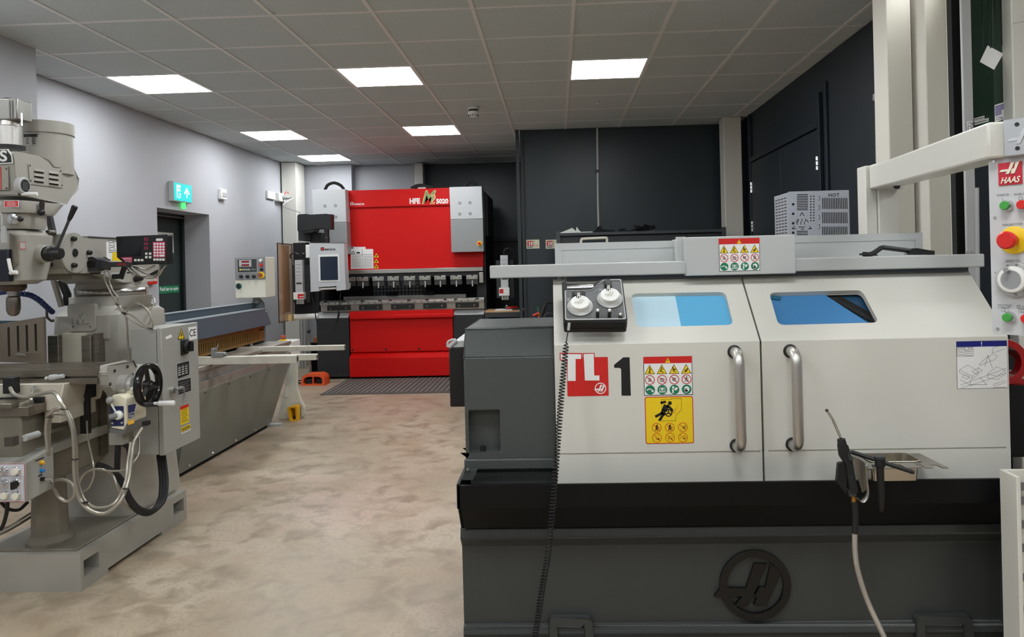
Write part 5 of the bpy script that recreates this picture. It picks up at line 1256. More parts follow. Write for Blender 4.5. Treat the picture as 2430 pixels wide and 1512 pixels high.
# end bracket and power feed
fe = FX(TX1 + .0)
q = MB(); brk = [(3.19, .955), (3.21, .985), (3.40, .985), (3.42, .955), (3.40, .90), (3.36, .86), (3.34, .82), (3.27, .82), (3.25, .86), (3.20, .90)]
q.plate([brk], fe, .035, .035); eb = q.build('end_bracket', mg, MI, bevel=.006)
for (a, b_) in ((3.215, .905), (3.25, .96), (3.35, .965), (3.39, .92)):
    q = MB(); q.rev([(.008, .0), (.007, .004)], fe.pt(a, b_, .035), (1, 0, 0), 12); q.build('socket_screw', dsteel, eb)
hc = Vector((-1.885, 3.305, at(350, 914, 3.305).z)); sx = TX1 + .035
q = MB(); q.tube([(sx, hc.y, hc.z), (sx + .04, hc.y, hc.z), (sx + .042, hc.y, hc.z), (sx + .06, hc.y, hc.z), (sx + .062, hc.y, hc.z), (hc.x, hc.y, hc.z)], [.05, .05, .04, .04, .018, .018], 28); q.build('feed_dial', mat('dial_alu', (176, 174, 168), .35, .4), MI)
R_ = .093
V = []; q = MB(); rimp = [(math.cos(2 * math.pi * k / 36) * R_, math.sin(2 * math.pi * k / 36) * R_) for k in range(37)]
q.rev([(R_ - .016, -.012), (R_ + .004, -.016), (R_ + .008, 0), (R_ + .004, .014), (R_ - .016, .012), (R_ - .02, 0), (R_ - .016, -.012)], hc, (1, 0, 0), 48, False); hw = q.build('handwheel', mat('black_gloss', (14, 14, 15), .18), MI)
q = MB(); q.rev([(.022, -.018), (.022, .012), (.012, .014)], hc, (1, 0, 0), 24); q.build('wheel_hub', black, hw)
for k in range(3):
    a = math.radians(100 + 120 * k); q = MB(); e = hc + Vector((0, math.cos(a), math.sin(a))) * (R_ - .012); s0_ = hc + Vector((0, math.cos(a), math.sin(a))) * .015; q.tube([s0_, e], [.012, .008], 8); q.build('wheel_spoke', black, hw)
q = MB(); q.rev([(.008, .012), (.007, .018)], hc, (1, 0, 0), 12); q.build('hub_bolt', chrome, hw)
hp = hc + Vector((.005, .02, -R_ + .004)); q = MB(); q.tube([hp, hp + Vector((.025, 0, 0)), hp + Vector((.03, 0, 0)), hp + Vector((.10, 0, 0)), hp + Vector((.104, 0, 0))], [.007, .008, .012, .013, .009], 16); q.build('wheel_handle', mat('handle_white', (222, 222, 220), .3), hw)
# feed box
pfm = mat('feed_cream', (226, 220, 196), .4)
fx0 = FY(3.22)
pz1, pz0 = at(300, 940, 3.25).z, at(300, 1012, 3.25).z
x0_, x1_ = at(262, 980, 3.22).x, -1.94
q = MB(); q.plate([[(x0_, pz0), (x0_ + .06, pz0 - .012), (x1_, pz0 + .02), (x1_, pz1 - .005), (x1_ - .02, pz1 + .01), (x0_ + .01, pz1 + .01), (x0_, pz1 - .01)]], fx0, 0, .16); q.box(x0_ + .02, x0_ + .07, 3.27, 3.33, pz1, .88); pf = q.build('power_feed', pfm, MI, bevel=.006)
q = MB(); q.plate([[(x0_ - .003, pz0 - .02), (x0_ + .06, pz0 - .03), (x1_ + .003, pz0 + .0), (x1_ + .003, pz0 + .018), (x0_ + .06, pz0 - .012), (x0_ - .003, pz0 - .001)]], fx0, .004, .168); q.build('feed_box_base', mat('feed_base_grey', (104, 104, 102), .5), MI)
q = MB(); r = fx0.rect(264, 964, 294, 1011); q.plate([rrect(*r, .004)], fx0, .003, .003); fp2 = q.build('feed_panel', navy, pf)
q = MB(); c = at(283, 985, 3.22); q.rev([(.021, .003), (.02, .014), (.014, .02)], c, (0, -1, 0), 24); fl = q.build('feed_collar', white, pf)
q = MB(); d = Vector((-.03, -.03, -.004)); q.tube([c + Vector((0, -.01, 0)), c + d * .6, c + d], [.013, .014, .012], 16); q.build('feed_knob', midgrey, pf)
q = MB(); s0_ = c + Vector((0, -.015, .005)); e = at(263, 957, 3.19); q.tube([s0_, e], [.004, .004], 8); q.build('feed_stick', white, pf); q = MB(); q.ball(e + Vector((-.004, 0, .012)), .017); q.build('stick_knob', mat('knob_grey', (140, 140, 138), .3), pf)
for (px, py) in ((269, 1004), (291, 1003)): q = MB(); q.rev([(.006, .003), (.005, .008)], at(px, py, 3.22), (0, -1, 0), 12); q.build('feed_switch', chrome, pf)
q = MB(); r = fx0.rect(304, 961, 322, 980); q.plate([fx0.uvs([(304, 962), (324, 958), (319, 977), (305, 981)])], fx0, .002); q.plate([fx0.uvs([(305, 983), (319, 979), (319, 988), (306, 993)])], fx0, .002)
q.use(1).ptext('ALSGN', fx0, 307, 983.5, 318, 989, .003); q.use(2).plate([fx0.uvs([(304, 1000), (319, 995), (319, 1004), (305, 1009)])], fx0, .002)
q.build('feed_labels', [navy, whiteink, mat('amber_ink', (240, 180, 50), .5)], pf, smooth=False)
q = MB(); r = fx0.rect(334, 1002, 346, 1012); q.box(r[0], r[1], 3.23, 3.26, r[2], r[3]); q.build('cable_gland', black, pf)
q = MB(); r = FY(3.3).rect(264, 1035, 298, 1052); q.box(r[0], r[1], 3.28, 3.33, r[2] - .005, r[3] + .02); q.build('feed_foot', mg, MI, bevel=.003)
# electrical cabinet
CX0, CX1, CYf, CYb, CZ0, CZ1 = -2.075, -1.922, 3.495, 3.85, .515, 1.125
q = MB(); q.box(CX0, CX1 - .028, CYf, CYb, CZ0, CZ1); cab_ = q.build('electrical_cabinet', cabg, MI, bevel=.003)
q = MB(); q.box(CX1 - .024, CX1, CYf - .004, CYb + .004, CZ0 - .004, CZ1 + .004); cd = q.build('cabinet_door', cabg, MI, bevel=.003)
q = MB(); q.box(CX0 - .09, CX0, CYf + .12, CYb - .02, CZ0 + .15, CZ1 - .1); q.build('cabinet_mount', mg, MI)
fd_ = FX(CX1)
q = MB(); q.plate([fd_.uvs([(421, 807), (438, 804), (430, 779)])], fd_, .001); q.use(1).plate([fd_.uvs([(423, 805), (436, 803), (430, 782)])], fd_, .0014); q.use(0).plate([fd_.uvs([(430, 788), (427, 797), (430, 796), (428, 803), (433, 794), (430, 795), (432, 788)])], fd_, .0018); q.build('voltage_sign', [blackink, yellow], cd, smooth=False)
q = MB(); q.plate([fd_.uvs([(446, 777), (466, 774), (467, 804), (449, 808)])], fd_, .001); a = fd_.uv(449, 800); e = fd_.uv(464, 780); q.use(1).text('CE', fd_, a[0], a[1], e[0] - a[0], e[1] - a[1], .0014, bold=.01); q.build('ce_sticker', [whiteink, blackink], cd, smooth=False)
c = fd_.uv(436, 822); q = MB(); q.fbox(fd_, c[0] - .035, c[0] + .03, c[1] - .042, c[1] + .036, 0, .012); sw_ = q.build('main_switch', black, cd, bevel=.004); q = MB(); q.rev([(.032, .012), (.03, .03), (.022, .032)], fd_.pt(c[0], c[1], 0), (1, 0, 0), 28); q.fbox(fd_, c[0] - .008, c[0] + .008, c[1] - .026, c[1] + .026, .03, .05); q.build('switch_knob', black, sw_, bevel=.003)
for (x0p, y0p, x1p, y1p, kind) in ((418, 858, 450, 898, 0), (420, 898, 454, 936, 1)):
    q = MB(); U = fd_.uvs([(x0p, y0p + 5), (x1p - 1, y0p - 3), (x1p, y1p - 8), (x0p + 2, y1p + 3)]); q.plate([U], fd_, .001); cu_ = sum(p[0] for p in U) / 4; cv_ = sum(p[1] for p in U) / 4
    q.use(1).plate([[(cu_ + (p[0] - cu_) * .92, cv_ + (p[1] - cv_) * .92) for p in U]], fd_, .0014); q.use(0)
    wd = (U[1][0] - U[0][0]) * .8; ht = (U[1][1] - U[2][1])
    for k in range(5):
        for j in range(3 if kind == 0 else 1):
            u = cu_ - wd / 2 + wd * j / 3; v = cv_ + ht * (.28 - .15 * k)
            if kind == 0 and k > 0: q.plate([rrect(u, u + wd * .24, v, v + ht * .085)], fd_, .0018)
            elif kind == 1 or k == 0: q.plate([rrect(u, u + wd * (.24 if kind == 0 else .95 - .1 * (k % 2)), v, v + ht * .018)], fd_, .0018)
    q.build('rating_plate', [lightgrey, blackink], cd, smooth=False)
c = fd_.uv(405, 925); q = MB(); q.rev([(.014, 0), (.012, .02)], fd_.pt(*c), (1, 0, 0), 16); lk = q.build('door_lock', chrome, cd)
q = MB(); p = fd_.pt(c[0] + .005, c[1], .022); q.tube(catmull([p, p + Vector((.012, .045, 0)), p + Vector((.012, .06, -.03)), p + Vector((.008, .055, -.09))]), [.008] * 9 + [.008 - .0006 * k for k in range(1, 17)], 8); q.build('lock_lever', midgrey, lk)
q = MB(); p = fd_.pt(c[0] - .002, c[1] - .012, .018); q.tube([p, p + Vector((0, .004, -.03)), p + Vector((0, .008, -.05))], [.007, .005, .003], 6); q.build('key', chrome, lk)
q = MB(); a = fd_.uv(428, 1010); e = fd_.uv(447, 958); q.plate([rrect(a[0], e[0], a[1], e[1])], fd_, .001); q.use(1).plate([rrect(a[0], e[0], e[1] - .016, e[1])], fd_, .0014); q.use(2)
for k in range(8): q.plate([rrect(a[0] + .008, e[0] - .008 - .006 * (k % 3), a[1] + .01 + .009 * k, a[1] + .0125 + .009 * k)], fd_, .0014)
q.build('yellow_notice', [yellow, redink, blackink], cd, smooth=False)
q = MB(); a = fd_.uv(429, 1031); e = fd_.uv(451, 1006); q.plate([rrect(a[0], e[0] - .0, a[1], e[1])], fd_, .0018); q.use(1).plate([rrect(a[0], e[0], e[1] - .022, e[1])], fd_, .0022); q.use(2).text('CAUTION', fd_, a[0] + .006, e[1] - .017, e[0] - a[0] - .012, .011, .0026, bold=.02)
for k in range(3): q.plate([rrect(a[0] + .006, e[0] - .01, a[1] + .006 + .009 * k, a[1] + .009 + .009 * k)], fd_, .0022)
q.build('caution_notice', [whiteink, yellow, blackink], cd, smooth=False)
q = MB(); a = fd_.uv(431, 955); e = fd_.uv(442, 937); q.frame(fd_, a[0], e[0], a[1], e[1], .002, .001); q.line(fd_, (a[0] + .008, a[1] + .01), (e[0] - .008, e[1] - .01), .003, .001); q.build('small_sticker', greyink, cd)
q = MB(); q.plate([fd_.uvs([(392, 800), (406, 793), (408, 800), (394, 806)])], fd_, .001); q.build('torn_label', paper, cd)
fcf = FY(CYf); q = MB(); q.prect(fcf, 321, 864, 379, 906, .001); q.use(1); q.prect(fcf, 321, 906, 379, 965, .0015); q.build('spec_sheet', [paper, black], cab_, smooth=False)
# flexible conduits and cables
def cable(name, pts, r, m, n=10, parent=MI):
    pth = catmull([at(*p) for p in pts], 8); q = MB()
    if m is conduit and r > .0055:          # corrugated metal hose: a ring every few millimetres
        out = [pth[0]]; step = .003; need = step
        for a, c in zip(pth, pth[1:]):
            d = (c - a).length; t = need
            while t < d: out.append(a.lerp(c, t / d)); t += step
            need = t - d
        q.tube(out, [r if k % 2 else r * .9 for k in range(len(out))], 9)
    else: q.tube(pth, r, n)
    return q.build(name, m, parent)
cable('flex_conduit', [(24, 920, 3.08), (34, 936, 3.06), (60, 943, 3.04), (100, 934, 3.03), (128, 932, 3.02), (145, 955, 3.0), (158, 980, 3.0), (172, 1020, 3.0), (176, 1070, 3.0), (177, 1130, 3.0), (190, 1185, 3.0), (215, 1212, 3.0), (250, 1218, 3.02), (285, 1190, 3.05), (305, 1140, 3.1), (312, 1090, 3.15), (318, 1050, 3.2), (338, 1015, 3.24)], .0082, conduit)
cable('flex_conduit', [(153, 968, 3.0), (130, 972, 3.0), (113, 992, 3.0), (110, 1030, 3.0), (114, 1068, 3.0), (116, 1080, 3.02)], .0082, conduit)
cable('flex_conduit', [(160, 985, 3.03), (124, 985, 3.03), (118, 1020, 3.03), (116, 1075, 3.04)], .006, conduit)
cable('flex_conduit', [(160, 975, 3.02), (172, 1000, 3.02), (181, 1060, 3.02), (183, 1130, 3.02), (200, 1185, 3.02), (230, 1205, 3.02), (270, 1195, 3.04), (296, 1150, 3.1), (303, 1100, 3.14), (310, 1050, 3.2)], .0065, conduit)
cable('flex_conduit', [(112, 1140, 3.17), (128, 1160, 3.13), (140, 1180, 3.1), (160, 1190, 3.1), (176, 1175, 3.1), (172, 1150, 3.1), (150, 1138, 3.1), (128, 1142, 3.12), (108, 1150, 3.17)], .0075, conduit)
cable('flex_conduit', [(186, 1150, 3.15), (200, 1125, 3.15), (230, 1113, 3.15), (265, 1125, 3.2), (280, 1160, 3.2), (300, 1200, 3.27), (330, 1214, 3.38), (362, 1205, 3.5), (378, 1180, 3.56)], .006, conduit)
cable('flex_conduit', [(190, 1170, 3.15), (210, 1158, 3.15), (222, 1130, 3.15), (221, 1100, 3.15), (212, 1060, 3.2), (207, 1020, 3.25), (206, 1000, 3.3)], .0042, conduit)
cable('flex_conduit', [(226, 1114, 3.16), (270, 1118, 3.18), (300, 1112, 3.2), (325, 1085, 3.25), (330, 1060, 3.3), (328, 1035, 3.35)], .0045, conduit)
for k, dx in enumerate((0, 7, 13)):
    cable('black_hose', [(376 + dx, 1080, 3.62), (380 + dx, 1110, 3.6), (383 + dx, 1150, 3.55), (378 + dx * .8, 1190, 3.5), (358, 1212 + dx * .5, 3.42), (330, 1206 + dx * .8, 3.35), (308, 1180 + dx, 3.28), (290, 1140 + dx, 3.25), (270, 1120, 3.22), (250, 1108, 3.22), (232, 1102, 3.24)], .011 - .001 * k, rubber)
cable('black_hose', [(280, 1050, 3.3), (279, 1080, 3.3), (278, 1115, 3.32)], .013, rubber)
cable('black_hose', [(292, 1054, 3.3), (304, 1062, 3.32), (308, 1090, 3.34)], .010, rubber)
cable('black_hose', [(18, 1186, 3.0), (16, 1215, 3.02), (8, 1245, 3.05), (0, 1258, 3.05)], .008, rubber)
cable('black_hose', [(2, 1192, 3.02), (20, 1208, 3.05), (45, 1210, 3.08), (66, 1192, 3.12)], .007, rubber)
cable('floor_cable', [(-10, 1262, 3.2), (20, 1250, 3.24), (50, 1232, 3.28), (88, 1208, 3.36)], .006, conduit)
cable('floor_cable', [(-10, 1272, 3.18), (25, 1256, 3.22), (88, 1218, 3.36)], .006, mgd)
for (px, py, Y) in ((118, 990, 3.0), (152, 971, 3.0), (178, 1090, 3.0), (201, 1192, 3.0), (299, 1160, 3.05), (322, 1040, 3.22), (232, 1108, 3.16), (384, 1112, 3.6)):
    c = at(px, py, Y); q = MB(); q.rev([(.014, -.0015), (.014, .0015)], c, (0.1, .1, 1), 10); q.build('cable_tie', black, MI)
# DRO wiring on the column
cable('dro_cable', [(250, 640, 3.46), (247, 655, 3.46), (252, 672, 3.47), (263, 695, 3.47), (276, 720, 3.48), (290, 742, 3.48), (315, 762, 3.49), (345, 778, 3.49), (362, 776, 3.49), (360, 755, 3.49), (350, 735, 3.49), (330, 722, 3.49), (312, 724, 3.49), (300, 745, 3.49), (302, 775, 3.49), (303, 810, 3.50), (306, 855, 3.5)], .0042, conduit)
cable('dro_cable', [(255, 640, 3.47), (262, 655, 3.47), (260, 668, 3.47), (268, 690, 3.47), (280, 705, 3.47), (278, 715, 3.47), (290, 735, 3.48), (318, 752, 3.48), (342, 770, 3.48), (360, 778, 3.48)], .0038, conduit)
cable('dro_cable', [(300, 750, 3.5), (303, 732, 3.5), (320, 718, 3.5), (340, 728, 3.5), (358, 752, 3.5), (352, 770, 3.5), (340, 768, 3.5), (350, 745, 3.52), (364, 725, 3.55), (366, 710, 3.6), (354, 705, 3.7)], .0036, conduit)
for (px, py) in ((259, 673), (270, 694), (279, 722), (294, 743), (331, 725), (358, 780)):
    q = MB(); q.rev([(.011, -.0015), (.011, .0015)], at(px, py, 3.475), (.4, 0, 1), 10); q.build('cable_tie', black, MI)

# push button station
PB = MI
Yf0 = 2.98
xb1 = at(62, 1145, Yf0).x; zz1, zz0 = at(62, 1098, Yf0).z, at(62, 1192, Yf0).z
q = MB(); ztop = zz1 + .012
q.plate([[(Yf0, zz0), (Yf0 + .17, zz0 + .01), (Yf0 + .17, ztop + .01), (Yf0 + .0, zz1)]], FX(xb1), 0, .22); bxo = q.build('button_box', cabg, PB, bevel=.003, label='grey six button control box')
q = MB(); q.box(xb1 - .2, xb1 - .03, Yf0 + .15, 3.05, zz0 + .05, zz1 - .03); q.build('button_box_mount', darkgrey, PB)
ff_ = FY(Yf0)
q = MB(); r = (xb1 - .215, xb1 - .004, zz0 + .003, zz1 - .004); q.plate([rrect(*r)], ff_, .0015); q.use(1).frame(ff_, r[0], r[1], r[2], r[3], .0015, .0018); q.use(2).frame(ff_, ff_.uv(2, 1130)[0], ff_.uv(27, 1130)[0], ff_.uv(10, 1187)[1], ff_.uv(10, 1130)[1], .001, .002); q.frame(ff_, ff_.uv(30, 1130)[0], ff_.uv(57, 1130)[0], ff_.uv(40, 1186)[1], ff_.uv(40, 1130)[1], .001, .002)
q.text('AUTO', ff_, *ff_.uv(33, 1137), .012, .004, .002); q.text('MAN', ff_, *ff_.uv(46, 1137), .012, .004, .002)
q.build('button_plate', [mat('plate_lilac', (206, 206, 214), .45), redink, darkgrey], bxo, smooth=False)
for (px, py, kd) in ((11, 1117, 1), (40, 1118, 0), (12, 1147, 1), (40, 1147, 2), (14, 1175, 0), (41, 1176, 0)):
    c = at(px, py, Yf0); q = MB(); q.rev([(.0185, 0), (.0185, .006), (.016, .008)], c, (0, -1, 0), 24); bz = q.build('button_bezel', chrome, bxo)
    q = MB()
    if kd == 0: q.rev([(.0145, .008), (.0145, .016), (.012, .018)], c, (0, -1, 0), 22); q.build('button_cap', mat('cap_cream', (228, 224, 208), .35), bz)
    elif kd == 1: q.rev([(.014, .008), (.013, .03), (.009, .032)], c, (0, -1, 0), 22); q.build('button_cap', chrome, bz)
    else: q.box(c.x - .006, c.x + .008, c.y - .03, c.y - .008, c.z - .018, c.z + .012); q.build('selector', black, bz)
fs_ = FX(xb1)
for (px, py, m_, nm) in ((97, 1098, mat('amber_button', (240, 180, 40), .3), 'amber_button'), (97, 1117, mat('blue_button', (30, 130, 200), .3), 'blue_button')):
    u = fs_.uv(px, py); q = MB(); q.rev([(.0085, 0), (.0085, .012), (.007, .014)], fs_.pt(*u), (1, 0, 0), 18); q.build(nm, m_, bxo)
u = fs_.uv(98, 1137); q = MB(); q.rev([(.009, 0), (.008, .014)], fs_.pt(*u), (1, 0, 0), 16); ks = q.build('key_switch', black, bxo); q = MB(); p = fs_.pt(u[0], u[1], .014); q.tube([p, p + Vector((.02, .015, -.002)), p + Vector((.02, .02, -.02))], [.005, .005, .004], 8); q.build('key', chrome, ks)
q = MB(); q.plate([fs_.uvs([(83, 1093), (104, 1084), (104, 1087), (83, 1096)])], fs_, .001); q.plate([fs_.uvs([(90, 1129), (100, 1125), (100, 1128), (90, 1132)])], fs_, .001); q.build('print_strips', blackink, bxo)

# digital readout
DR = MI
Yd = 3.5; fdr = Fr((0, Yd, 0), (1, .0, 0), (0, 0, 1))
def DU(pts): return fdr.uvs(pts)
out = DU([(277, 563), (396, 558), (397, 625), (301, 628), (279, 610)])
q = MB(); q.plate([out], fdr, 0, .05); dro = q.build('readout_console', black, DR, bevel=.003, label='black readout console with screen and pink keypad')
q = MB(); q.prect(fdr, 285, 564, 334, 608, .0015); q.build('screen', mat('dro_screen', (30, 34, 40), .12), dro)
q = MB(); pink = mat('pink_panel', (206, 62, 108), .45)
q.plate([DU([(287, 611), (314, 610), (314, 624), (301, 624)])], fdr, .0015); q.use(1).ptext('NEWALL', fdr, 293, 612, 313, 616, .002, bold=.02); q.ptext('SA100', fdr, 298, 618.5, 311, 621.5, .002); q.build('brand_panel', [pink, whiteink], dro, smooth=False)
q = MB(); q.prect(fdr, 363.5, 574, 392, 611, .0015); q.build('keypad_panel', pink, dro)
for r_ in range(5):
    for k in range(4):
        if r_ == 4 and k == 3: continue
        px, py = 368 + k * 6.8, 579 + r_ * 6.9; c = fdr.uv(px + (3.4 if r_ == 4 and k == 2 else 0), py); q = MB()
        if r_ == 4 and k == 2: q.plate([rrect(c[0] - .012, c[0] + .012, c[1] - .0052, c[1] + .0052, .005)], fdr, .004, .003)
        else: q.disc(fdr, c, .0054, .004, .003, 12)
        q.build('key_button', white, dro)
for px, py in [(367.5 + 6.9 * k, 616) for k in range(4)] + [(348, 602), (357, 602), (348, 610.5), (357, 610.5)] + [(322 + 8 * k, 617.5) for k in range(3)]:
    c = fdr.uv(px, py); q = MB(); q.plate([rrect(c[0] - .0055, c[0] + .0055, c[1] - .0055, c[1] + .0055, .0015)], fdr, .004, .003); q.build('square_key', white, dro)
c = fdr.uv(379, 569); q = MB(); q.plate([rrect(c[0] - .0165, c[0] + .0165, c[1] - .006, c[1] + .006, .0055)], fdr, .004, .003); q.build('wide_key', white, dro)
for py in (568, 578.5, 589): c = fdr.uv(347, py); q = MB(); q.frame(fdr, c[0] - .008, c[0] + .008, c[1] - .006, c[1] + .006, .0022, .003, .002); q.build('axis_key', pink, dro)
q = MB(); fa = FY(3.46); q.plate([fa.uvs([(233, 617), (262, 622), (300, 622), (300, 632), (255, 634), (233, 640)])], fa, 0, .04); ar_ = q.build('readout_arm', darkgrey, DR, bevel=.003)
q = MB(); q.ptext('NEWALL', fa, 279, 624.5, 300, 629.5, .001, bold=.02); q.build('arm_lettering', redink, ar_)
q = MB(); q.plate([fa.uvs([(203, 614), (222, 611), (234, 617), (234, 640), (205, 643)])], fa, .01, .1); q.build('readout_arm_knuckle', darkgrey, DR, bevel=.004)
q = MB(); r = fa.rect(212, 620, 229, 634); q.plate([rrect(*r, .004)], fa, .018, .01); q.build('readout_arm_clamp', black, DR)
q = MB(); q.tube([at(296, 632, 3.5), at(290, 650, 3.5), at(285, 660, 3.5)], [.012, .012, .016], 10); q.cyl(at(268, 657, 3.48), at(290, 656, 3.48), .012, n=10); q.build('clamp_handle', black, DR)
for pts in ([(305, 632), (325, 650), (350, 660), (375, 655), (390, 632)], [(315, 632), (335, 645), (365, 655), (384, 640), (394, 630)], [(320, 634), (345, 640), (360, 634), (368, 630)], [(300, 633), (312, 648), (340, 655), (372, 652), (380, 630)]):
    cable('signal_cable', [(a, b_, 3.53) for a, b_ in pts], .0036, conduit, parent=DR)
q = MB(); q.plate([FY(3.54).uvs([(350, 652), (374, 640), (380, 648), (366, 657)])], FY(3.54), 0, .02); q.build('connector', black, DR)

# slotted plate standing on the mill table
SG = thing('slotted_plate', 'brown steel plate with four long slots standing on the mill table', 'plate', at(50, 868, 3.45))
FG = Fr(at(103, 752, 3.40), Vector((1, -.30, 0)), (0, 0, 1))
ol = FG.uvs([(-60, 778), (103, 752), (106, 866), (-60, 880)]); vb_ = .9815 - FG.o.z; ol[2] = (ol[2][0], vb_); ol[3] = (ol[3][0], vb_)
sl_ = []
for (xa, ya, yb) in ((20, 776, 847), (42, 773, 836), (63, 771, 836), (84, 768, 834)):
    a = FG.uv(xa, ya); e = FG.uv(xa, yb); sl_.append(list(reversed(roundpoly([(a[0] - .008, e[1]), (a[0] + .008, e[1]), (a[0] + .008, a[1]), (a[0] - .008, a[1])], .0078, 4))))
q = MB(); q.plate([ol] + sl_, FG, 0, .012); q.build('plate', mat('plate_brown_steel', (142, 130, 116), .38, .7, var=.12, vscale=5), SG, bevel=.001)
q = MB(); q.plate([rrect(ol[0][0], ol[1][0] - .01, ol[2][1] + .02, FG.uv(84, 762)[1])], FG, -.0125, .003); q.build('backing_sheet', mat('teal_sheet', (24, 66, 78), .4), SG)
q = MB(); q.tube([FG.pt(*FG.uv(42, 841), .005), FG.pt(*FG.uv(70, 840), .03), FG.pt(*FG.uv(78, 840), .04)], [.006, .006, .004], 10); q.build('locating_pin', steel, SG)
# blue jointed coolant hose
CH = MI
bl = mat('hose_blue', (22, 44, 96), .4)
pth = catmull([at(-6, 695, 3.3), at(20, 692, 3.28), at(45, 697, 3.3), at(70, 700, 3.34), at(92, 712, 3.4), at(110, 728, 3.48), at(126, 742, 3.56)], 3)
for a, c in zip(pth, pth[1:]):
    d = (c - a); q = MB(); q.tube([a, a + d * .3, a + d * .7, a + d * .98], [.008, .0135, .0135, .009], 12); q.build('coolant_hose_segment', bl, CH)
q = MB(); q.tube(catmull([at(111, 735, 3.54), at(112, 752, 3.54), at(120, 761, 3.56)]), .006, 8); q.rev([(.008, 0), (.008, .012)], at(121, 761, 3.57), (1, 0, 0), 10); q.build('coolant_valve', dsteel, CH)
# ------------------------------------------------------------------ guillotine shear (long axis runs away from the camera)
shb = mat('shear_blue_grey', (70, 82, 92), 0.42, var=.05, vscale=5)
shg = mat('shear_panel_grey', (124, 128, 122), 0.4, var=.06, vscale=3)
shc = mat('shear_cream', (216, 213, 198), 0.45)
shbed = mat('shear_bed_steel', (158, 150, 142), 0.36, 0.35, var=.15, vscale=5)
ochre = mat('shear_holddown', (150, 116, 62), 0.4, .5, var=.15, vscale=8)
alu = mat('aluminium_bar', (206, 202, 190), 0.4, .35, var=.08, vscale=12)
SH = thing('guillotine_shear', 'grey and blue sheet metal shear with three aluminium support arms', 'shear', (-2.75, 5.7, 0))
SY0, SY1 = 4.75, 6.5
XS = -2.60
fS = FX(XS)
zbt, zbb = at(619, 730, SY1).z, at(628, 770, SY1).z
ztab = at(690, 810, SY1).z
# beam: sloping front sheet and channel top
q = MB(); q.plate([[(XS + .03, zbb), (XS - .015, zbt - .012), (XS - .10, zbt - .012), (XS - .10, zbb)]], FY(SY0), 0, (SY1 - SY0)); q.build('beam_front', shb, SH, bevel=.003)
q = MB(); q.box(XS - .16, XS - .11, SY0, SY1 - .01, zbb - .1, zbt + .045); q.box(XS - .5, XS - .16, SY0, SY1 - .01, .1, zbb - .05); q.build('beam_back', shb, SH, bevel=.003)
q = MB(); q.box(XS - .165, XS - .105, SY0, SY1 - .01, zbt + .045, zbt + .051); q.box(XS - .105, XS - .012, SY0, SY1, zbt - .012, zbt - .006); q.build('beam_rim', mat('shear_rim', (150, 160, 164), .35), SH)
fe_ = FY(SY1 + .005)
q = MB(); q.plate([fe_.uvs([(600, 713), (613, 709), (623, 718), (634, 772), (626, 772), (626, 836), (600, 836)])], fe_, 0, .035); ef = q.build('end_frame', mat('shear_end_grey', (104, 112, 116), .4), SH, bevel=.003)
q = MB()
for (px, py) in ((618, 739), (622, 761)):
    c = fS.uv(px, py); 
for py in (739, 761):
    q = MB(); c = at(617 if py < 750 else 621, py, SY1 - .05); q.rev([(.008, 0), (.006, .005)], (XS + .012 if py > 750 else XS + .0, SY1 - .04, c.z), (1, 0, 0), 10); q.build('beam_screw', chrome, SH)
# hold-down with finger slots
zh0, zh1 = at(620, 806, SY1).z, zbb + .004
XH2 = XS - .03
q = MB(); q.box(XH2 - .05, XH2, SY0, SY1 - .03, (zh0 + zh1) / 2 + .02, zh1); q.build('hold_down', ochre, SH)
q = MB(); q.box(XH2 - .04, XH2 - .02, SY0, SY1 - .03, zh0, zh1 - .05); q.build('blade', blackm, SH)
q = MB(); q.box(XH2 - .02, XH2 + .004, SY0, SY1 - .03, zh0 - .004, zh0 + .014); q.box(XH2 - .02, XH2 + .0, SY1 - .13, SY1 - .03, zh0, zh1 - .04); q.build('finger_guard', ochre, SH)
nf = 46
for k in range(nf):
    y = SY0 + .02 + (SY1 - SY0 - .17) * k / (nf - 1)
    if k == 0:
        q = MB(); q.box(XH2 - .012, XH2 + .002, y - .010, y + .010, zh0 + .01, (zh0 + zh1) / 2 + .025); f0 = q.build('guard_finger', ochre, SH)
    else:
        o = f0.copy(); COL.objects.link(o); o.parent = SH; o.location = (0, y - (SY0 + .02), 0)
# bed
XT1 = at(691, 812, SY1 + .1).x
q = MB(); q.box(XS - .05, XT1, SY0 - .05, SY1 + .10, ztab - .035, ztab - .006); q.build('bed_table', shbed, SH, bevel=.003)
q = MB(); q.box(XS - .02, XT1 - .012, SY0 - .03, SY1 + .08, ztab - .10, ztab - .035); q.build('bed_apron', shbed, SH)
# body panel leaning in towards the floor
xt_, zt2 = at(690, 852, SY1).x, at(690, 852, SY1).z
xb_ = -2.585
fp0 = Fr((xb_, SY0 + .1, .03), (0, 1, 0), (xt_ - xb_, 0, zt2 - .03)); Lp = math.hypot(xt_ - xb_, zt2 - .03)
q = MB(); q.plate([[(0, 0), (SY1 - SY0 - .12, 0), (SY1 - SY0 - .10, Lp), (-.15, Lp)]], fp0, 0, .006); pn = q.build('front_panel', shg, SH, bevel=.002)
q = MB(); q.plate([[(xb_ - .005, .03), (xt_ - .005, zt2), (xt_ - .02, ztab - .10), (XS - .4, ztab - .10), (XS - .4, .03)]], FY(SY0 - .02), 0, (SY1 - SY0) + .0); q.build('body', mat('shear_body_green', (88, 98, 96), .45), SH)
zz = zt2 - .0
q = MB(); q.plate([[(SY0 + .02, zt2 - .012), (SY1 + .02, zt2 - .012), (SY1 + .02, ztab - .10), (SY0 + .02, ztab - .10)]], FX(xt_ - .004), 0, .02); q.build('throat_plate', shbed, SH)
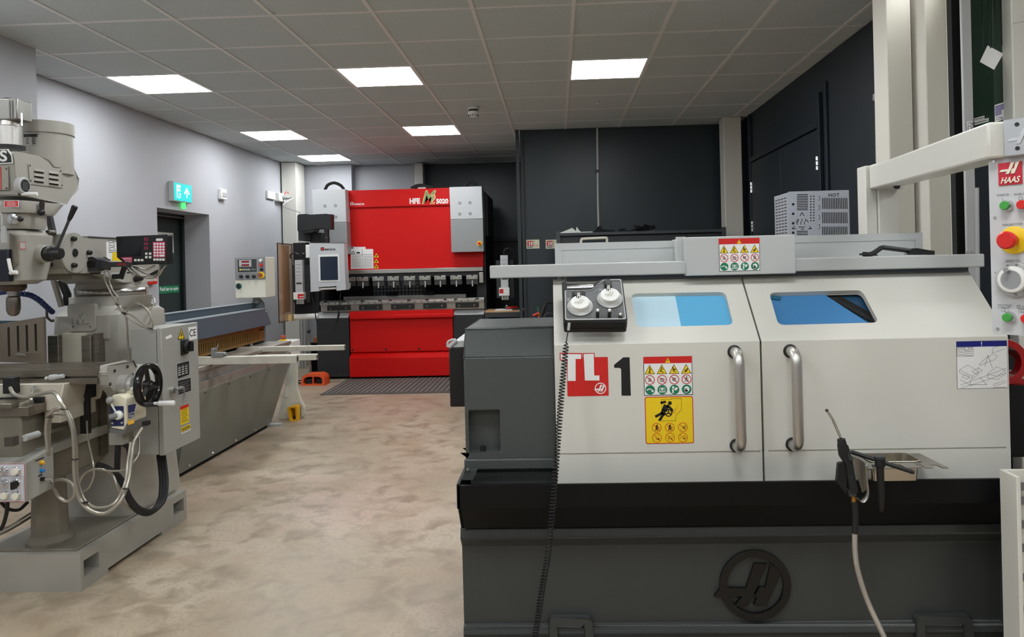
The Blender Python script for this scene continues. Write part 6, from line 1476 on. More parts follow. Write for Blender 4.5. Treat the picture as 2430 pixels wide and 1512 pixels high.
for (px, py) in ((487, 931), (543, 910), (594, 893), (639, 877), (449, 1105), (504, 1076), (559, 1046), (606, 1021), (648, 1000)):
    u = fp0.uv(px, py); q = MB(); q.rev([(.010, 0), (.008, .006)], fp0.pt(*u), fp0.n, 10); q.build('panel_screw', dsteel if py < 950 else chrome, pn)
q = MB(); q.box(xb_ - .3, xb_ - .02, SY0 + .12, SY1 - .06, 0, .035); q.build('plinth', blackm, SH)
# cream end leg
fl_ = FY(6.80)
q = MB(); q.plate([roundpoly(fl_.uvs([(655, 1008), (690, 860), (703, 860), (703, 920), (712, 950), (722, 968), (722, 985), (716, 992), (700, 1000)]), .01)], fl_, 0, .05); lg_ = q.build('end_leg', shc, SH, bevel=.003)
q = MB(); q.prect(fl_, 676, 918, 684, 943, .003, .003, .01); q.build('leg_slot', mat('slot_pale', (232, 228, 214), .5), lg_)
q = MB(); q.box(at(640, 1005, SY1).x, at(668, 1005, SY1).x, SY1 - .03, SY1 + .04, 0, .018); q.build('foot_plate', lightgrey, SH)
# support arms
def armbar(x0, y0, x1, y1, Y, hp, w=.05):
    zc_ = (at(x0, y0, Y).z + at(x1, y1, Y).z) / 2; h = hp / 1745 * Y / 2
    q = MB(); q.box(at(x0, y0, Y).x, at(x1, y1, Y).x, Y, Y + w, zc_ - h, zc_ + h); o = q.build('support_arm', alu, SH, bevel=.003)
    e = at(x1, y1, Y).x; fr = FX(e); q = MB(); q.plate([rrect(Y + .012, Y + w - .012, zc_ - h + .012, zc_ + h - .012)], fr, .001); q.build('arm_end', dsteel, o)
    return zc_ + h
zt1_ = armbar(440, 857, 703, 854, 5.02, 19, .05)
armbar(600, 850, 750, 849, 5.30, 14, .05)
armbar(560, 830, 816, 826, 5.95, 12, .05)
c = at(520, 846, 5.02)
q = MB(); q.box(c.x - .04, c.x + .03, 5.01, 5.07, zt1_, zt1_ + .03); q.box(c.x - .055, c.x - .032, 5.01, 5.07, zt1_, zt1_ + .06); q.cyl((c.x + .03, 5.03, zt1_ + .016), (c.x + .05, 5.03, zt1_ + .016), .012, n=12); q.build('stop_block', midgrey, SH, bevel=.003)
q = MB(); q.tube([(c.x - .035, 5.04, zt1_ + .05), (c.x - .02, 5.04, zt1_ + .07), (c.x - .015, 5.04, zt1_ + .09)], .004, 8); q.build('stop_pin', chrome, SH)
# control box on its neck
SB = SH
Yc = 6.40; fcb = FY(Yc); r = fcb.rect(558, 611, 630, 707)
q = MB(); q.box(r[0], r[1], Yc, Yc + .0, r[2], r[3]) if 0 else q.box(r[0], r[1], Yc, Yc + .22, r[2], r[3]); cb = q.build('control_box', shc, SB, bevel=.004, label='cream control box with red display')
r2 = fcb.rect(558, 611, 630, 664); q = MB(); q.plate([rrect(*r2)], fcb, .003, .003); q.build('fascia', mat('fascia_grey', (128, 128, 130), .45), cb)
q = MB(); r3 = fcb.rect(563, 614, 611, 647); q.plate([rrect(*r3)], fcb, .0045, .0015); q.use(1).plate([rrect(r3[0] + .004, r3[1] - .004, r3[2] + .004, r3[3] - .004)], fcb, .005)
q.use(0).prect(fcb, 568, 617, 597, 633, .0055); q.use(2).prect(fcb, 573.5, 619, 592, 623.5, .006); q.prect(fcb, 573.5, 627, 592, 631.5, .006)
q.use(3).prect(fcb, 569, 638, 573, 642, .006); q.use(0)
for k in range(4): q.prect(fcb, 575 + 5 * k, 638, 578.5 + 5 * k, 642, .006)
q.ptext('SPAN-S', fcb, 597, 638, 608, 641, .006)
q.build('display', [lightgrey, darkgrey, mat('led_red', (130, 24, 28), .3), yellow], cb, smooth=False)
for (px, py) in ((573, 656), (588, 656), (603, 656)): q = MB(); c = at(px, py, Yc - .003); q.rev([(.015, 0), (.014, .02), (.010, .022)], c, (0, -1, 0), 16); q.build('selector_knob', black, cb)
for (px, py, m_) in ((619, 618, white), (620, 629, redp), (621, 640, black)): q = MB(); c = at(px, py, Yc - .003); q.rev([(.014, 0), (.013, .014)], c, (0, -1, 0), 16); q.build('push_button', m_, cb)
c = at(620, 653, Yc - .003); q = MB(); q.rev([(.03, 0), (.03, .005)], c, (0, -1, 0), 24); es_ = q.build('emergency_stop', yellowp, cb); q = MB(); q.rev([(.014, .005), (.014, .02), (.02, .024), (.019, .034)], c, (0, -1, 0), 20); q.build('stop_knob', mat('stop_brown', (150, 74, 50), .4), es_)
c = at(567, 679, Yc); q = MB(); q.rev([(.026, 0), (.026, .006), (.022, .008)], c, (0, -1, 0), 22); iso = q.build('isolator', mat('iso_green', (20, 84, 70), .4), cb); q = MB(); q.box(c.x - .006, c.x + .006, c.y - .02, c.y - .006, c.z - .02, c.z + .02); q.build('isolator_knob', black, iso)
c = at(607, 712, SY1 - .02); q = MB(); q.cyl((c.x, Yc + .1, at(607, 720, SY1).z), (c.x, Yc + .1, r[2]), .03, n=16); q.build('control_box_neck', midgrey, SB)
# yellow foot pedal and white stop pedestal
YPd = thing('foot_pedal', 'yellow hooded foot pedal by the shear leg', 'pedal', atz(693, 995, 0))
c0 = atz(690, 998, 0); Yp_ = 6.68; fy_ = FY(Yp_)
q = MB(); r = fy_.rect(680, 963, 706, 996)
hx0_, hx1_ = at(681, 980, Yp_).x, at(705, 980, Yp_).x; hz = at(690, 964, Yp_).z
outp = roundpoly([(hx0_ + .02, .0), (hx1_, 0), (hx1_, hz), (hx0_, hz - .01)], [0, 0, .02, .02]); inp = roundpoly([(hx0_ + .045, .012), (hx1_ - .015, .012), (hx1_ - .015, hz - .018), (hx0_ + .03, hz - .022)], .012)
q.plate([outp, list(reversed(inp))], fy_, 0, .10); q.plate([outp], fy_, -.085, .015); q.build('hood', mat('pedal_yellow', (236, 176, 24), .4), YPd, bevel=.003)
q = MB(); q.box(hx0_ + .05, hx1_ - .02, Yp_ + .02, Yp_ + .08, .012, .04); q.build('treadle', black, YPd)
SP = thing('stop_pedestal', 'white sloped pedestal box with red stop button behind the shear', 'pedestal', atz(690, 880, 0))
YW = 6.86; zw = at(684, 812, YW).z; x0_, x1_ = at(646, 830, YW).x, at(692, 830, YW).x
q = MB(); zl2 = at(690, 863, YW).z; q.plate([[(YW, zl2), (YW + .24, zl2), (YW + .24, zw + .005), (YW, zw)]], FX(x1_), 0, x1_ - x0_); q.box(x1_ - .06, x1_ - .01, YW + .02, YW + .1, 0, zl2); q.build('housing', white, SP, bevel=.006)
c = at(672, 806, YW + .13); q = MB(); q.rev([(.034, 0), (.034, .012)], (c.x, c.y, zw + .002), (0, 0, 1), 20); b_ = q.build('collar', yellowp, SP); q = MB(); q.rev([(.016, .012), (.016, .03), (.026, .034), (.024, .05)], (c.x, c.y, zw + .002), (0, 0, 1), 20); q.build('stop_button', mat('stop_brick', (186, 80, 60), .4), b_)

# ------------------------------------------------------------------ press brake
YB = 9.15
pbr = mat('brake_red', (206, 12, 8), 0.5, spec=.25)
pbg = mat('brake_silver', (196, 198, 200), 0.4, .2)
pbg2 = mat('brake_grey', (150, 152, 152), 0.42, .2)
pbk = mat('brake_black', (34, 35, 37), 0.5)
pst = mat('brake_steel', (182, 180, 174), 0.3, .85, var=.1, vscale=6)
PBk = thing('press_brake', 'large red and grey hydraulic press brake', 'press brake', (at(950, 900, YB).x, 9.8, 0))
fB = FY(YB)
def pb(name, x0, y0, x1, y1, Y, d, m, bevel=.003, parent=None):
    q = MB(); q.pbox(x0, y0, x1, y1, Y, d); return q.build(name, m, parent or PBk, bevel=bevel)
# upper ram
band = pb('ram_upper_band', 815, 449, 1076, 490, YB + .14, .3, pbr)
rp = pb('ram_plate', 822, 489, 1146, 637.5, YB + .17, .2, pbr)
q = MB(); r = FY(YB + .17).rect(822, 489, 1146, 640)
# side covers
for n, (x0, x1, yt, ym, yb, dx) in enumerate(((741, 820, 450, 528, 604, 5), (1067, 1144, 443, 520, 598, 4))):
    a0, a1, c0_, c1_ = fB.rect(x0, yt, x1, ym); _, _, e0, _ = fB.rect(x0, ym, x1 + dx, yb); a2 = fB.uv(x1 + dx, yb)[0]; a3 = fB.uv(x0 + dx, yb)[0]
    q = MB(); q.plate([[(a0 + .006, c0_), (a1 + .006, c0_), (a1, c1_), (a0, c1_)]], fB, 0, .25); up_ = q.build('cylinder_cover', pbg, PBk, bevel=.004)
    q = MB(); q.plate([[(a3, e0), (a2, e0), (a1 + .006, c0_ - .003), (a0 + .006, c0_ - .003)]], fB, -.002, .25); q.build('cover_lower', pbg2, PBk, bevel=.004)
    for (px, py) in (((771, 489), (796, 488), (797, 515), (771, 515)), ((1091, 482), (1115, 481), (1116, 507), (1091, 508)))[n]:
        c = fB.uv(px, py); q = MB(); q.rev([(.021, 0), (.020, .004)], fB.pt(*c), (0, -1, 0), 18); q.build('cover_plug', pbg2, up_)
    xa = a0 - .0 if n == 0 else a1 - .02
# frame sides and back
z_top = at(1100, 446, YB).z
lx0, lx1 = at(744, 560, YB + .2).x, at(826, 560, YB + .2).x
rx0, rx1 = at(1072, 560, YB + .2).x, at(1150, 560, YB + .2).x
q = MB(); q.box(lx0 + .02, lx0 + .12, YB + .2, 10.6, 0, z_top - .05); q.build('side_frame', pbk, PBk)
q = MB(); q.box(rx1 - .12, rx1 + .0, YB + .26, 10.6, 0, z_top - .02); q.build('side_frame', pbk, PBk)
q = MB(); x9 = at(1157, 500, YB + .3).x; q.box(rx1, x9, YB + .3, 10.3, at(1150, 560, YB + .3).z, z_top - .06); q.build('side_guard', pbk, PBk)
q = MB(); gx0, gx1, gz0, gz1 = FY(10.2).rect(884, 664, 1012, 702); q.box(lx0 + .12, gx0, 10.2, 10.25, 0, 1.9); q.box(gx1, rx1 - .12, 10.2, 10.25, 0, 1.9); q.box(gx0, gx1, 10.2, 10.25, 0, gz0); q.box(gx0, gx1, 10.2, 10.25, gz1 + .15, 1.9); q.build('rear_cover', mat('brake_void', (16, 17, 20), .6), PBk)
q = MB(); q.box(lx0 + .12, rx1 - .12, YB + .4, 10.4, z_top - .3, z_top - .06); q.build('top_tank', pbk, PBk)
# lower edge of the ram
pb('ram_edge', 816, 637.5, 1146, 647, YB + .12, .12, pst)
pb('ram_rail', 816, 647, 1138, 658, YB + .17, .08, pbk, parent=PBk)
pb('ram_end_block', 1137, 646, 1147, 671, YB + .10, .1, pst)
fcl = FY(YB + .10)
xs = [829, 860, 897, 933, 971.5, 1008, 1044, 1082, 1120]
clamp0 = None
for k, px in enumerate(xs):
    py = 666.5 - (px - 829) * .017
    c = at(px, py, YB + .10)
    if clamp0 is None:
        C0 = c
        q = MB(); q.box(c.x - .073, c.x + .073, YB + .10, YB + .17, c.z - .006, c.z + .046); clamp0 = q.build('punch_clamp', pst, PBk, bevel=.003)
        q = MB(); q.box(c.x - .073, c.x + .073, YB + .12, YB + .17, c.z - .070, c.z - .006); g0 = q.build('clamp_jaw', mat('jaw_steel', (78, 77, 75), .35, .7), clamp0)
        q = MB(); q.tube([(c.x + .005, YB + .105, c.z - .02), (c.x + .005, YB + .10, c.z - .095)], .009, 8); g1 = q.build('clamp_lever', lightgrey, clamp0)
        q = MB(); q.rev([(.013, 0), (.012, .008)], (c.x + .005, YB + .10, c.z + .045), (0, -1, 0), 10); g2 = q.build('clamp_screw', black, clamp0)
        sml = []
        for dx in (-.05, .05): q = MB(); q.rev([(.006, 0), (.005, .002)], (c.x + dx, YB + .10, c.z + .015), (0, -1, 0), 8); sml.append(q.build('clamp_dot', black, clamp0))
    else:
        o = clamp0.copy(); COL.objects.link(o); o.parent = PBk; o.location = c - C0; 
        for g in (g0, g1, g2, *sml): h = g.copy(); COL.objects.link(h); h.parent = o
# mesh grille and back gauge behind the working gap
q = MB(); fm = FY(YB + .9); r = fm.rect(884, 668, 1012, 702)
gm = mat('grille_pale', (120, 122, 126), .6)
q = MB(); nx = 15
for k in range(nx + 1): x = r[0] + (r[1] - r[0]) * k / nx; q.box(x - .004, x + .004, YB + .90, YB + .908, r[2], r[3])
for k in range(5): zz = r[2] + (r[3] - r[2]) * k / 4; q.box(r[0], r[1], YB + .892, YB + .90, zz - .004, zz + .004)
gr = q.build('wire_mesh', blackm, PBk); gr['kind'] = 'stuff'
q = MB(); r = FY(YB + .5).rect(815, 701, 1106, 710); q.box(r[0], r[1], YB + .5, YB + .56, r[2], r[3]); bgz = r[3]; q.build('back_gauge_bar', steel, PBk, bevel=.002)
for px in (926, 1015):
    c = at(px, 694, YB + .45); q = MB(); q.box(c.x - .05, c.x + .07, YB + .42, YB + .54, bgz, bgz + .025); q.box(c.x - .02, c.x + .09, YB + .47, YB + .53, bgz + .025, bgz + .05); q.build('gauge_finger', blackm, PBk)
# die bed
bed = MB(); z0b, z1b = fB.rect(760, 708 + 3, 1149, 738 + 1)[2:]; z1b = (at(760, 714, YB).z + at(1148, 707, YB).z) / 2; z0b = (at(760, 740, YB).z + at(1148, 733, YB).z) / 2
bxl, bxr = at(760, 730, YB).x, at(1149, 722, YB).x
bed.plate([[(-YB - .02, z0b), (-YB - .015, z1b - .055), (-YB + .02, z1b - .05), (-YB + .02, z1b - .02), (-YB - .01, z1b), (-YB - .1, z1b), (-YB - .1, z0b)]], FXn(bxl), 0, bxr - bxl)
bedo = bed.build('die_bed', pst, PBk, bevel=.002)
fbb = FY(YB - .02)
n_ = 25
for k in range(n_):
    x = bxl + .03 + (bxr - bxl - .06) * k / (n_ - 1); q = MB(); q.rev([(.008, 0), (.007, .002)], (x, YB - .02, z1b - .033), (0, -1, 0), 8); q.build('bed_hole', black, bedo)
for k in range(5):
    x = bxl + .09 + k * (bxr - bxl - .18 - .27) / 4 + .0; q = MB(); q.box(x, x + .29, YB - .012, YB + .01, z0b + .015, z0b + .075); sp_ = q.build('bed_slot', black, bedo, bevel=.002)
    for dx in (.05, .24): q = MB(); q.rev([(.018, 0), (.016, .014), (.008, .016)], (x + dx, YB - .012, z0b + .04), (0, -1, 0), 14); q.build('slot_bolt', dsteel, sp_)
for px in (772, 815, 860, 901, 926, 970, 1013, 1056, 1081, 1132):
    c = at(px, 716 - (px - 772) * .02, YB - .02); q = MB(); q.box(c.x - .02, c.x + .02, YB - .03, YB + .0, c.z - .006, c.z + .006); q.build('bed_clip', black, bedo)
# lower front
pb('red_ledge', 829, 737, 1076, 757, YB - .02, .2, pbr, .004)
q = MB(); z_a, z_b = at(950, 746, YB - .05).z, at(950, 756, YB - .05).z; q.box(at(829, 750, YB - .05).x, at(1076, 750, YB - .05).x, YB - .05, YB - .02, z_b, z_a); q.build('ledge_lip', pbr, PBk, bevel=.01)
pb('red_front_panel', 831, 757, 1075, 834, YB + .01, .1, pbr, .002)
fxr = FXn(at(831, 860, YB).x); xr = at(1150, 860, YB).x - .26
za_, zb_, zc_ = at(950, 833, YB).z, at(950, 850, YB - .06).z, .03
x_l, x_r = at(830, 870, YB - .05).x, at(1077, 870, YB - .05).x
q = MB(); q.plate([[(-YB - .06, za_), (-YB + .05, zb_), (-YB + .05, zc_), (-YB - .06, zc_)]], FXn(x_l), 0, x_r - x_l); q.build('red_kick_box', pbr, PBk, bevel=.003)
for (px, py, Y) in ((837, 831, YB), (916, 829, YB), (994, 828, YB), (914, 894, YB - .06), (994, 893, YB - .06)): q = MB(); c = at(px, py, Y); q.rev([(.012, 0), (.012, .006)], c, (0, -1, 0), 10); q.build('panel_bolt', black, PBk)
for (x0, x1, yt, ym, yb) in ((752, 829, 740, 755, 898), (1077, 1151, 733, 747, 892)):
    a0, a1 = at(x0, 820, YB).x, at(x1, 820, YB).x; zt3, zm3 = at((x0 + x1) / 2, yt, YB + .08).z, at((x0 + x1) / 2, ym, YB).z
    q = MB(); q.box(a0, a1, YB, YB + .5, .03, zm3); q.build('lower_cover', pbk, PBk, bevel=.004)
    q = MB(); q.plate([[(-YB - .001, zm3), (-YB - .09, zt3), (-YB - .5, zt3), (-YB - .5, zm3)]], FXn(a0 + .004), 0, a1 - a0 - .008); q.build('cover_top', pbg, PBk, bevel=.003)
q = MB(); q.box(at(758, 890, YB).x, at(1148, 890, YB).x, YB + .06, 10.4, 0, .035); q.build('foot_plinth', blackm, PBk)
q = MB(); c = at(814, 880, YB); q.rev([(.014, 0), (.012, .004)], c, (0, -1, 0), 12); q.build('cover_bolt', black, PBk)
# emergency stop on right cover
c = at(1138, 578, YB); q = MB(); q.rev([(.033, 0), (.033, .008)], c, (0, -1, 0), 24); es2 = q.build('emergency_stop', yellowp, PBk); q = MB(); q.rev([(.014, .008), (.014, .02), (.02, .024), (.019, .036)], c, (0, -1, 0), 20); q.build('stop_knob', redp, es2)
# lettering
fr1 = FY(YB + .14); q = MB(); q.ptext('MADA', fr1, 841, 482, 865, 487, .001, bold=.02); 
a, b0, c0_, d0 = fr1.rect(831, 479.5, 839, 487); q.plate([roundpoly([(a, c0_), (a + .014, c0_), (a + .014, c0_ + .006), (b0 - .014, c0_ + .006), (b0 - .014, c0_), (b0, c0_), (b0, d0), (a, d0)], [0, 0, 0, 0, 0, 0, .018, .018]), list(reversed(rrect(a + .011, b0 - .011, c0_ + .013, d0 - .01, .006)))], fr1, .001)
q.ptext('HFE', fr1, 972, 470.5, 997, 484, .001, bold=.05); q.ptext('5020', fr1, 1035, 471.5, 1064, 483.5, .001, bold=.05)
q.build('brand_lettering', whiteink, band, label='white maker and model lettering')
q = MB(); gold = mat('logo_gold', (226, 214, 150), .5); q.ptext('M', fr1, 1001, 452, 1035, 484, .0015, shear=.35, bold=.025); q.ptext('2', fr1, 1019, 462, 1034, 484, .0045, shear=.3, bold=.02)
q.use(1).ptext('M', fr1, 1003, 453.5, 1033, 483, .004, shear=.35, bold=.0); q.use(2).ptext('2', fr1, 1021, 464, 1032, 482.5, .005, shear=.3, bold=-.02); q.build('model_monogram', [gold, mat('logo_green', (120, 150, 90), .5), redink], band, smooth=False)
frp = FY(YB + .17); q = MB(); q.plate([frp.uvs([(832, 586), (867.5, 586), (867.5, 591), (885.5, 591), (886.5, 637), (832.5, 638.5)])], frp, .001); q.use(1)
q.line(frp, frp.uv(860, 591), frp.uv(860, 637), .004, .0015); q.line(frp, frp.uv(833, 605), frp.uv(885, 604), .004, .0015); q.prect(frp, 833, 587, 839, 590, .0015)
q.plate([frp.uvs([(834, 603), (843, 603), (838.5, 594)]), list(reversed(frp.uvs([(836, 602), (841, 602), (838.5, 597)])))], frp, .0015); q.prect(frp, 846, 598, 854, 602, .0015); q.use(2)
for k in range(8): q.prect(frp, 834, 608 + 3.6 * k, 857, 609 + 3.6 * k, .0015); q.prect(frp, 862, 608 + 3.6 * k, 884, 609 + 3.6 * k, .0015)
q.build('instruction_sheet', [whiteink, darkgrey, greyink], rp, smooth=False)
for py in (606, 619, 632):
    q = MB(); q.plate([frp.uvs([(887, py + 5), (899, py + 4.6), (893, py - 5)])], frp, .001); q.use(1).plate([frp.uvs([(890, py + 3), (896, py + 3), (893, py - 2)])], frp, .0015); q.build('hazard_triangle', [yellow, blackink], rp, smooth=False)
# hoses over the top
for pts in ([(771, 452), (778, 440), (793, 435), (808, 441), (816, 450)], [(975, 447), (988, 441), (1005, 440), (1030, 446)], [(980, 448), (995, 444), (1012, 444), (1028, 448)], [(1104, 443), (1112, 434), (1122, 432), (1130, 441)]):
    q = MB(); q.tube(catmull([at(a, b_ - 1, YB + .3) for a, b_ in pts]), .02 if pts[0][0] != 975 else .014, 10); q.build('hydraulic_hose', rubber, PBk)
q = MB(); c = at(1001, 447, YB + .25); q.box(c.x - .05, c.x + .05, YB + .25, YB + .3, c.z - .02, c.z + .012); q.build('top_clip', white, PBk)
# left safety curtain post, right safety curtain post
for n, (x0, x1, yt, y1_, y2_, y3_, Y) in enumerate(((700, 718, 617, 694, 711, 722, 9.0), (1188, 1206, 606, 683, 702, 712, 9.0))):
    c0 = at(x0, 650, Y).x; c1 = at(x1, 650, Y).x
    zA, zB2, zC2, zD = [at((x0 + x1) / 2, y, Y).z for y in (yt, y1_, y2_, y3_)]
    q = MB(); q.box(c0, c1, Y, Y + .07, zB2, zA); lc = q.build('light_curtain', pbg, PBk, bevel=.003, label='silver light curtain post')
    q = MB(); q.box(c0 - .025, c1 + .012, Y - .01, Y + .07, zC2, zB2); lh = q.build('sensor_head', white, PBk, bevel=.003)
    q = MB(); f_ = FY(Y - .01); q.plate([rrect(c0 + .03, c1 + .01, zC2 + .012, zB2 - .02)], f_, .001) if n == 0 else q.plate([rrect(c0 - .02, c0 + .03, zC2 + .03, zB2 - .015)], f_, .001)
    q.use(1).plate([rrect(c0 + .05, c1 + .01, zC2 + .03, zB2 - .05)] if n == 0 else [rrect(c0 + .04, c1, zC2 + .03, zB2 - .03)], f_, .0015); q.build('sensor_label', [redink, whiteink], lh, smooth=False)
    q = MB()
    for k in range(3): xx = c0 + .004 + k * (c1 - c0) * .33; q.box(xx, xx + (c1 - c0) * .26, Y + .02, Y + .05, zD, zC2)
    q.build('slide_profile', lightgrey, PBk)
    q = MB(); f_ = FY(Y); zz = zB2 + (zA - zB2) * .25; q.plate([rrect(c0 + .012, c1 - .012, zz, zz + .022)], f_, .001)
    for j in range(5): q.disc(f_, (c0 + .02 + (j % 3) * .022 + (j // 3) * .011, zz + .07 + (j // 3) * -.035), .004, .001, n=8)
    for j in range(4): q.plate([rrect(c0 + .012, c1 - .02, zA - .06 - j * .045, zA - .057 - j * .045)], f_, .001)
    o = q.build('post_print', darkgrey, lc); o['kind'] = 'stuff'
    q = MB(); d = 1 if n else -1
    q.tube(catmull([(c0 + .03 + (.02 if n else .03), Y + .03, zA), (c0 + .05, Y + .03, zA + .06), (c0 + .05 + d * .06, Y + .03, zA + .085), (c0 + .05 + d * .12, Y + .04, zA + (.03 if n else .06)), (c0 + .05 + d * .11, Y + .05, zA - (.06 if n else -.02))]), .008, 8); q.build('sensor_lead', black, PBk)
    q = MB(); q.box(c0 - .06, c1 + .06, Y + .075, Y + .10, zD + .02, zA - .06); q.box((c0 + c1) / 2 - .05, (c0 + c1) / 2 + .05, Y + .1, YB + .25, zA - .2, zA - .1); q.build('curtain_bracket', pbk, PBk)
# dark left side guard and tinted acrylic
Yk2 = 9.25
q = MB(); r = FY(Yk2).rect(697, 576, 745, 745); q.box(r[0], r[1] + .06, Yk2, Yk2 + .02, r[2], r[3]); q.build('left_guard', mat('guard_black', (20, 21, 25), .5), PBk)
tint = mat('tinted_acrylic', (200, 160, 124), .12, alpha=.5)
q = MB(); Y0_ = 8.7; Y1_ = 9.25
ga, gb = at(661, 670, Y0_), at(696, 670, Yk2)
fgd = Fr((ga.x, Y0_, 0), (gb.x - ga.x, Yk2 - Y0_, 0), (0, 0, 1)); wl = math.hypot(gb.x - ga.x, Yk2 - Y0_)
zg1 = at(661, 577, Y0_).z; zg0 = at(664, 766, Y0_).z
q.plate([roundpoly([(0, zg0), (wl, zg0 + .02), (wl, zg1), (0, zg1)], [.02, 0, 0, .02])], fgd, 0, .008); gp = q.build('acrylic_guard', tint, PBk, label='brown tinted acrylic side guard')
q = MB(); q.frame(fgd, -.006, wl, zg0 - .004, zg1 + .004, .008, .002, .012); q.build('guard_edge', mat('edge_brown', (58, 42, 34), .4), gp)
q = MB(); q.plate([rrect(wl * .5, wl - .02, zg0 + .1, zg1 - .02)], fgd, -.04, .02); q.build('board_behind_guard', wood, PBk)
c = at(690, 752, 9.12); q = MB(); q.box(at(683, 752, 9.1).x, at(697, 752, 9.1).x, 9.02, 9.16, at(690, 761, 9.1).z, at(690, 746, 9.1).z); q.build('wood_block', mat('pine', (206, 178, 122), .6, var=.1, vscale=8), PBk)
q = MB(); p0_, p1_ = at(696, 753, 9.14), at(756, 750, 9.14); q.tube([p0_, p1_], .036, 16); q.build('white_tube', white, PBk)
# console on arm
CN = PBk
Yn = 8.72; fn = FY(Yn)
q = MB(); a = fn.uvs([(735, 578), (818, 576), (822, 687), (800, 689), (798, 679), (757, 681), (757, 690), (737, 692)])
q.plate([a], fn, 0, .10); cn = q.build('console', pbg, CN, bevel=.006, label='light grey touch screen console')
q = MB(); q.prect(fn, 756, 604, 805, 668, .004, .004); bzl = q.build('bezel', white, cn); q = MB(); q.prect(fn, 760.5, 609, 802, 665, .006, .003); q.build('screen', screen, bzl)
q = MB(); q.ptext('MADA', fn, 771, 589.5, 797, 594.5, .001, bold=.03); a_ = fn.rect(761, 587, 769.5, 595); q.plate([rrect(*a_, .012)], fn, .001); q.use(1).disc(fn, ((a_[0] + a_[1]) / 2, (a_[2] + a_[3]) / 2), .015, .0015, n=14); q.build('console_lettering', [blackink, redink], cn, smooth=False)
q = MB(); q.tube([at(758, 686, Yn + .03), at(798, 684, Yn + .03)], .013, 10); q.build('console_handle', white, cn)
q = MB(); q.pbox(725, 581, 736, 612, Yn + .02, .07); hn = q.build('side_handle', white, cn, bevel=.006); q = MB(); c = at(724, 604, Yn + .05); q.rev([(.022, 0), (.022, .03)], c, (-1, 0, 0), 16); q.build('side_knob', black, cn)
q = MB(); r = fn.rect(701, 507, 760, 552); q.plate([roundpoly(fn.uvs([(702, 508), (728, 507), (742, 513), (742, 550), (710, 554), (702, 548)]), .03)], fn, -.05, .2); q.build('console_arm_joint', black, CN, bevel=.01)
q = MB(); q.plate([fn.uvs([(712, 511), (772, 508), (772, 541), (712, 545)])], fn, -.04, .1); q.plate([fn.uvs([(770, 508), (783, 508.5), (783, 543), (770, 544)])], fn, -.03, .12); q.build('console_arm', black, CN, bevel=.006)
q = MB(); q.rev([(.03, 0), (.03, -.10), (.034, -.105), (.034, -.16), (.026, -.17)], (at(774.5, 545, Yn + .05).x, Yn + .06, at(774, 543, Yn).z), (0, 0, 1), 20); q.build('console_neck', black, CN)
q = MB(); q.plate([fn.uvs([(713, 550), (743, 550), (743, 575), (716, 575)])], fn, -.3, .25); q.box(at(716, 560, 9.1).x, at(745, 560, 9.1).x, 8.98, 9.4, at(720, 572, 9.1).z, at(720, 545, 9.1).z); q.build('console_arm_carrier', pbk, CN)
q = MB(); q.tube(catmull([at(736, 612, Yn + .05), at(738, 680, Yn + .05), at(748, 745, Yn + .08), at(757, 778, Yn + .1), at(772, 794, Yn + .1), at(790, 785, Yn + .1), at(802, 750, Yn + .1), at(808, 700, Yn + .08), at(809, 688, Yn + .06)]), .007, 8); q.build('console_cable', rubber, CN)
q = MB(); q.tube([at(801, 762, Yn + .09), at(805, 742, Yn + .09)], .012, 8); q.build('cable_clip', black, CN)

# things around the brake
PD = thing('twin_foot_pedal', 'orange red twin foot pedal on the floor before press brake', 'pedal', atz(742, 914, 0))
pc = atz(714, 916, 0); Yq_ = pc.y; fq = FY(Yq_)
pz = at(740, 886, Yq_ + .05).z; xa, xb_ = pc.x, at(771, 912, Yq_).x
op = roundpoly([(xa, 0), (xb_, 0), (xb_ - .005, pz * .75), (xb_ - .06, pz), (xa + .07, pz), (xa + .01, pz * .75)], [0, 0, .03, .04, .04, .03]); ip = roundpoly([(xa + .03, .02), (xb_ - .03, .02), (xb_ - .035, pz * .6), (xb_ - .075, pz - .035), (xa + .085, pz - .035), (xa + .035, pz * .6)], .02)
q = MB(); q.plate([op, list(reversed(ip))], fq, 0, .2); q.plate([op], fq, -.17, .03); q.build('hood', orange, PD, bevel=.004)
for k in range(2): q = MB(); w_ = (xb_ - xa) / 2; q.box(xa + .045 + k * w_ * .95, xa + .045 + k * w_ * .95 + .085, Yq_ + .03, Yq_ + .15, .02, .075); q.build('treadle', black, PD, bevel=.003)
q = MB(); q.box((xa + xb_) / 2 - .006, (xa + xb_) / 2 + .006, Yq_ + .004, Yq_ + .05, .02, pz - .035); q.build('divider', orange, PD)
q = MB(); q.tube(catmull([(xa + .02, Yq_ + .1, .05), (xa - .05, Yq_ + .08, .05), (xa - .08, Yq_ + .12, .015), (xa - .02, Yq_ + .3, .01)]), .008, 8); q.build('lead', rubber, PD)
PL = thing('pedal_lift_rod', 'thin steel rod with black knob rising beside press brake', 'rod', atz(734, 895, 0))
c = at(735, 880, 9.05); q = MB(); q.tube([(c.x, 9.05, .0), (c.x, 9.05, at(735, 792, 9.05).z)], .008, 8); q.build('rod', steel, PL); q = MB(); q.ball((c.x, 9.05, at(735, 787, 9.05).z), .022); q.build('knob', black, PL)
q = MB(); q.box(c.x - .04, c.x + .04, 9.01, 9.09, 0, .012); q.build('foot', darkgrey, PL)
MT = thing('ribbed_floor_mat', 'dark grey ribbed rubber mat before the press brake', 'mat', atz(950, 918, 0))
p1_, p2_, p3_ = atz(768, 937, 0), atz(1066, 931, 0), atz(822, 903, 0); mx0_, mx1_, my0, my1 = p1_.x, at(1125, 930, p2_.y).x, p1_.y, 9.07
mm = mat('mat_grey', (86, 82, 78), .8); mr = mat('mat_rib', (112, 106, 100), .75)
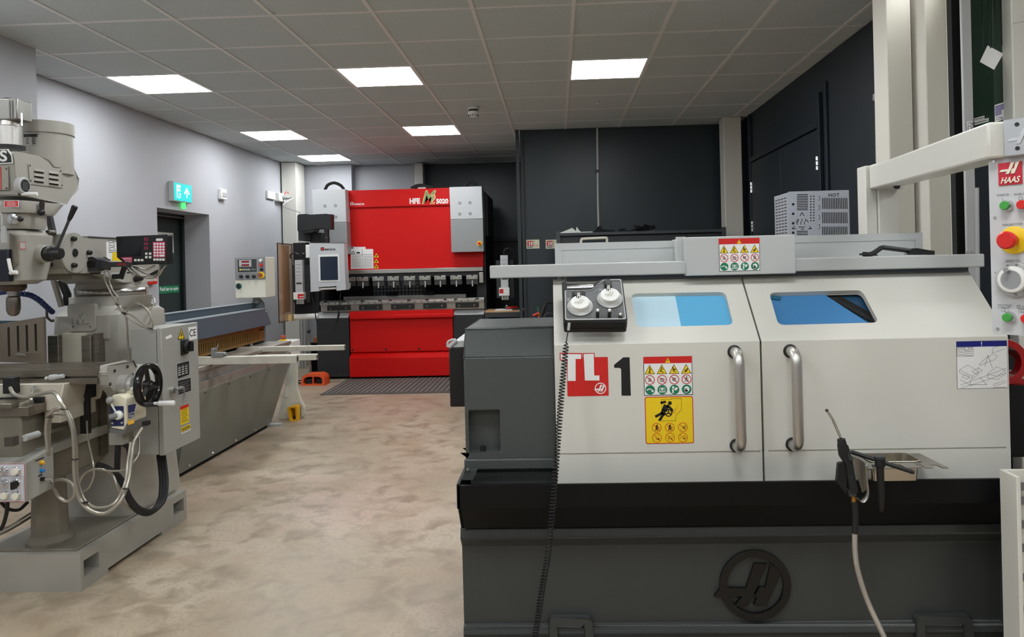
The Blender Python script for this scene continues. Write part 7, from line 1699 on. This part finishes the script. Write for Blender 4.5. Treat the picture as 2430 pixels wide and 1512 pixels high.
q = MB(); q.box(mx0_, mx1_, my0, my1, 0, .008); q.build('backing', mm, MT)
q = MB(); q.plate([rrect(mx0_ - .03, mx1_ + .03, my0 - .03, my1), rrect(mx0_, mx1_, my0, my1 - .001)], FZ(.009), 0, .009); q.build('border', mm, MT)
nr = 30; r0 = None
for k in range(nr):
    x = mx0_ + .03 + (mx1_ - mx0_ - .06) * k / (nr - 1)
    if r0 is None: q = MB(); q.box(x - .012, x + .012, my0 + .01, my1 - .01, .008, .015); r0 = q.build('rib', mr, MT); X0r = x
    else: o = r0.copy(); COL.objects.link(o); o.parent = MT; o.location = (x - X0r, 0, 0)
# angle bench at right
BN = thing('small_bench', 'dark steel angle bench with chipboard top beside press brake', 'bench', atz(1195, 860, 0))
Yv = 8.95; bx0_, bx1_ = at(1150, 745, Yv).x, at(1241, 742, Yv).x; zt4 = at(1195, 741, Yv).z
q = MB(); q.box(bx0_, bx1_, Yv, Yv + .45, zt4, zt4 + .016); q.build('top', wood, BN)
q = MB(); q.box(bx0_, bx1_, Yv - .004, Yv + .004, zt4 - .06, zt4); q.box(bx0_, bx1_, Yv + .44, Yv + .45, zt4 - .06, zt4); q.build('rail', darkgrey, BN)
for (x, y) in ((bx0_, Yv), (bx1_ - .04, Yv), (bx0_, Yv + .41), (bx1_ - .04, Yv + .41)): q = MB(); q.box(x, x + .04, y, y + .006, 0, zt4); q.box(x, x + .006, y, y + .04, 0, zt4); q.build('leg', darkgrey, BN)
q = MB(); q.box(bx0_ + .12, bx1_ - .14, Yv + .04, Yv + .36, zt4 + .0165, zt4 + .022); tag(q.build('paper_sheets', paper), 'white paper sheets on the small bench', 'paper')
CL = thing('bulldog_clip', 'black clip on the paper sheets', 'clip', (bx0_ + .25, Yv + .3, zt4 + .022)); q = MB(); q.box(bx0_ + .22, bx0_ + .28, Yv + .33, Yv + .37, zt4 + .022, zt4 + .045); q.build('jaw', black, CL); q = MB(); q.tube([(bx0_ + .23, Yv + .35, zt4 + .04), (bx0_ + .25, Yv + .35, zt4 + .065), (bx0_ + .27, Yv + .35, zt4 + .04)], .004, 6); q.build('wire', chrome, CL)
RT_ = thing('red_hand_tool', 'red handled cutter lying on the small bench', 'tool', (bx1_ - .1, Yv + .2, zt4 + .016)); q = MB(); q.tube(catmull([(bx1_ - .22, Yv + .30, zt4 + .03), (bx1_ - .16, Yv + .28, zt4 + .04), (bx1_ - .08, Yv + .3, zt4 + .035)]), .014, 8); q.build('handle', redp, RT_); q = MB(); q.box(bx1_ - .13, bx1_ - .05, Yv + .12, Yv + .26, zt4 + .016, zt4 + .03); q.build('blade', darkgrey, RT_)
# fire extinguisher
FE = thing('fire_extinguisher', 'red fire extinguisher with black hose by the partition', 'extinguisher', (at(1285, 800, 8.1).x, 8.1, 0))
Yf_ = 8.1; ex = at(1278, 770, Yf_).x + .02; ztp = at(1280, 762, Yf_).z
q = MB(); q.rev([(.078, .02), (.082, .03), (.082, ztp - .06), (.06, ztp), (.03, ztp + .03), (.025, ztp + .05)], (ex, Yf_, 0), (0, 0, 1), 28); q.build('cylinder', redp, FE)
q = MB(); q.box(ex - .02, ex + .02, Yf_ - .02, Yf_ + .02, ztp + .045, ztp + .085); q.build('valve', brass, FE)
q = MB(); q.tube([(ex - .08, Yf_, ztp + .06), (ex + .01, Yf_, ztp + .1), (ex + .05, Yf_, ztp + .14)], .012, 8); q.build('lever', redp, FE); q = MB(); q.box(ex - .03, ex - .015, Yf_ - .01, Yf_ + .01, ztp + .1, ztp + .16); q.build('safety_pin', mat('pin_green', (30, 120, 80), .4), FE)
q = MB(); q.tube(catmull([(ex, Yf_ - .02, ztp + .09), (ex + .08, Yf_ - .03, ztp + .2), (ex + .17, Yf_ - .02, ztp + .16), (ex + .16, Yf_ - .06, ztp - .02), (ex + .07, Yf_ - .1, ztp - .05)]), .013, 8); q.build('hose', rubber, FE)
q = MB(); q.tube([at(1276, 778, Yf_ - .1), at(1290, 735, Yf_ - .1), at(1296, 722, Yf_ - .1)], [.022, .018, .014], 10); q.build('horn', black, FE)
q = MB(); q.rev([(.079, 0), (.079, .03)], (ex, Yf_, 0), (0, 0, 1), 24); q.build('foot_ring', black, FE)
q = MB(); q.plate([circ((ex + .1, ztp + .02), .07, 20), list(reversed(circ((ex + .1, ztp + .02), .058, 20)))], FY(Yf_ + .06), 0, .01); q.build('wall_hook', chrome, FE)

# storage rack in front of the partition
RKs = thing('storage_rack', 'dark grey steel storage rack behind the lathe', 'rack', (at(1520, 600, 7.6).x, 7.8, 0))
Yr = 7.6; rx0_, rx1_ = at(1320, 560, Yr).x, at(1723, 550, Yr).x; zr = at(1520, 548.5, Yr).z
rk = mat('rack_grey', (62, 65, 70), .45)
q = MB(); q.box(rx0_, rx1_, Yr, Yr + .5, zr - .03, zr); q.build('top_shelf', rk, RKs, bevel=.002)
q = MB(); q.box(rx0_ + .03, rx1_ - .03, Yr - .003, Yr + .004, zr - .025, zr - .004); q.build('top_rail', rk, RKs)
q = MB(); q.box(rx0_ + .01, rx1_ - .01, Yr + .01, Yr + .5, zr - .6, zr - .57); q.build('shelf', rk, RKs)
q = MB(); q.box(rx0_ + .02, rx1_ - .02, Yr + .03, Yr + .05, zr - .57, zr - .04); q.build('rack_back', mat('rack_inner', (44, 47, 52), .5), RKs)
for (x, y) in ((rx0_, Yr), (rx1_ - .04, Yr), (rx0_, Yr + .46), (rx1_ - .04, Yr + .46)): q = MB(); q.box(x, x + .04, y - .006, y + .04, 0, zr + .02); q.build('upright', rk, RKs, bevel=.002)
q = MB(); c0_, c1_ = at(1378, 568, Yr - .05), at(1440, 568, Yr - .05); q.tube(catmull([(c0_.x, Yr - .05, c0_.z - .05), (c0_.x + .01, Yr - .05, c0_.z - .004), (c0_.x + .04, Yr - .05, c0_.z + .004), (c1_.x - .03, Yr - .05, c0_.z + .008), (c1_.x, Yr - .05, c0_.z - .0), (c1_.x, Yr - .05, c0_.z - .05)]), .014, 8)
tag(q.build('white_pull_handle', mat('handle_cream', (220, 216, 200), .4), None), 'cream curved handle poking up before the storage rack', 'handle')
fR = FY(Yr + .12)
c = fR.uvs([(1324, 552), (1358, 541), (1366, 548), (1366, 553)]); zb_ = zr + .0005
PPk = thing('folded_papers', 'crumpled white papers on top of the storage rack', 'paper', at(1370, 553, Yr + .15))
q = MB(); q.plate([[(c[0][0], zb_), (c[3][0], zb_), (c[2][0], c[2][1]), (c[1][0], c[1][1])]], fR, 0, .2); q.build('folded_sheet', paper, PPk)
q = MB(); e = fR.uvs([(1366, 553), (1369, 538), (1374, 546), (1380, 551), (1382, 553)]); q.plate([[(max(p[0], 0), max(p[1], zb_)) for p in e]], fR, -.02, .12); q.build('curled_sheet', paper, PPk)
q = MB(); u0 = fR.uv(1378, 552)[0]; u1 = fR.uv(1406, 552)[0]; q.box(u0, u1, Yr + .1, Yr + .3, zb_, zb_ + .012); q.build('flat_sheet', paper, PPk)
bk = mat('black_cloth', (14, 16, 18), .85)
for nm, lab_, pts in (('black_cloth', 'black cloth bundle near the conduit on the rack', [(1400, 552), (1406, 547), (1412, 538), (1418, 536), (1424, 544), (1440, 546), (1452, 546), (1453, 551)]), ('black_clamp', 'flat black clamp lying on the rack', [(1452, 551), (1456, 545), (1470, 542), (1468, 546), (1478, 548), (1490, 545), (1492, 550)]), ('black_cord_bundle', 'tangled black cord bundle on the rack', [(1496, 550), (1500, 540), (1508, 532), (1516, 536), (1524, 532), (1528, 541), (1540, 540), (1548, 535), (1558, 540), (1556, 547), (1550, 549)])):
    u = fR.uvs(pts); u = [(p[0] + (.03 if nm == 'black_cloth' else .06 if nm == 'black_clamp' else .03), max(p[1], zb_ + .002)) for p in u]; u[0] = (u[0][0], zb_ + .002); u[-1] = (u[-1][0], zb_ + .002)
    q = MB(); q.plate([u], fR, 0, .12)
    if nm == 'black_cord_bundle':
        random.seed(4); pth = [Vector((random.uniform(u[0][0], u[-1][0]), Yr + .1 + random.uniform(-.02, .12), zb_ + random.uniform(.01, .075))) for _ in range(26)]; q = MB(); q.tube(catmull(pth, 5), .009, 6)
    tag(q.build(nm, bk, bevel=.004 if nm != 'black_cord_bundle' else 0), lab_, 'cloth' if nm == 'black_cloth' else 'clamp' if nm == 'black_clamp' else 'cord')

# perforated HOT cabinet
HC = thing('perforated_heater_box', 'silver perforated steel box lettered HOT behind the lathe', 'heater', (1.5, 4.2, 0))
Yh_ = 4.1; fh_ = FY(Yh_); u0, u1, v0, v1 = fh_.rect(1872, 452, 2016, 600)
hm_ = mat('heater_silver', (176, 180, 190), .42, .3); zh_ = at(1940, 453, Yh_).z; zl_ = zh_ - .40
holes = []
def hole_px(x0, y0, x1, y1): a, b_, c_, d_ = fh_.rect(x0, y0, x1, y1); holes.append(list(reversed(rrect(a, b_, c_, d_))))
for g, (ya, yb) in enumerate(((470, 496), (504, 530), (538, 565))):
    for k in range(15): x = 1951 + k * 4.1; hole_px(x, ya, x + 2.1, yb)
for k in range(10): hole_px(1891, 461 + 4.0 * k, 1917, 463 + 4.0 * k)
for k in range(4): hole_px(1891, 548 + 4 * k, 1917, 550 + 4 * k)
for k in range(10):
    for x in (1924, 1931): c = fh_.uv(x, 466 + 6.4 * k); holes.append(list(reversed(circ(c, .0042, 8))))
for k in range(4): c = fh_.uv(1882, 485 + 22.5 * k); holes.append(list(reversed(circ(c, .0075, 12))))
q = MB(); q.plate([[(u0 + .001, zl_), (u1, zl_), (u1, zh_ - .001), (u0 + .001, zh_ - .001)]], fh_, .001, .004); fp3 = q.build('front_sheet', hm_, HC)
q = MB()
for h_ in holes: q.plate([list(reversed(h_))], fh_, .0016)
o = q.build('front_slots', mat('slot_black', (16, 17, 19), .6), fp3, smooth=False); o['kind'] = 'stuff'
# side sheet with slots
yb_ = None
fsd = FXn(u0); Yback = Yh_
import itertools
for t_ in range(200):
    Yback += .01
    r_ = Vector((u0, Yback, zh_)) - EYEV; px = CX + F_PX * r_.dot(RT) / r_.dot(fw)
    if px < 1838: break
sh_ = []
for i in range(4):
    for k in range(16):
        a = -Yback + .02 + (Yback - Yh_ - .04) * i / 4; w_ = (Yback - Yh_ - .04) / 4 - .012; zz = zh_ - .035 - k * .0175
        sh_.append(list(reversed(rrect(a, a + w_, zz, zz + .007))))
q = MB(); q.plate([[(-Yback, zl_), (-Yh_, zl_), (-Yh_, zh_), (-Yback, zh_)]], fsd, 0, .004); ss_ = q.build('side_sheet', hm_, HC)
q = MB()
for h_ in sh_: q.plate([list(reversed(h_))], fsd, .0006)
o = q.build('side_slots', mat('slot_grey', (60, 62, 66), .6), ss_, smooth=False); o['kind'] = 'stuff'
q = MB(); q.box(u0, u1, Yh_, Yback, zh_ - .004, zh_); q.build('top_sheet', hm_, HC)
q = MB(); q.box(u0 + .03, u1 - .03, Yh_ + .04, Yback - .04, zl_, zh_ - .03); q.build('inner_core', mat('heater_core', (30, 31, 34), .5), HC)
q = MB(); q.ptext('HOT', fh_, 1966, 459, 1992, 467, 0.0016, bold=.02, spacing=1.1)
for k in range(3):
    x = 1893 + 8.5 * k; pts = [fh_.uv(x + 2 * math.sin(j * 1.05), 519 + j * 2.4) for j in range(7)]
    for a, b_ in zip(pts, pts[1:]): q.line(fh_, a, b_, .0035, 0.0016)
for seg in (((1898, 513), (1903, 504)), ((1903, 504), (1908, 513)), ((1879, 543), (1886, 537)), ((1879, 543), (1889, 543)), ((1917, 543), (1926, 543)), ((1926, 543), (1920, 537)), ((1895, 539), (1910, 539)), ((1900, 544), (1908, 544)), ((1889, 528), (1893, 521)), ((1918, 528), (1914, 521))):
    q.line(fh_, fh_.uv(*seg[0]), fh_.uv(*seg[1]), .004, 0.0016)
for k in range(4):
    y = 466 + 22.5 * k
    for seg in (((1941, y), (1945, y)), ((1945, y), (1945, y + 9)), ((1945, y + 9), (1941, y + 9))): q.line(fh_, fh_.uv(*seg[0]), fh_.uv(*seg[1]), .0022, 0.0016)
q.build('front_cutouts', blackink, fp3)
q = MB(); q.box(u0 - .02, u1 + .02, Yh_ - .02, Yback + .02, zl_ - .03, zl_); q.build('stand_top', darkgrey, HC)
for (x, y) in ((u0, Yh_), (u1 - .04, Yh_), (u0, Yback - .04), (u1 - .04, Yback - .04)): q = MB(); q.box(x, x + .04, y, y + .04, 0, zl_ - .03); q.build('stand_leg', darkgrey, HC)
q = MB(); q.tube(catmull([(u1, Yh_ + .05, zh_ - .26), (u1 + .03, Yh_ + .05, zh_ - .25), (u1 + .05, Yh_ + .05, zh_ - .3)]), .006, 8); q.build('mains_lead', black, HC)

# small red break glass unit and the orange block
c = atx(355, 668, -2.6)
q = MB(); r = FY(9.3).rect(739, 801, 752, 812)
OB = thing('wall_shelf', 'small black shelf bracket left of press brake', 'shelf', at(745, 815, 9.6)); q = MB(); Yo = 9.6; a0 = at(736, 813, Yo).x; q.box(a0, a0 + .16, Yo, Yo + .25, at(740, 814, Yo).z - .012, at(740, 814, Yo).z); q.build('board', blackm, OB); q = MB(); q.box(a0, a0 + .012, Yo + .02, Yo + .25, 0, at(740, 814, Yo).z - .012); q.build('support', blackm, OB)
q = MB(); q.box(a0 + .04, a0 + .11, Yo + .02, Yo + .1, at(740, 814, Yo).z + .0005, at(740, 802, Yo).z); tag(q.build('orange_block', mat('orange_block', (206, 116, 70), .6)), 'small orange block on the black shelf', 'block')

def depth(o):
    d = 0
    while o.parent is not None: o = o.parent; d += 1
    return d
moved = True
while moved:
    moved = False
    for o in bpy.data.objects:
        if depth(o) > 2:
            o.parent = o.parent.parent; moved = True
for o in bpy.data.objects:
    if '_org' in o: del o['_org']
